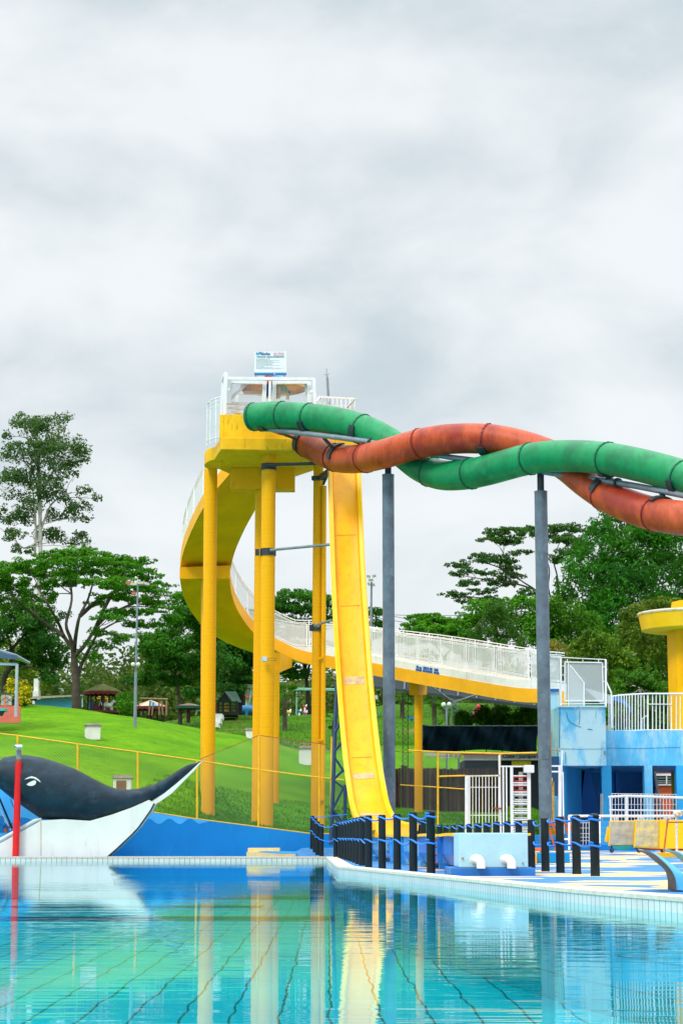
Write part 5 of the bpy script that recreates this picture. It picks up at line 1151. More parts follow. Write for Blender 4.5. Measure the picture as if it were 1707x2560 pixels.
def loungers():
    for k, (dx_, dy_, lab) in enumerate(((0, 0, 'light blue curved fibreglass lounger at the right edge, nearest the pool'), (68, 0, 'second light blue curved lounger, cut off by the right edge of the photo'))):
        s = 1.0 if k == 0 else .93; Y0 = 23.4 if k == 0 else 25.0
        f = lambda x, y: ((x-1594)*s+1594+dx_, 2125+(y-2125)*s)
        U = [(1594, 2126), (1615, 2134), (1638, 2153), (1660, 2172), (1668, 2195), (1669, 2222)]; V = [(1596, 2124.5), (1626, 2131), (1655, 2152), (1676, 2175), (1687, 2197), (1690, 2226)]; W_ = [(1601, 2123), (1640, 2134), (1674, 2157), (1703, 2180), (1722, 2198), (1740, 2229)]
        t = thing('curved_lounger', lab, 'lounger', tuple(P(*f(1680, 2224), Y0)), 'curved blue fibreglass loungers')
        a = catmull([np.array(P(*f(*u), Y0+.62)) for u in U], 4); b = catmull([np.array(P(*f(*u), Y0)) for u in V], 4); c = catmull([np.array(P(*f(*u), Y0+.05)) for u in W_], 4); d = [p+np.array((.05, .75, .0)) for p in c]
        u_ = np.array((0, 0, .022)); f_ = np.array((.012, .045, .008))
        part('underside', MB().loft([[p-f_, q-f_, q, p] for p, q in zip(a, b)]), mat('lounger_underside', (.085, .055, .028), .6, .3, 6), t, smooth=60) if k == 0 else part('underside', MB().loft([[p-f_, q-f_, q, p] for p, q in zip(a, b)]), mat('lounger_teal', (.01, .22, .26), .5, .2, 6), t, smooth=60)
        part('shell', MB().loft([[p, q, r, s_] for p, q, r, s_ in zip([x+u_*.2 for x in b], [x for x in c], d, [x+u_ for x in a])]), mat('lounger_blue', (.10, .48, .80), .3, .06, 2), t, smooth=60)
loungers()
# ================================================================ gate, turnstile, palisade, tarpaulin, banner
def gate_area():
    GY_ = 72.0
    t = thing('white_gate', 'narrow white barred gate with rusty bolt between fence posts', 'gate', tuple(P(1210, 2090, GY_)))
    part('gate_post', MB().bar(P(1166, 2095, GY_), P(1166, 1941, GY_), .12), WHT, t); part('gate_post', MB().bar(P(1251, 2095, GY_), P(1247, 1888, GY_), .06, .05), WHT, t)
    f = part('frame', MB().bar(P(1173, 2090, GY_), P(1173, 1942, GY_), .05), WHT, t); part('frame_bar', MB().bar(P(1164, 1940, GY_), P(1249, 1939, GY_), .05), mat('cream_bar', (.75, .72, .5), .5, .2, 8), f)
    for y in (1968, 2038, 2083): part('frame_bar', MB().bar(P(1173, y, GY_), P(1247, y, GY_), .025), WHT, f)
    for k in range(9): part('gate_bar', MB().bar(P(1181+k*8.1, 2088, GY_), P(1181+k*8.1, 1942, GY_), .027), mat('cream_bar', (.75, .72, .5)) if k % 3 == 0 else WHT, f)
    part('bolt', MB().bar(P(1231, 2020, GY_-.05), P(1252, 2021, GY_-.05), .04).bar(P(1244, 2021, GY_-.05), P(1244, 2030, GY_-.05), .03), RUST, t)
    t = thing('turnstile', 'tall white turnstile cage with looped bars, two of them red', 'turnstile', tuple(P(1300, 2090, GY_)))
    for px, wd in ((1258, .055), (1266, .045), (1279, .10), (1322, .12)): part('upright', MB().bar(P(px, 2095, GY_), P(px-1, 1914, GY_), wd, .06), WHT, t)
    part('header', MB().bar(P(1250, 1916, GY_), P(1310, 1916, GY_), .05), WHT, t); a, b = P(1309, 1932, GY_-.1), P(1334, 1913, GY_-.1); part('motor_box', MB().box((a.x, GY_-.2, a.z), (b.x, GY_+.2, b.z)), WHT, t, bevel=.02)
    part('rotor', MB().tube([P(1301, 2090, GY_+.5), P(1301, 1930, GY_+.5)], .075, 14), mat('dull_steel', (.45, .43, .36), .5), t)
    red = mat('red_bar', (.60, .01, .03), .4)
    for i in range(8):
        y = 1943+i*23; m_ = red if i in (0, 1) else WHT; x0, x1 = 1288, 1317
        pts = [P(x1, y, GY_+.1)]+[P(x0-5*math.sin(a), y+5-5*math.cos(a)+.0, GY_+.1) for a in np.linspace(0, math.pi, 7)]+[P(x1, y+10, GY_+.1)]
        part('looped_bar', MB().tube(pts, .022, 6), m_, t, smooth=60)
        for yy in (-3.5, 14): part('cross_bar', MB().bar(P(1282, y+yy, GY_), P(1317, y+yy, GY_), .04), WHT, t)
    t = thing('steel_portal', 'tall white steel frame right of the grey pole beside the blue building', 'frame', tuple(P(1398, 2110, 71.5)))
    for a, b, wd in (((1398, 2085), (1399, 1930), .10), ((1408, 2085), (1406, 1930), .05), ((1403, 1935), (1404, 1876), .045), ((1366, 1915), (1404, 1915), .05), ((1366, 1929), (1404, 1929), .05), ((1398, 1932), (1398, 1915), .08), ((1363, 1871), (1400, 1877), .04)): part('bar', MB().bar(P(*a, 71.5), P(*b, 71.5), wd), WHT if wd != .04 else GREYP, t)
    # climbing rope and drums seen between pole and frame
    t = thing('rope_bundle', 'bundle of yellow-brown ropes hanging beside the grey pole', 'rope', tuple(P(1375, 2060, 72.5)))
    rm = mat('yellow_brown_rope', (.48, .30, .04), .9, .4, 20)
    for k, (x0, x1) in enumerate(((1370, 1372), (1375, 1370), (1380, 1371), (1383, 1378), (1381, 1384), (1377, 1383))): part('strand', MB().tube([P(x0, 1955, 72.5), P((x0+x1)/2+1, 2000, 72.5), P(x1, 2055, 72.5)], .028, 6), rm, t)
    part('knot', MB().cbox(P(1376, 1949, 72.4), (.12, .1, .12)), YELP, t)
    t = thing('blue_barrel', 'deep blue upright drum behind the rope bundle', 'drum', tuple(P(1379, 2060, 73)))
    part('drum', MB().tube([P(1378, 2068, 73), P(1378, 1998, 73)], .065, 14), mat('drum_blue', (.0, .10, .45), .4), t); part('drum', MB().tube([P(1389, 2068, 73), P(1389, 1990, 73)], .05, 14), SKYB, t); part('dark_panel', MB().cbox(P(1388, 1945, 73.5), (.26, .2, 1.5)), NAVY, t)
    # palisade
    t = thing('log_palisade', 'dark brown palisade of upright round logs behind the chain link', 'fence', tuple(P(1060, 2035, 94)))
    lm = mat('log_brown', (.065, .032, .030), .8, .35, 3, .4, 20)
    px = 936; k = 0
    random.seed(11)
    while px < 1260:
        w_ = random.choice((7.5, 8, 8.5, 9, 12)); Y = 94+random.uniform(-.1, .1); c = px+w_/2; tp = 1921+random.uniform(-1.5, 2.5)-(8 if 1004 < c < 1016 else 0); b = L(c, Y)
        tt = P(c, tp, Y); part('log', MB().tube([(tt.x+random.uniform(-.02, .02), Y, b.z-.1), (tt.x, Y, tt.z)], M(w_, 94)/2*.98, 10), lm, t, smooth=50)
        px += w_; k += 1
    # tarpaulin
    rings = []; n = 60
    for i in range(n+1):
        px = 1057+(1342-1057)*i/n; u = i/n; col_ = []
        for j in range(9):
            v = j/8; y = 1815+6*(.02 if i else 0)+v*(1877-1815)-(3 if i == 0 else 0)+v*3*math.sin(u*9)
            col_.append(P(px+2*math.sin(v*5+u*20), y, 73.4+.16*math.sin(u*44+v*2.2*math.sin(u*7))*(.35+v*.9)*(1-.2*v)+.09*math.sin(u*23-v*5)+.06*math.sin(u*90+v*7)))
        rings.append(col_)
    tp = thing('black_tarpaulin', 'long black tarpaulin hung in folds above the gate fence', 'tarpaulin', tuple(P(1200, 1877, 73.4))); mb = MB().loft(rings, closed=False)
    part('sheet', mb, mat('tarpaulin_black', (.002, .009, .013), 1.0, .2, 3, spec=.05), tp, smooth=80); part('hanging_cord', MB().tube([rings[i][0] for i in range(0, n+1, 3)], .02, 6), BLKS, tp)
    for px_ in (1057, 1336): part('pole', MB().tube([P(px_, 1880, 73.55), P(px_, 1813, 73.55)], .03, 8), BLKS, tp)
    # kiosk with banner behind
    t = thing('entrance_kiosk', 'dark entrance kiosk with a pale lettered fascia behind the gate', 'kiosk', tuple(P(1260, 2000, 98)))
    a, b = P(1162, 2040, 98.5), P(1420, 1899, 98.5); part('room', MB().box((a.x, 98.5, a.z-1), (b.x, 103, b.z)), mat('kiosk_dark', (.008, .025, .05), .7, .2), t)
    a, b = P(1160, 1898, 98), P(1362, 1885.5, 98); part('fascia', MB().box((a.x, 98, a.z), (b.x, 98.3, b.z)), mat('fascia_pale', (.45, .56, .60), .6, .08, 3), t); part('roof_edge', MB().box((a.x, 97.9, P(0, 1900.5, 98).z), (b.x, 98.4, a.z-.002)), mat('edge_pale', (.62, .64, .66), .5), t); part('roof_edge', MB().box((a.x-.1, 97.8, b.z+.002), (b.x, 99, b.z+.10)), mat('roof_tan', (.52, .42, .33), .7), t)
    tx = P(1255.5, 1896, 97.97); zl = P(0, 1894.6, 98).z; lm_ = mat('letter_blue', (.0, .02, .10), .5, 0); text_part('lettering', 'Clube', .235, lm_, t, (tx.x, 97.98, zl), M(31, 98), bold=True); part('lettering_bar', MB().box((tx.x+M(36, 98), 97.97, zl-.035), (tx.x+M(36, 98)+.015, 97.98, zl+.15)), lm_, t); text_part('lettering', 'parque aquático', .235, lm_, t, (tx.x+M(41, 98), 97.98, zl), M(96, 98), bold=True)
    a, b = P(1279, 1916, 98.1), P(1327, 1902, 98.1); part('yellow_sign', MB().box((a.x, 98.2, a.z), (b.x, 98.3, b.z)), mat('sign_yellow', (.85, .68, .0), .5, .15, 6), t)
    part('counter_post', MB().bar(P(1146, 1950, 98.2), P(1146, 1895, 98.2), .09), GREYP, t); part('lintel', MB().bar(P(1146, 1897.5, 98.1), P(1180, 1896.5, 98.1), .05), mat('roof_tan', (.52, .42, .33)), t)
    t = thing('white_balustrade', 'row of short white balusters and a pale bench behind the palisade', 'balustrade', tuple(P(1120, 1896, 86)))
    for px in (1098, 1105, 1112, 1123, 1136, 1147): part('baluster', MB().tube([P(px, 1895, 100), P(px, 1884, 100)], .09, 8), WHT, t)
    part('bench', MB().cbox(P(1076, 1887, 100), (.55, .4, .16)), WHTP, t)
    t = thing('grid_panel', 'white square wire grid over a dark opening in the low wall', 'grille', tuple(P(1462, 2112, 73.2)))
    part('dark_back', MB().box(tuple(P(1449, 2113, 73.3)), tuple(P(1478, 2053, 73.38))), mat('opening_dark', (.004, .02, .07), .8), t)
    for px in (1449, 1456.5, 1464, 1471.5, 1479): part('wire', MB().bar(P(px, 2113, 73.25), P(px, 2050, 73.25), .022), WHT, t)
    for y in (2057, 2070, 2084, 2093, 2102): part('wire', MB().bar(P(1449, y, 73.25), P(1479, y, 73.25), .016), WHT, t)
    # orange step ladder
    t = thing('step_ladder', 'rusty orange step ladder standing between the black bollards', 'ladder', tuple(G(1400, 2128, .07)))
    o = mat('ladder_orange', (.50, .09, .02), .5, .25, 6); Y = 62
    for a, b, r in (((1372, 2072), (1389, 2128), .027), ((1382, 2063), (1390, 2092), .024), ((1409, 2052), (1432, 2122), .032), ((1419, 2040), (1430, 2080), .03), ((1406, 2040), (1412, 2060), .024)): part('leg', MB().tube([P(*a, Y), P(*b, Y)], r, 8), o, t)
    for a, b in (((1373, 2060), (1391, 2058)), ((1410, 2061), (1424, 2060)), ((1373, 2063), (1391, 2062))): part('rung', MB().tube([P(*a, Y), P(*b, Y)], .02, 8), o, t)
    for (x0, x1, y0, y1, Y, m_, nm, lab) in ((1340, 1423, 2132, 2151, 48, BLU, 'blue_block', 'low dark blue block on the deck behind the bollards'), (1316, 1341, 2132, 2152, 47.6, YEL, 'yellow_block', 'small yellow block touching the low blue block'), (1312, 1372, 2120, 2128, 60, ORG_P, 'orange_slab', 'flat orange-red slab at the foot of the grey pole'), (1373, 1412, 2099, 2112, 66, NAVY, 'dark_crate', 'dark teal crate behind the rusty ladder')):
        a, b = P(x0, y1, Y), P(x1, y0, Y); solo(nm, MB().box((a.x, Y, a.z if Y > 55 else deck_z(a.x, Y)), (b.x, Y+.9, b.z)), m_, lab, nm.split('_')[1], bevel=.015)
    # cream topped platform by the wall
    a, b = P(617, 2137, 69.2), P(755, 2121, 69.2)
    t = thing('low_step', 'low step block with cream top and blue patches by the blue wall', 'step', (a.x, 69.4, 0)); cm = mat('cream_paint', (.78, .58, .26), .7, .1, 3)
    part('block', MB().box((a.x, 69.0, 0), (b.x-.2, 70.4, P(0, 2130, 69).z)), cm, t); part('block', MB().box((a.x, 70.0, P(0, 2130, 69).z), (P(697, 2000, 69).x, 71.2, P(0, 2120, 70).z)), cm, t); part('blue_patch', MB().prism([P(640, 2129, 68.99), P(660, 2127, 68.99), P(745, 2128.5, 68.99), P(750, 2134, 68.99), P(690, 2133, 68.99)], (0, .004, 0)), SKYB, t)
gate_area()
# ================================================================ trees
def leaf_mat(name, dark, lite, scale=.5, trans=.25):
    if name in MATS: return MATS[name]
    m, t, b = new_mat(name); tc = N(t, 'ShaderNodeTexCoord'); v = tc.outputs['Object']
    at = N(t, 'ShaderNodeAttribute'); at.attribute_name = 'tint'; at.attribute_type = 'GEOMETRY'
    n = noise(t, v, scale, 3, .6); f = math_n(t, 'ADD', math_n(t, 'MULTIPLY', ramp(t, n, .3, .7), .5), math_n(t, 'MULTIPLY', at.outputs['Fac'], .5))
    c = mix_c(t, f, dark, lite); t.links.new(c, b.inputs['Base Color']); b.inputs['Roughness'].default_value = .75; b.inputs['Specular IOR Level'].default_value = .08
    tl = N(t, 'ShaderNodeBsdfTranslucent'); t.links.new(mix_c(t, .5, c, (.15, .30, .01)), tl.inputs[0]); mx = N(t, 'ShaderNodeMixShader'); mx.inputs[0].default_value = trans
    t.links.new(b.outputs[0], mx.inputs[1]); t.links.new(tl.outputs[0], mx.inputs[2]); t.links.new(mx.outputs[0], t.nodes['Material Output'].inputs[0]); MATS[name] = m; return m
BARK = mat('bark_brown', (.075, .062, .045), .9, .35, 3, .5, 12); BARKP = mat('bark_pale', (.42, .42, .38), .8, .3, 2, .3, 8, dirt=(.12, .10, .07), dirt_amt=.6); BARKD = mat('bark_dark', (.030, .030, .024), .9, .3, 3)
def leaf_mesh(name, centers, size, m, org, normal_bias=None, asp=.55, flat=.0):
    """one small bent leaf (two triangles) per centre"""
    n = len(centers); c = np.asarray(centers); 
    a = RNG.normal(size=(n, 3)); a /= np.linalg.norm(a, axis=1)[:, None]
    nb = RNG.normal(size=(n, 3)); nb[:, 2] += flat
    if normal_bias is not None: nb += normal_bias
    nb /= np.linalg.norm(nb, axis=1)[:, None]
    a -= nb*(a*nb).sum(1)[:, None]; a /= np.linalg.norm(a, axis=1)[:, None]+1e-6; b = np.cross(nb, a)
    s = size*(.6+.8*RNG.random(n))[:, None]
    v = np.stack([c-a*s*.5, c+b*s*asp*.5+nb*s*.08, c+a*s*.5, c-b*s*asp*.5+nb*s*.08], 1).reshape(-1, 3)-np.array(org)
    me = bpy.data.meshes.new(name); me.vertices.add(4*n); me.vertices.foreach_set('co', v.astype(np.float32).ravel())
    me.loops.add(4*n); me.loops.foreach_set('vertex_index', np.arange(4*n, dtype=np.int32)); me.polygons.add(n)
    me.polygons.foreach_set('loop_start', np.arange(0, 4*n, 4, dtype=np.int32)); me.update(calc_edges=True)
    at = me.attributes.new('tint', 'FLOAT', 'FACE'); at.data.foreach_set('value', RNG.random(n).astype(np.float32))
    me.materials.append(m); return me
DENS = 15.0
def foliage_points(ells, Y, depth, dens, size, lump=.45, hollow=.3, grow=1.3):
    """ells: crown lobes (px, py, rx, ry in photo pixels); every lobe holds smaller leaf clumps. Returns points, outward normals, lobe centres"""
    pts = []; nrm = []; cen = []
    xs = [e[0] for e in ells]; mx = (min(xs)+max(xs))/2; hw = max(1, (max(xs)-min(xs))/2)
    for e in ells:
        px, py, rx, ry = e[:4]; rx *= grow; ry *= grow
        off = depth*math.sqrt(max(.05, 1-((px-mx)/hw)**2*.8))*random.uniform(-1, 1) if len(e) < 5 else e[4]
        c = np.array(P(px, py, Y+off)); A = M(rx, Y); B = M(ry, Y); D = A*.85; cen.append(c)
        r = max(.25, lump*min(A, B*2.2)/grow); nl = max(3, int(1.4*(A*B+A*D*.6)/(r*r)))
        for _ in range(nl):
            u = RNG.normal(size=3); u /= np.linalg.norm(u); k = RNG.random()**.45
            lc = c+u*np.array([A, D, B])*k*.9; rr = r*random.uniform(.6, 1.2); sq = min(1, B/A*1.6) if A > B else 1
            nn = max(4, int(dens*rr*rr*DENS/(size*size)))
            w = RNG.normal(size=(nn, 3)); w /= np.linalg.norm(w, axis=1)[:, None]; q = RNG.random(nn)**(1/2.2)
            q = hollow+(1-hollow)*q; pts.append(lc+w*np.array([rr, rr, rr*max(.38, sq)])*q[:, None]); nrm.append(w+u*.6)
    return np.concatenate(pts), np.concatenate(nrm), cen
def limb(mb, a, b, r0, r1, wig=.06, n=7, sag=0):
    a, b = Vector(a), Vector(b); L_ = (b-a).length; pts = []
    w1, w2 = [Vector((random.uniform(-1, 1), random.uniform(-1, 1), random.uniform(-.5, .5)))*L_*wig for _ in range(2)]
    for i in range(n+1):
        f = i/n; pts.append(a.lerp(b, f)+w1*math.sin(math.pi*f)+w2*math.sin(2*math.pi*f)*.5+Vector((0, 0, sag*L_*math.sin(math.pi*f))))
    mb.tube(pts, [r0+(r1-r0)*i/n for i in range(n+1)], 7, caps=False); return pts
def tree(name, label, cat, base, Y, ells, leafm, size, dens=1.0, depth=4, trunk=None, bark=None, forks=(), tr=.3, group=None, twig=True, flat=.4, lump=.45, asp=.55, hollow=.3, spread=.5, grow=1.3, layers=1):
    """trunk: photo points from the ground up; forks: main limbs as photo polylines"""
    tr *= .55; b0 = L(base, Y); o = b0.copy(); t = thing(name, label, cat, tuple(o), group)
    E2 = list(ells)
    for k in range(layers-1): E2 += [(e[0]+random.uniform(-.5, .5)*e[2], e[1]+random.uniform(-.3, .5)*e[3], e[2]*.9, e[3]*.9) for e in ells]
    pts, nrm, cen = foliage_points(E2, Y, depth, dens, size, lump, hollow, grow); cen = cen[:len(ells)]
    ob = link('crown', leaf_mesh('crown', pts, size, leafm, o, nrm*.8, asp, flat), t); ORG[ob.name] = o
    mb = MB(); bark = bark or BARK
    tp = [b0-Vector((0, 0, .4))]+[P(x, y, Y) for x, y in (trunk or [])]
    if trunk:
        q = [Vector(p) for p in catmull(tp, 5)]; k = len(q); mb.tube(q, [tr*(1.25-.65*i/k) for i in range(k)], 12, caps=False)
        ends = [(q[-1], tr*.6)]
        for f in forks:
            fp = [P(x, y, Y+(j/len(f))*random.uniform(-1, 1)*depth*spread) for j, (x, y) in enumerate(f)]
            qq = [Vector(p) for p in catmull(fp, 4)]; kk = len(qq); mb.tube(qq, [tr*.6*(1-.7*i/kk) for i in range(kk)], 8, caps=False); ends += [(qq[i], tr*.6*(1-.7*i/kk)) for i in range(kk//3, kk, 2)]
        if twig:
            for c in cen:
                c = Vector(c); e, r = min(ends, key=lambda z: (z[0]-c).length*(1 if z[0].z < c.z+.3 else 1.8)); limb(mb, e, c, min(r*.6, tr*.25), .02, .07, 5, .04)
                for _ in range(2): limb(mb, e.lerp(c, .6), c+Vector((random.uniform(-1, 1), random.uniform(-1, 1), random.uniform(-.1, .4)))*size*4, min(r*.3, tr*.1), .012, .1, 3)
        part('trunk', mb, bark, t, smooth=60)
    return t
LM_ALB = leaf_mat('leaf_spreading_tree', (.014, .115, .010), (.10, .34, .012), .35)
LM_EUC = leaf_mat('leaf_eucalyptus', (.03, .10, .045), (.12, .21, .05), .3)
LM_DRK = leaf_mat('leaf_dark', (.008, .060, .014), (.045, .18, .018), .4)
LM_BAM = leaf_mat('leaf_bamboo', (.002, .048, .012), (.05, .27, .013), .30)
LM_MID = leaf_mat('leaf_mid_green', (.015, .090, .010), (.095, .27, .015), .4)
LM_YEL = leaf_mat('leaf_yellowish', (.04, .12, .012), (.25, .33, .02), .5)
LM_PIN = leaf_mat('needle_pine', (.012, .070, .016), (.07, .18, .02), .6)
LM_GLD = leaf_mat('leaf_golden', (.20, .24, .01), (.85, .65, .01), 1.2)
LM_PAL = leaf_mat('leaf_palm', (.02, .14, .015), (.14, .36, .03), .6)
def all_trees():
    E_euc = [(95, 1050, 52, 20), (150, 1052, 25, 22), (15, 1088, 12, 12), (60, 1062, 30, 18), (110, 1092, 45, 26), (200, 1112, 28, 20), (150, 1128, 46, 24), (35, 1132, 28, 22), (90, 1158, 46, 28), (172, 1158, 34, 22), (212, 1148, 14, 9), (60, 1190, 52, 22), (130, 1200, 42, 22), (18, 1195, 18, 14), (190, 1183, 10, 9), (75, 1240, 45, 20), (138, 1236, 28, 18), (212, 1228, 20, 13), (245, 1246, 12, 10), (182, 1262, 32, 18), (55, 1282, 50, 20), (15, 1290, 25, 18), (150, 1290, 38, 18), (220, 1296, 14, 9), (130, 1330, 40, 16), (192, 1348, 32, 14), (36, 1335, 32, 12), (50, 1372, 30, 9), (-40, 1290, 30, 20), (-30, 1200, 20, 12), (212, 1368, 12, 8), (100, 1118, 60, 10)]
    tree('eucalyptus_tree', 'tall airy eucalyptus with pale trunk rising above the spreading tree at left', 'tree', 95, 190, E_euc, LM_EUC, .26, .70, 4, [(98, 1500), (102, 1385), (100, 1230), (96, 1110)], BARKP, [[(102, 1380), (86, 1300), (60, 1250)], [(101, 1330), (130, 1260), (180, 1230)], [(100, 1290), (90, 1200), (60, 1150)], [(100, 1240), (140, 1170), (190, 1120)], [(98, 1180), (80, 1110), (60, 1070)], [(101, 1350), (60, 1370), (20, 1330)], [(88, 1388), (90, 1300), (80, 1200)]], tr=.36, lump=.5, grow=1.45)
    E_sp = [(60, 1412, 75, 12), (150, 1388, 60, 9), (205, 1380, 60, 9), (290, 1398, 60, 8), (345, 1404, 40, 8), (190, 1404, 80, 12), (300, 1418, 60, 9), (370, 1425, 26, 7), (15, 1432, 55, 15), (110, 1432, 75, 12), (230, 1432, 75, 10), (335, 1438, 55, 9), (60, 1462, 60, 14), (10, 1475, 55, 18), (160, 1455, 60, 9), (270, 1458, 70, 9), (395, 1462, 38, 8), (350, 1472, 55, 8), (120, 1485, 26, 9), (70, 1498, 50, 14), (425, 1488, 34, 8), (300, 1492, 60, 8), (380, 1505, 50, 8), (240, 1510, 30, 6), (20, 1510, 50, 14), (320, 1530, 55, 8), (420, 1520, 34, 8), (270, 1545, 36, 7), (360, 1560, 48, 9), (240, 1580, 24, 8), (300, 1590, 38, 10), (-60, 1450, 60, 20), (-50, 1510, 50, 18), (100, 1520, 40, 12), (150, 1540, 22, 10), (430, 1550, 34, 10), (255, 1610, 34, 12), (225, 1640, 24, 12)]
    tree('spreading_tree', 'wide umbrella crowned tree with layered foliage and forked trunk at the lawn crest', 'tree', 191, 124, E_sp, LM_ALB, .155, .85, 6, [(190, 1700), (186, 1650), (184, 1622)], BARK,
         [[(184, 1625), (160, 1590), (148, 1560), (120, 1510), (90, 1460)], [(186, 1630), (190, 1590), (200, 1540), (220, 1500), (235, 1450)], [(188, 1640), (215, 1610), (240, 1570), (270, 1540), (330, 1510), (390, 1490)], [(186, 1650), (178, 1600), (166, 1560), (180, 1500), (175, 1440)], [(192, 1700), (205, 1660), (225, 1620), (250, 1580), (300, 1550)], [(240, 1570), (262, 1520), (290, 1470), (310, 1430)], [(160, 1590), (140, 1575), (90, 1540), (40, 1500)], [(200, 1540), (250, 1500), (340, 1460), (400, 1470)], [(270, 1540), (330, 1530), (420, 1530)]], tr=.42, flat=.9, lump=.6, spread=.8, grow=1.45)
    E_d = [(60, 1545, 55, 24), (110, 1560, 45, 28), (20, 1560, 45, 26), (80, 1600, 50, 26), (130, 1610, 30, 30), (150, 1650, 26, 20), (110, 1650, 34, 26), (60, 1640, 30, 20), (125, 1690, 22, 22), (-20, 1600, 40, 30)]
    tree('dark_tree', 'dark dense leaning tree behind the pavilion at the far left', 'tree', 5, 150, E_d, LM_DRK, .26, .9, 4, [(12, 1700), (26, 1670), (32, 1620)], BARKD, [[(26, 1670), (50, 1665), (90, 1672), (120, 1690)], [(32, 1620), (60, 1590), (90, 1570)], [(30, 1640), (24, 1600), (10, 1560)]], tr=.34, layers=2)
    tree('yellow_green_tree', 'pale yellow green tree seen through the gap at the left edge', 'tree', 60, 175, [(10, 1620, 30, 18), (40, 1640, 30, 20), (60, 1620, 24, 14), (20, 1660, 40, 18), (80, 1660, 30, 22), (50, 1680, 40, 20), (100, 1700, 30, 20)], LM_YEL, .30, .8, 3, [(62, 1700)], BARK, tr=.2)
    E_r = [(400, 1590, 50, 18), (450, 1560, 40, 18), (480, 1530, 40, 22), (520, 1560, 50, 25), (440, 1620, 60, 20), (500, 1610, 50, 24), (380, 1625, 40, 18), (400, 1655, 50, 16), (460, 1660, 45, 20), (380, 1690, 40, 14), (520, 1650, 44, 24), (350, 1700, 36, 12), (460, 1500, 30, 20), (500, 1690, 30, 16), (430, 1700, 40, 12)]
    tree('shade_tree', 'dark green shade tree with thin trunk between the lamp pole and left column', 'tree', 452, 140, E_r, LM_ALB2, .23, .95, 4, [(448, 1740), (440, 1700), (436, 1660)], BARK, [[(440, 1695), (460, 1680), (495, 1672)], [(436, 1660), (420, 1620), (400, 1600)], [(438, 1670), (460, 1620), (490, 1580)]], tr=.22, flat=.7, layers=2)
    E_m = [(560, 1600, 45, 24), (600, 1620, 50, 26), (640, 1600, 45, 26), (570, 1650, 44, 20), (620, 1660, 44, 20), (550, 1560, 40, 20), (600, 1570, 44, 20), (650, 1650, 34, 18), (545, 1690, 30, 14), (610, 1700, 44, 14), (575, 1720, 36, 12), (480, 1730, 30, 12), (580, 1530, 36, 14), (630, 1540, 36, 16)]
    tree('gnarled_tree', 'thick dark gnarled tree between the left and centre columns', 'tree', 603, 152, E_m, LM_DRK, .26, 1.0, 4, [(604, 1745), (606, 1720), (602, 1700)], BARKD, [[(602, 1712), (580, 1705), (562, 1680), (558, 1650)], [(604, 1700), (598, 1670), (620, 1640)], [(604, 1705), (610, 1670), (640, 1650)]], tr=.5, flat=.7, layers=2)
    E_c = [(690, 1505, 40, 14), (740, 1488, 45, 12), (790, 1492, 40, 14), (720, 1520, 50, 14), (775, 1520, 44, 14), (840, 1500, 40, 14), (870, 1520, 30, 12), (700, 1550, 40, 12), (760, 1555, 40, 12), (820, 1545, 40, 14), (930, 1532, 30, 10), (945, 1560, 24, 10), (740, 1580, 50, 12), (700, 1620, 44, 20), (760, 1630, 44, 22), (820, 1620, 40, 20), (700, 1665, 44, 16), (750, 1680, 40, 12), (660, 1590, 30, 18), (880, 1570, 30, 14), (925, 1590, 26, 12)]
    tree('rain_tree', 'broad flat topped tree behind the centre columns with two dark forked trunks', 'tree', 771, 160, E_c, LM_ALB2, .26, .85, 4, [(770, 1740), (766, 1700), (764, 1670)], BARKD, [[(764, 1680), (752, 1640), (740, 1600)], [(766, 1690), (780, 1640), (800, 1590), (830, 1560)], [(790, 1785), (792, 1720), (782, 1660), (760, 1600), (740, 1540)], [(764, 1670), (780, 1580), (860, 1540), (930, 1545)]], tr=.3, flat=.8, layers=2)
    E_l = [(1070, 1543, 40, 9), (1110, 1552, 45, 10), (1040, 1558, 34, 9), (1030, 1575, 30, 8), (1085, 1570, 50, 10), (1150, 1560, 44, 14), (1130, 1585, 44, 10), (1050, 1590, 40, 9), (1100, 1600, 44, 12), (1165, 1590, 38, 16), (1180, 1545, 40, 16), (1210, 1520, 44, 18), (1020, 1602, 26, 8), (1160, 1620, 40, 12), (1250, 1530, 40, 20), (1320, 1550, 40, 24), (1340, 1590, 40, 24), (1000, 1595, 20, 8), (1345, 1510, 30, 18), (1300, 1505, 40, 16)]
    tree('layered_tree', 'bright green layered tree just above the straight ramp railing', 'tree', 1110, 140, E_l, LM_ALB, .22, .95, 4, [(1110, 1700), (1112, 1640)], BARK, [[(1112, 1650), (1080, 1600), (1050, 1575)], [(1112, 1640), (1150, 1600), (1200, 1560)]], tr=.25, flat=.8, layers=2)
    # pine
    E_p = []
    for i in range(52):
        f = i/51; y = 1512+f*135; hw = 8+f**.9*82
        for k in range(2): E_p.append((1240+random.uniform(-1, 1)*hw, y+random.uniform(-6, 6), 13, 10))
    tree('pine_tree', 'cone shaped pine with upright needle tufts behind the straight ramp', 'tree', 1240, 128, E_p, LM_PIN, .42, 2.6, 2.6, [(1240, 1700), (1240, 1600), (1238, 1520)], BARK, tr=.2, asp=.16, lump=.8, hollow=.1, twig=False)
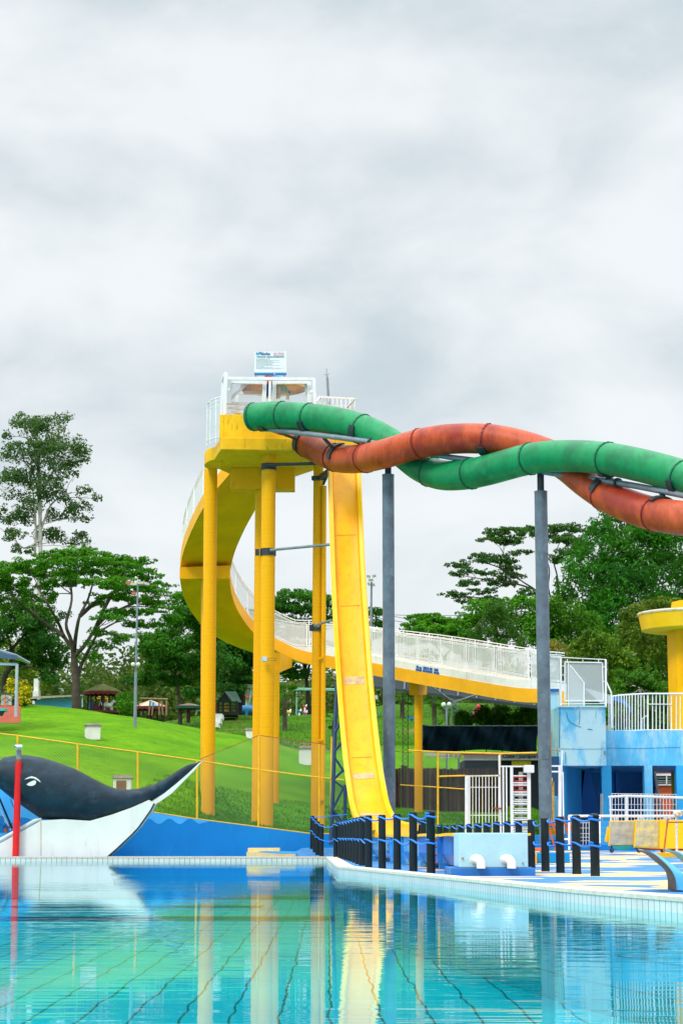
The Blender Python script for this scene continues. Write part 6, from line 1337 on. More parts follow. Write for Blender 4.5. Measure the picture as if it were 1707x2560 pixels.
    E_f = [(1260, 1330, 42, 8), (1304, 1325, 34, 8), (1384, 1322, 38, 8), (1436, 1322, 28, 8), (1228, 1346, 24, 7), (1272, 1350, 38, 8), (1200, 1390, 24, 7), (1240, 1396, 40, 10), (1152, 1410, 28, 8), (1148, 1434, 18, 7), (1270, 1420, 30, 10), (1272, 1440, 28, 9), (1168, 1458, 24, 7), (1248, 1458, 36, 10), (1130, 1486, 24, 6), (1160, 1500, 20, 6), (1200, 1478, 26, 6), (1424, 1350, 38, 10), (1384, 1346, 28, 9), (1416, 1384, 32, 10), (1316, 1478, 26, 7), (1390, 1400, 22, 7), (1210, 1430, 22, 6), (1340, 1330, 26, 8), (1170, 1425, 16, 6), (1300, 1380, 20, 6), (1440, 1365, 20, 10), (1225, 1500, 26, 8)]
    tree('flat_topped_tree', 'airy flat topped tree with bare forked limbs against the sky, right of centre', 'tree', 1396, 170, E_f, LM_ALB3, .19, 1.0, 4, [(1398, 1560), (1396, 1486), (1390, 1440)], BARK, [[(1396, 1490), (1392, 1440), (1384, 1400), (1400, 1350)], [(1384, 1520), (1370, 1470), (1372, 1420), (1350, 1360)], [(1370, 1510), (1336, 1474), (1300, 1450), (1282, 1426), (1250, 1370)], [(1336, 1474), (1290, 1460), (1220, 1450), (1160, 1440)], [(1398, 1500), (1420, 1450), (1440, 1400), (1430, 1360)], [(1300, 1450), (1250, 1420), (1190, 1400)], [(1340, 1500), (1270, 1500), (1150, 1490)]], tr=.26, flat=.9, lump=.6, grow=1.6)
    E_b = [(1520, 1270, 20, 16), (1545, 1290, 40, 22), (1590, 1310, 45, 26), (1500, 1325, 40, 26), (1555, 1340, 50, 34), (1620, 1345, 60, 30), (1690, 1330, 50, 34), (1460, 1375, 34, 30), (1520, 1390, 55, 34), (1600, 1395, 60, 34), (1680, 1395, 60, 34), (1435, 1430, 34, 30), (1480, 1440, 50, 34), (1550, 1450, 60, 34), (1630, 1450, 60, 34), (1700, 1450, 50, 34), (1420, 1475, 40, 24), (1490, 1495, 55, 26), (1560, 1500, 55, 26), (1640, 1495, 55, 24), (1720, 1500, 40, 30), (1750, 1380, 40, 50), (1520, 1540, 60, 24), (1460, 1530, 44, 24), (1600, 1540, 50, 24), (1560, 1580, 60, 30), (1480, 1580, 50, 30), (1680, 1560, 60, 40), (1560, 1640, 80, 40), (1660, 1640, 70, 50), (1480, 1640, 60, 40)]
    tree('bamboo_clump', 'huge dense bright green bamboo mass filling the right side under the orange tube', 'tree', 1560, 150, E_b, LM_BAM, .34, 1.1, 5, [(1560, 1700), (1555, 1600)], BARK, tr=.2, twig=False, asp=.34, flat=.2, lump=.55, layers=2)
    tree('round_tree', 'mid green round tree behind the right grey pole', 'tree', 1400, 140, [(1400, 1520, 44, 20), (1440, 1540, 44, 22), (1370, 1545, 34, 20), (1420, 1570, 50, 24), (1470, 1570, 34, 24), (1380, 1585, 34, 20), (1440, 1605, 44, 22), (1390, 1615, 36, 16)], LM_MID, .24, 1.0, 4, [(1402, 1680), (1402, 1620)], BARK, tr=.22, layers=2)
    tree('olive_tree', 'olive tinted domed tree beside the ring of the mushroom tower', 'tree', 1620, 122, [(1660, 1508, 44, 12), (1625, 1525, 44, 16), (1590, 1545, 40, 18), (1640, 1555, 60, 22), (1700, 1530, 50, 22), (1575, 1580, 44, 22), (1620, 1590, 50, 22), (1680, 1600, 60, 30), (1560, 1615, 34, 22), (1620, 1630, 55, 26), (1700, 1660, 50, 40)], LM_OLV, .22, 1.0, 4, [(1620, 1720), (1620, 1640)], BARK, tr=.2, layers=2)
    tree('leafy_tree', 'broad leafed tree with yellow patches right of the ramp gate, above the terrace', 'tree', 1500, 108, [(1470, 1595, 34, 18), (1510, 1612, 40, 22), (1460, 1630, 34, 22), (1500, 1650, 44, 26), (1550, 1640, 34, 24), (1455, 1668, 30, 20), (1540, 1680, 44, 26), (1580, 1660, 30, 26), (1500, 1700, 40, 24), (1440, 1640, 24, 14)], LM_MYL, .22, 1.0, 3, [(1520, 1740), (1515, 1660)], BARKP, tr=.14, layers=2)
    tree('terrace_bush', 'bright leafy bush rising behind the terrace railing', 'bush', 1600, 98, [(1580, 1690, 34, 16), (1620, 1700, 40, 16), (1560, 1715, 34, 20), (1600, 1730, 50, 22), (1650, 1725, 34, 22), (1550, 1750, 40, 20), (1610, 1765, 60, 24), (1670, 1760, 40, 24), (1560, 1790, 50, 24), (1640, 1800, 60, 24)], LM_MID, .17, 1.0, 3, [(1600, 1760), (1600, 1720)], BARKP, tr=.1, layers=2)
    tree('dry_bush', 'dry yellow and brown bush showing beside the right grey pole', 'bush', 1390, 118, [(1385, 1612, 24, 12), (1410, 1622, 20, 14), (1378, 1638, 20, 12), (1400, 1645, 28, 14), (1425, 1640, 20, 14)], LM_DRY, .18, .7, 2, [(1395, 1690), (1395, 1630)], BARKP, tr=.08)
    tree('golden_bush', 'golden yellow bush beside the pavilion post at the left', 'bush', 45, 116, [(45, 1712, 24, 12), (25, 1725, 16, 10), (62, 1722, 16, 10), (50, 1732, 26, 12), (30, 1742, 18, 10), (62, 1745, 14, 12)], LM_GLD, .17, 1.1, 1.2, [(45, 1750)], BARK, tr=.06)
    tree('green_bush', 'green lower bush under the golden one at the left', 'bush', 55, 117, [(52, 1752, 22, 10), (40, 1762, 22, 8), (62, 1762, 12, 10)], LM_DRK, .17, 1.0, 1.2, [(55, 1760)], BARK, tr=.06)
    tree('round_bush', 'low green bush between the thatched gazebo and the lamp pole', 'bush', 312, 122, [(305, 1748, 16, 10), (322, 1742, 18, 12), (334, 1758, 18, 12), (312, 1765, 20, 10), (322, 1778, 24, 8)], LM_ALB, .17, 1.0, 1.5, [(315, 1770)], BARK, tr=.06)
    for k, (px, w_, h_, lab) in enumerate(((1215, 34, 40, 'leftmost tufted green shrub above the black tarpaulin'), (1255, 34, 44, 'middle tufted green shrub above the black tarpaulin'), (1300, 36, 46, 'right tufted green shrub above the black tarpaulin'), (1160, 24, 30, 'small shrub beside the blue seat above the tarpaulin'), (1345, 30, 44, 'tufted shrub half behind the right grey pole'))):
        tree('tufted_shrub', lab, 'shrub', px, 104, [(px+random.uniform(-w_, w_)*.6, 1815-h_+random.uniform(0, h_*1.4), 9, 10) for _ in range(26)], LM_PIN2, .2, 2.2, 1.0, [(px, 1810)], BARK, tr=.05, asp=.22, twig=False, lump=.8, group='shrubs above the tarpaulin')
LM_ALB2 = leaf_mat('leaf_shade_tree', (.010, .080, .012), (.060, .24, .016), .35)
LM_ALB3 = leaf_mat('leaf_flat_tree', (.020, .075, .022), (.07, .19, .030), .35)
LM_OLV = leaf_mat('leaf_olive', (.035, .085, .012), (.17, .24, .025), .4)
LM_MYL = leaf_mat('leaf_mixed_yellow', (.012, .075, .012), (.16, .28, .015), 1.0)
LM_DRY = leaf_mat('leaf_dry', (.10, .08, .04), (.42, .33, .03), 1.5)
LM_PIN2 = leaf_mat('needle_bright', (.03, .18, .016), (.15, .42, .02), .8)
all_trees()
def palm(px, py, Y, n, rad, lab, seed):
    random.seed(seed); c = P(px, py, Y); b = L(px, Y); t = thing('fan_palm', lab, 'palm', tuple(b), 'fan palms in the park')
    part('trunk', MB().tube([b-Vector((0, 0, .2)), c], [.16, .12], 8), BARK, t)
    v = MB(); rr = M(rad, Y)
    for i in range(n):
        az = random.uniform(0, 6.28); el = random.uniform(-.7, 1.2); d = Vector((math.cos(az)*math.cos(el), math.sin(az)*math.cos(el), math.sin(el))); e = c+d*rr*random.uniform(.5, .75)
        v.bar(c, e, .02)
        s = d.cross(Vector((0, 0, 1))).normalized(); u = s.cross(d).normalized()
        for k in range(-7, 8):
            a = k*.17; q = d*math.cos(a)+s*math.sin(a); tip = e+q*rr*.5-Vector((0, 0, rr*.12*abs(math.cos(a)))); w_ = s*math.cos(a)*.035-d*math.sin(a)*.035
            m_ = e.lerp(tip, .5)+u*.03; v.add([e, m_+w_, tip, m_-w_], [(0, 1, 2, 3)])
    me = part('fronds', v, LM_PAL, t)
    at = me.data.attributes.new('tint', 'FLOAT', 'FACE'); at.data.foreach_set('value', RNG.random(len(me.data.polygons)).astype(np.float32))
for a in ((672, 1712, 138, 26, 50, 'large fan palm just right of the centre columns', 1), (712, 1745, 136, 22, 44, 'fan palm right of the large one, leaning over the bank', 2), (835, 1800, 128, 16, 30, 'small fan palm beside the slim column', 3), (1085, 1745, 122, 26, 44, 'large fan palm right of the ramp column', 4), (1118, 1790, 118, 18, 36, 'low fan palm under the double globe lamp', 5), (925, 1745, 140, 20, 34, 'fan palm behind the left grey pole', 6), (1005, 1742, 138, 20, 34, 'fan palm left of the ramp column', 7), (1290, 1700, 150, 14, 30, 'small fan palm under the far end of the ramp', 8)): palm(*a)
def distant_wood():
    """far scrub and woodland that reads as one mass"""
    pts = []; nr = []
    for i in range(520):
        px = random.uniform(-250, 1900); Y = random.uniform(190, 330); b = L(px, Y); h = random.uniform(3, 7.5)*(1.5 if px < 620 else 1.0); r = random.uniform(1.8, 4.2)
        n = 480; w = RNG.normal(size=(n, 3)); w /= np.linalg.norm(w, axis=1)[:, None]; pts.append(np.array(b)+np.array([0, 0, h*.55])+w*np.array([r, r, h*.55])*(.55+.45*RNG.random(n))[:, None]); nr.append(w)
    pts = np.concatenate(pts); m = leaf_mat('leaf_distant', (.022, .065, .015), (.13, .19, .035), .14)
    ob = bpy.data.objects.new('far_woodland', leaf_mesh('far_woodland', pts, .5, m, (0, 0, 0), np.concatenate(nr)*.8, .7, .3)); C.objects.link(ob); ob['kind'] = 'stuff'; ob['label'] = 'far scrub and woodland seen between the park trees'; ob['category'] = 'woodland'
distant_wood()
# ================================================================ park things on the slope
def bins():
    for px, Y, w_, h_, lab, rot, door in ((232, 101, 37, 36, 'white concrete litter box with brown cap, high on the left lawn below the gazebo', .25, 'side'), (307, 79, 47, 52, 'white litter box with a brown door, behind the whale back', .05, 'front'), (763, 112, 31, 44, 'white litter box between the centre and slim columns', .1, 'low'), (628, 118, 30, 26, 'white tapered planter box half hidden left of the centre column', .0, 'none')):
        b = L(px, Y); w = M(w_, Y)/2; h = M(h_, Y); t = thing('litter_box', lab, 'litter box', tuple(b), 'white boxes on the lawn'); c, s = math.cos(rot), math.sin(rot)
        def q(x, y, z): return Vector((b.x+x*c-y*s, b.y+x*s+y*c, b.z+z))
        k = .93 if door != 'none' else .66
        part('body', MB().hexa([q(-w*k, -w, -.1), q(w*k, -w, -.1), q(w*k, w, -.1), q(-w*k, w, -.1)], [q(-w*.95, -w, h*.84), q(w*.95, -w, h*.84), q(w*.95, w, h*.84), q(-w*.95, w, h*.84)]), WHTP, t, bevel=.015)
        part('cap', MB().hexa([q(-w*1.18, -w*1.18, h*.84), q(w*1.18, -w*1.18, h*.84), q(w*1.18, w*1.18, h*.84), q(-w*1.18, w*1.18, h*.84)], [q(-w*.8, -w*.8, h), q(w*.8, -w*.8, h), q(w*.8, w*.8, h), q(-w*.8, w*.8, h)]), mat('mossy_concrete', (.20, .165, .13), .9, .3, 6), t)
        if door == 'front': part('door', MB().hexa([q(-w*.62, -w-.02, h*.02), q(w*.42, -w-.02, h*.02), q(w*.42, -w+.01, h*.02), q(-w*.62, -w+.01, h*.02)], [q(-w*.62, -w-.02, h*.72), q(w*.42, -w-.02, h*.72), q(w*.42, -w+.01, h*.72), q(-w*.62, -w+.01, h*.72)]), mat('brown_panel', (.22, .09, .05), .6), t)
        if door == 'side': part('side_panel', MB().hexa([q(w*.96, -w*.7, h*.05), q(w*.99, w*.7, h*.05), q(w*.97, w*.7, h*.05), q(w*.94, -w*.7, h*.05)], [q(w*.98, -w*.7, h*.75), q(w*1.0, w*.7, h*.75), q(w*.95, w*.7, h*.75), q(w*.94, -w*.7, h*.75)]), mat('blue_grey_panel', (.22, .30, .40), .6), t)
bins()
def lamps():
    b = L(338, 108); t = thing('floodlight_mast', 'tall slim mast with floodlights on top, on the lawn left of the tower', 'lamp post', tuple(b), 'floodlight masts')
    part('pole', MB().tube([b-Vector((0, 0, .2)), P(340, 1680, 108)], [.09, .075], 10).tube([P(340, 1680, 108), P(345, 1462, 108)], [.055, .042], 10), mat('blue_grey_pole', (.20, .25, .33), .4), t)
    for px, py, w_, c, r in ((322, 1456, 14, (.5, .14, .08), .3), (335, 1460, 17, (.55, .5, .45), 0), (352, 1457, 18, (.5, .46, .42), 0), (367, 1459, 14, (.6, .6, .58), -.3), (335, 1483, 10, (.3, .08, .05), .2)): part('floodlight', MB().bar(P(px-w_/2, py+r*6, 108), P(px+w_/2, py-r*6, 108), .13), mat('lamp_%d' % px, c, .4) if False else mat(('lamp_red' if c[1] < .2 else 'lamp_grey'), c, .4), t)
    part('crossarm', MB().bar(P(318, 1462, 108), P(372, 1462, 108), .05), GREYP, t)
    for px in (333, 346): part('globe', MB().ball(P(px, 1661, 107.8), .11, 8), mat('white_globe', (.75, .76, .72), .4), t, smooth=60)
    b = L(928, 140); t = thing('floodlight_mast', 'pale mast with square floodlights just right of the yellow slide', 'lamp post', tuple(b), 'floodlight masts')
    part('pole', MB().tube([b, P(927, 1575, 140), P(928.5, 1455, 140)], [.14, .09, .07], 10), GREYP, t); part('junction_box', MB().cbox(P(927, 1570, 139.8), (.22, .2, .14)), WHT, t)
    for px, py, w_, rr in ((921, 1441, 9, .3), (935, 1440, 9, -.3), (927, 1450, 12, 0), (922, 1460, 4, 1), (934, 1462, 3, 1)): part('floodlight', MB().bar(P(px-w_/2, py-rr*3, 139.9), P(px+w_/2, py+rr*3, 139.9), .2, .14), mat('lamp_green_grey', (.30, .36, .32), .4), t)
    b = L(1116, 113); t = thing('globe_lamp', 'grey lamp post with two white globes above the tarpaulin', 'lamp post', tuple(b)); part('pole', MB().tube([b, P(1116, 1764, 113)], .05, 8), mat('blue_grey_pole', (.20, .25, .33)), t)
    part('crossarm', MB().bar(P(1108, 1771, 113), P(1124, 1770, 113), .06), mat('blue_grey_pole', (.20, .25, .33)), t)
    for px, py in ((1108.5, 1762), (1123, 1761)): part('globe', MB().ball(P(px, py, 113), .13, 10), mat('white_globe', (.75, .76, .72)), t, smooth=60)
lamps()
def pavilion():
    Y = 104; t = thing('blue_pavilion', 'open pavilion with a ribbed grey blue roof and slim post at the left edge', 'pavilion', tuple(L(40, Y)))
    rb = mat('ribbed_roof', (.15, .24, .42), .4, .15, 2); eave = P(58, 1656, Y); ridge = P(-60, 1606, Y)
    rings = []
    for i in range(33):
        f = i/32; x = -1.0; a = P(58, 1649, Y-2+4.5*f); b_ = P(-90, 1604, Y-2+4.5*f); w_ = Vector((0, 0, .035*(i % 2))); rings.append([Vector((a.x, Y-2+4.5*f, P(58, 1649, Y).z))+w_, Vector((b_.x, Y-2+4.5*f, P(-90, 1604, Y).z))+w_])
    e0, e1 = P(58, 1649, Y), P(-90, 1607, Y)
    part('roof', MB().hexa([(e0.x, Y-2, e0.z-.02), (e0.x, Y+2.5, e0.z-.02), (e1.x, Y+2.5, e1.z), (e1.x, Y-2, e1.z)], [(e0.x, Y-2, e0.z+.05), (e0.x, Y+2.5, e0.z+.05), (e1.x, Y+2.5, e1.z+.08), (e1.x, Y-2, e1.z+.08)]), rb, t)
    for i in range(12): y = Y-1.9+i*.4; part('roof_rib', MB().bar((e0.x, y, e0.z+.07), (e1.x, y, e1.z+.10), .05), mat('roof_rib_pale', (.45, .55, .62), .4), t)
    a, b_ = P(59, 1658, Y), P(-90, 1640, Y); part('fascia', MB().hexa([(a.x, Y-2.06, a.z), (b_.x, Y-2.06, b_.z-.05), (b_.x, Y-2, b_.z-.05), (a.x, Y-2, a.z)], [(a.x, Y-2.06, a.z+.22), (b_.x, Y-2.06, b_.z+.25), (b_.x, Y-2, b_.z+.25), (a.x, Y-2, a.z+.22)]), mat('fascia_navy', (.05, .10, .20), .5), t)
    part('beam', MB().bar(P(44, 1661, Y-1.8), P(-90, 1657, Y-1.8), .12), mat('pale_blue_steel', (.35, .50, .66), .5), t)
    part('post', MB().tube([P(40.5, 1792, Y-1.8), P(43.5, 1660, Y-1.8)], .075, 10), mat('pale_blue_post', (.42, .50, .62), .4), t)
    t = thing('coral_wall', 'low coral pink wall with a crossed rail at the left edge', 'wall', tuple(L(20, 103))); cm = mat('coral_render', (.74, .17, .13), .7, .1, 2)
    a, b_ = P(-80, 1792, 103), P(51, 1766, 103); part('base', MB().box((a.x, 103, a.z-.3), (b_.x, 103.3, b_.z)), cm, t); a, b_ = P(-80, 1792, 103), P(30, 1761, 103); part('base', MB().box((a.x, 103.6, a.z), (b_.x, 103.9, b_.z)), cm, t)
    for px in (14, 46): part('rail_post', MB().bar(P(px, 1766, 103.1), P(px, 1737, 103.1), .06), cm, t)
    part('rail', MB().bar(P(-60, 1728, 103.1), P(48, 1736, 103.1), .07), mat('dark_green_rail', (.01, .10, .07), .5), t)
    for a, b_ in (((14, 1742), (36, 1760)), ((14, 1758), (36, 1742)), ((-8, 1760), (14, 1745))): part('cross_brace', MB().bar(P(*a, 103.1), P(*b_, 103.1), .03), BLKS, t)
    t = thing('white_tank', 'white round ended tank behind the crossed rail at the left edge', 'tank', tuple(L(18, 105.5))); part('tank', MB().box(tuple(P(3, 1766, 105)), tuple(P(31, 1741, 106))), WHTP, t, bevel=.05); part('hatch', MB().tube([P(35, 1752, 104.6), P(35, 1752, 104.9)], .11, 14), BLKS, t)
    t = thing('teal_bench', 'teal bench top on a dark foot at the left edge of the lawn', 'bench', tuple(L(5, 101))); part('seat', MB().box(tuple(P(-60, 1777, 101)), tuple(P(21, 1773.5, 102))), mat('teal_paint', (.05, .42, .45), .5), t); part('foot', MB().hexa([P(-6, 1790, 101.2), P(8, 1790, 101.2), P(8, 1790, 101.7), P(-6, 1790, 101.7)], [P(-14, 1777, 101.2), P(14, 1777, 101.2), P(14, 1777, 101.7), P(-14, 1777, 101.7)]), BLKS, t)
pavilion()
def shed():
    Y = 140; t = thing('blue_shed', 'long low blue shed with thin roof just behind the lawn crest', 'shed', tuple(P(140, 1770, Y)))
    part('wall', MB().prism([P(88, 1770, Y), P(181, 1775, Y), P(181, 1745, Y), P(88, 1749, Y)], (0, 3, 0)), mat('shed_blue', (.06, .36, .62), .6, .1, 1), t)
    part('roof', MB().hexa([P(72, 1748, Y-.5), P(212, 1739, Y-.5), P(212, 1739, Y+3.5), P(72, 1748, Y+3.5)], [P(84, 1741, Y-.5), P(212, 1736.5, Y-.5), P(212, 1736.5, Y+3.5), P(84, 1741, Y+3.5)]), mat('shed_roof', (.35, .33, .26), .7), t); part('gable', MB().prism([P(70, 1750, Y), P(92, 1752, Y), P(92, 1743, Y), P(82, 1742, Y)], (0, .3, 0)), BLKS, t)
    part('post', MB().bar(P(206.5, 1768, Y-.3), P(206.5, 1737, Y-.3), .08), mat('pale_blue_steel', (.35, .50, .66)), t)
    t = thing('white_pillar', 'pale stepped concrete pillar behind the shed roof', 'pillar', tuple(L(92, 160))); part('pillar', MB().box(tuple(P(84, 1760, 160)), tuple(P(99, 1698, 160.6))), WHTP, t); part('step_block', MB().box(tuple(P(82, 1760, 159.6)), tuple(P(98, 1728, 160))), WHTP, t)
shed()
def gazebo(px, apex, eave, hw, Y, base, name, lab, roofm, trim, posts, pole=True, panels=None):
    c = P(px, eave, Y); t = thing(name, lab, 'gazebo', (c.x, Y, P(px, base, Y).z)); za, ze, zb = P(px, apex, Y).z, c.z, P(px, base, Y).z-.5; r = M(hw, Y)
    n = 24; prof = [(r*1.0, ze), (r*.99, ze+.02), (r*.55, ze+(za-ze)*.52), (r*.18, ze+(za-ze)*.86), (.03, za)]
    if panels:
        for k in range(n//2):
            mb = MB(); o = [[(c.x+rr*math.cos(2*math.pi*(k+f)/(n//2)), Y+rr*math.sin(2*math.pi*(k+f)/(n//2)), z) for rr, z in prof] for f in (0, .5, 1)]; mb.loft(o, closed=False); part('roof_panel', mb, panels[k % len(panels)], t, smooth=50)
    else: part('roof', MB().lathe(prof, (c.x, Y, 0), n, cap=False), roofm, t, smooth=50)
    mb = MB()
    for k in range(n*2): a = 2*math.pi*k/(n*2); d = .13+.08*(k % 2); mb.quad((c.x+r*math.cos(a), Y+r*math.sin(a), ze+.02), (c.x+r*math.cos(a+.131), Y+r*math.sin(a+.131), ze+.02), (c.x+r*math.cos(a+.131), Y+r*math.sin(a+.131), ze-.21+.08*(k % 2)), (c.x+r*math.cos(a), Y+r*math.sin(a), ze-.13-.08*(k % 2)))
    part('fringe', mb, trim, t)
    if pole: part('centre_post', MB().tube([(c.x, Y, zb), (c.x, Y, za-.1)], .13, 10), mat('dark_red_wood', (.10, .02, .018), .7), t)
    for k in range(posts): a = 2*math.pi*(k+.4)/posts; part('post', MB().tube([(c.x+r*.75*math.cos(a), Y+r*.75*math.sin(a), zb), (c.x+r*.75*math.cos(a), Y+r*.75*math.sin(a), ze+.1)], .05, 8), BARKD, t)
    return t
RED_T = mat('dark_red_fringe', (.14, .015, .02), .8)
gazebo(258, 1709, 1731, 50, 128, 1780, 'thatched_gazebo', 'mossy brown conical gazebo over a small carousel at the lawn crest', mat('mossy_thatch', (.11, .115, .02), .9, .35, 3, .3, 12), RED_T, 7)
def carousel():
    Y = 128; t = thing('carousel', 'small carousel with a white horse under the thatched gazebo', 'carousel', tuple(P(258, 1780, Y))); b = P(258, 1779, Y)
    part('platform', MB().lathe([(1.1, -.1), (1.1, .05)], tuple(b), 20), mat('dark_red_wood', (.10, .02, .018)), t)
    h = MB(); o = P(268, 1765, Y-.6)
    h.tube([o+Vector((-.28, 0, .0)), o+Vector((-.1, 0, .06)), o+Vector((.15, 0, .04)), o+Vector((.3, 0, 0))], [.10, .17, .16, .10], 10).tube([o+Vector((.22, 0, .04)), o+Vector((.36, 0, .25)), o+Vector((.40, 0, .32))], [.12, .08, .06], 8).tube([o+Vector((.37, 0, .33)), o+Vector((.52, 0, .22))], [.08, .04], 8)
    for x in (-.25, -.18, .2, .28): h.tube([o+Vector((x, .05, -.05)), o+Vector((x+.08, .05, -.38))], [.06, .03], 6)
    h.tube([o+Vector((-.28, 0, .05)), o+Vector((-.42, 0, .30)), o+Vector((-.48, 0, .02))], [.05, .04, .02], 6); part('horse', h, WHTP, t, smooth=60); part('horse_pole', MB().tube([o+Vector((0, 0, .1)), o+Vector((0, 0, 1.0))], .02, 6), mat('brass_pole', (.5, .35, .05), .4), t)
    o2 = P(245, 1768, Y-.3); part('seat', MB().cbox(o2, (.5, .4, .35)), mat('dark_red_wood', (.10, .02, .018)), t, bevel=.05); part('seat', MB().cbox(P(230, 1765, Y-.3), (.3, .3, .5)), mat('blue_seat', (.01, .12, .3), .5), t, bevel=.05); part('seat', MB().cbox(P(288, 1768, Y-.3), (.35, .35, .4)), mat('dark_red_wood', (.10, .02, .018)), t, bevel=.05)
carousel()
PA = [mat('canvas_cream', (.68, .55, .42), .8), mat('canvas_sky2', (.10, .40, .65), .8), mat('canvas_peach', (.70, .42, .28), .8), mat('canvas_rose', (.60, .30, .25), .8)]
gazebo(377, 1750, 1768, 45, 136, 1787, 'striped_gazebo', 'striped cream and blue conical canopy with dark red fringe behind the lamp mast', None, RED_T, 8, True, PA)
gazebo(472, 1757, 1766, 33, 140, 1788, 'parasol_table', 'low pale parasol with a red post beside the shade tree trunk', None, mat('dark_green_rail', (.01, .10, .07), .5), 0, True, [PA[0], PA[2]])
def swings():
    for nm, lab, pts, Y, m in (('swing_frame', 'wooden swing frame with slanted legs in front of the striped canopy', [((372, 1788), (376, 1752)), ((380, 1788), (384, 1756)), ((408, 1788), (404, 1752)), ((416, 1788), (417, 1749)), ((350, 1746), (420, 1748)), ((398, 1788), (398, 1757))], 132, mat('tan_wood', (.35, .22, .12), .7)),
                           ('yellow_play_frame', 'small yellow pipe frame seen inside the gazebo', [((238, 1752), (244, 1742)), ((244, 1742), (270, 1742)), ((270, 1742), (271, 1766)), ((240, 1746), (270, 1747))], 131, YELP),
                           ('teal_swing_frame', 'long teal horizontal pipe frame behind the slim column', [((728, 1721), (842, 1723)), ((728, 1724), (842, 1726)), ((741, 1787), (742, 1722)), ((840, 1780), (841, 1722)), ((618, 1785), (629, 1728))], 146, mat('teal_pipe', (.20, .48, .38), .5)),
                           ('white_play_frame', 'small white pipe frame at the right of the parasol table', [((490, 1788), (492, 1776)), ((492, 1776), (503, 1776)), ((503, 1776), (505, 1788))], 140, WHT)):
        t = thing(nm, lab, 'play frame', tuple(P(*pts[0][0], Y)))
        for a, b in pts: part('bar', MB().tube([P(*a, Y), P(*b, Y)], .055 if Y > 131 else .035, 8), m, t)
swings()
def playhouse():
    Y = 144; g = P(570, 1787, Y); t = thing('playhouse', 'dark playhouse with steep green roof and slatted sides behind the left column', 'playhouse', tuple(g)); dk = mat('dark_timber', (.02, .025, .022), .8); gr = mat('green_roof', (.035, .10, .065), .7, .3, 2)
    a, b, ap, ap2 = P(543, 1756, Y), P(575, 1752, Y), P(562, 1731, Y), P(590, 1732, Y+1)
    part('roof', MB().hexa([P(562, 1731, Y), P(590, 1731, Y+3), P(602, 1757, Y+3), P(578, 1755, Y)], [P(562, 1728.5, Y), P(590, 1728.5, Y+3), P(605, 1756, Y+3), P(581, 1753, Y)]).hexa([P(562, 1731, Y), P(590, 1731, Y+3), P(570, 1757, Y+3), P(543, 1756, Y)], [P(562, 1728.5, Y), P(590, 1728.5, Y+3), P(567, 1755, Y+3), P(541, 1753, Y)]), gr, t)
    part('gable', MB().prism([P(545, 1756, Y+.1), P(579, 1755, Y+.1), P(562, 1732, Y+.1)], (0, .1, 0)), dk, t)
    for px in (545, 558, 576, 592): part('post', MB().bar(P(px, 1788, Y+.2), P(px, 1752, Y+.2), .16), dk, t)
    for y in (1764, 1772, 1781): part('slat', MB().bar(P(543, y, Y+.15), P(596, y, Y+.15), .07), dk, t)
    part('back_panel', MB().box(tuple(P(560, 1784, Y+2)), tuple(P(574, 1762, Y+2.1))), mat('toy_yellow', (.7, .45, .03), .6), t); part('back_panel', MB().box(tuple(P(541, 1782, Y+2)), tuple(P(545, 1757, Y+2.1))), mat('toy_red', (.5, .03, .02), .6), t); part('floor', MB().box(tuple(P(542, 1788, Y)), tuple(P(597, 1784.5, Y+2.5))), dk, t)
    t = thing('concrete_steps', 'pale concrete steps on the bank right of the left column', 'steps', tuple(P(548, 1818, 124)))
    for i, (x0, x1, y0, y1) in enumerate(((536, 551, 1810, 1818), (538, 556, 1800, 1808), (538, 560, 1789, 1797))): part('step', MB().box(tuple(P(x0, y1, 124+i)), tuple(P(x1, y0, 126+i))), WHTP, t)
    t = thing('blue_trough', 'blue round bottomed water trough beside the playhouse', 'trough', tuple(P(622, 1783, 145))); part('tub', MB().tube([P(606, 1774, 145), P(645, 1774, 145)], .3, 14), mat('trough_blue', (.02, .22, .50), .5), t); part('leg', MB().bar(P(617, 1789, 144.8), P(617, 1772, 144.8), .2), MATS['trough_blue'], t); part('red_base', MB().box(tuple(P(620, 1788, 145)), tuple(P(634, 1781, 145.5))), mat('toy_red', (.5, .03, .02)), t)
    t = thing('backboard', 'white and yellow board on a teal leaning post left of the centre column', 'board', tuple(P(625, 1790, 150))); part('board', MB().box(tuple(P(610, 1727, 150)), tuple(P(640, 1711, 150.1))), mat('board_pale', (.60, .66, .62), .6), t); part('yellow_patch', MB().box(tuple(P(613, 1725, 149.95)), tuple(P(620, 1714, 149.99))), mat('toy_yellow', (.7, .45, .03)), t); part('lower_board', MB().box(tuple(P(612, 1739, 150)), tuple(P(640, 1728, 150.1))), mat('grey_slats', (.38, .38, .36), .7), t)
    t = thing('red_roof_hut', 'low hut with orange red roof edge beside the backboard', 'hut', tuple(L(625, 170))); part('roof', MB().hexa([P(608, 1744, 165), P(700, 1746, 165), P(700, 1746, 170), P(608, 1744, 170)], [P(610, 1733, 165), P(700, 1740, 165), P(700, 1740, 170), P(610, 1733, 170)]), mat('red_roof', (.62, .10, .04), .7), t); part('wall', MB().box(tuple(P(612, 1785, 166)), tuple(P(698, 1744, 169))), WHTP, t)
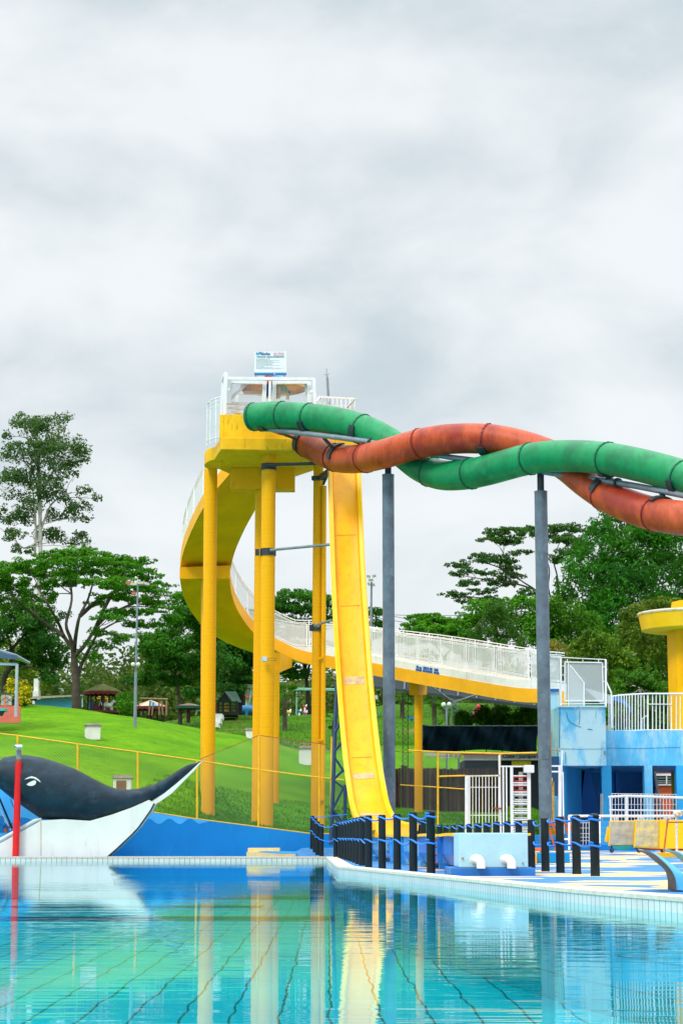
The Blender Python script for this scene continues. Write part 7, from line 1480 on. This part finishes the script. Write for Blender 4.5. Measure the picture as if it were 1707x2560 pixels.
    for px, py, h, c, nm, lab in ((722, 1780, 15, 'toy_yellow', 'toy_horse', 'small yellow and white spring toy on the bank right of the palms'), (763, 1781, 12, 'toy_pink', 'toy_horse', 'small pink and white spring toy on the bank beside the forked trunk'), (748, 1778, 12, 'blue_seat', 'toy_block', 'small blue toy seat on the bank'), (762, 1766, 10, 'toy_red', 'toy_box', 'small red box behind the pink toy')):
        t = thing(nm, lab, 'toy', tuple(P(px, 1788, 142))); m = mat(c, (.75, .15, .25), .5); k = M(h, 142)
        part('body', MB().tube([P(px-5, py, 142), P(px+5, py+2, 142)], [k*.35, k*.25], 8), m, t); part('head', MB().tube([P(px+3, py, 142), P(px+5, py-h*.5, 142)], [k*.25, k*.12], 8), WHT, t); part('base', MB().bar(P(px, 1789, 142), P(px, py, 142), .12), WHT, t)
playhouse()
def far_buildings():
    for nm, lab, x0, x1, y0, y1, Y, c in (('cream_building', 'cream and pink low building behind the fan palms', 716, 845, 1700, 1752, 210, (.62, .50, .42)), ('white_building', 'white low wall building under the ramp beside the grey pole', 925, 1060, 1712, 1745, 215, (.66, .66, .66)), ('grey_building', 'pale grey roof seen left of the cream building', 640, 724, 1705, 1745, 220, (.50, .52, .52))):
        t = thing(nm, lab, 'building', tuple(P((x0+x1)/2, y1, Y))); part('wall', MB().box(tuple(P(x0, y1+30, Y)), tuple(P(x1, y0, Y+6))), mat(nm+'_wall', c, .8, .12, .6), t); part('roof', MB().hexa([P(x0-3, y0, Y-.5), P(x1+3, y0, Y-.5), P(x1+3, y0, Y+7), P(x0-3, y0, Y+7)], [P(x0+3, y0-7, Y+2), P(x1-3, y0-7, Y+2), P(x1-3, y0-7, Y+5), P(x0+3, y0-7, Y+5)]), mat('roof_grey_white', (.55, .55, .52), .7), t)
        for k in range(4):
            xx = x0+(x1-x0)*(k+.5)/4; part('window', MB().box(tuple(P(xx-5, y0+24, Y-.05)), tuple(P(xx+5, y0+12, Y))), mat('dark_glass', (.01, .05, .06), .15), t)
far_buildings()
def canopy():
    t = thing('translucent_canopy', 'grey translucent canopy on dark trusses under the straight ramp', 'canopy', tuple(P(1100, 1780, 102)))
    A = [P(930, 1672, 104), P(1380, 1765, 93)]; B = [P(925, 1708, 104), P(1380, 1786, 93)]
    near0, near1 = P(925, 1716, 101), P(1385, 1773, 92); far0, far1 = P(925, 1680, 112), P(1385, 1745, 104)
    part('sheet', MB().quad(near0, near1, far1, far0), mat('canopy_sheet', (.045, .055, .06), 1.0, .1, 1, spec=0.0), t)
    part('edge_beam', MB().bar(near0, near1, .14, .14), BLKS, t)
    for i in range(11):
        f = i/10; part('rafter', MB().bar(near0.lerp(near1, f), far0.lerp(far1, f)-Vector((0, 0, .1)), .10, .16), BLKS, t)
    part('purlin', MB().bar(near0.lerp(far0, .5)-Vector((0, 0, .1)), near1.lerp(far1, .5)-Vector((0, 0, .1)), .08), BLKS, t)
    part('support_arm', MB().tube([P(1074, 1713, 95), P(1132, 1754, 96)], .04, 8), GREYP, t); part('support_arm', MB().tube([P(1204, 1732, 95), P(1140, 1754, 96)], .04, 8), GREYP, t); part('node_plate', MB().cbox(P(1135, 1754, 96), (.35, .1, .12)), GREYP, t)
canopy()
lattice('lattice_mast', 'slim grey lattice mast under the canopy beside the globe lamp', (1136, 1822), (1136, 1722), .32, 110, GREYP, 12, .022, 'lattice masts under the canopy')
lattice('lattice_mast', 'very thin rusty lattice mast left of the ramp column', (1013, 1925), (1013, 1722), .26, 100, BARK, 18, .014, 'lattice masts under the canopy')
def seats():
    for px, py, Y, lab in ((1168, 1805, 112, 'bright blue moulded seat on the slope above the tarpaulin'), (1029, 1792, 118, 'blue moulded seat left of the ramp column'), (939, 1788, 125, 'blue toy seat beside the left grey pole')):
        t = thing('slope_lounger', lab, 'seat', tuple(P(px, py+10, Y)), 'blue moulded seats'); m = mat('seat_blue', (.01, .20, .62), .4); a = P(px, py, Y)
        k = M(12, Y); pr = [(-1.0, .0), (-.6, -.12), (.1, -.15), (.45, .1), (.75, .75)]
        part('shell', MB().loft([[a+Vector((x*k, 0, z*k)), a+Vector((x*k, .5, z*k)), a+Vector((x*k, .5, z*k-.07)), a+Vector((x*k, 0, z*k-.07))] for x, z in pr]), m, t, smooth=50); part('leg', MB().bar(P(px, py+11, Y+.2), P(px, py+1, Y+.2), .15), m, t)
    t = thing('red_play_tower', 'red and pink play tower with domed top among the shrubs', 'play tower', tuple(P(1196, 1800, 118))); r = mat('toy_crimson', (.48, .01, .03), .5)
    part('dome', MB().lathe([(M(8, 118), 0), (M(8, 118), M(9, 118)), (M(4, 118), M(14, 118)), (.02, M(15, 118))], tuple(P(1197, 1775, 118)), 14), r, t, smooth=50); part('body', MB().box(tuple(P(1184, 1797, 118)), tuple(P(1204, 1776, 119))), mat('toy_pink', (.75, .15, .25)), t)
    for y in (1781, 1787): part('slot', MB().box(tuple(P(1187, y+3, 117.95)), tuple(P(1201, y, 117.99))), BLKS, t)
    part('rail', MB().bar(P(1175, 1776, 118), P(1215, 1775, 118), .06), BLKS, t)
    t = thing('blue_awning', 'curved blue awning behind the terrace railing', 'awning', tuple(P(1555, 1775, 90))); pts = [(1528, 1742), (1545, 1744), (1560, 1750), (1570, 1760), (1577, 1772)]
    part('cover', MB().loft([[P(x, y, 88), P(x, y, 92), P(x-1, y+9, 92), P(x-1, y+9, 88)] for x, y in pts]), mat('awning_blue', (.01, .24, .72), .5), t, smooth=60)
    part('post', MB().bar(P(1570, 1830, 90), P(1570, 1762, 90), .08), GREYP, t)
seats()
def wires():
    t = thing('power_lines', 'thin distant power lines crossing the sky beyond the ramp', 'power line', tuple(P(1000, 1540, 260)))
    for a, b in (((940, 1532), (1090, 1556)), ((940, 1544), (1080, 1562)), ((950, 1536), (1180, 1538))): part('wire', MB().tube([P(*a, 260), P((a[0]+b[0])/2, (a[1]+b[1])/2+3, 260), P(*b, 260)], .035, 5), BLKS, t)
wires()
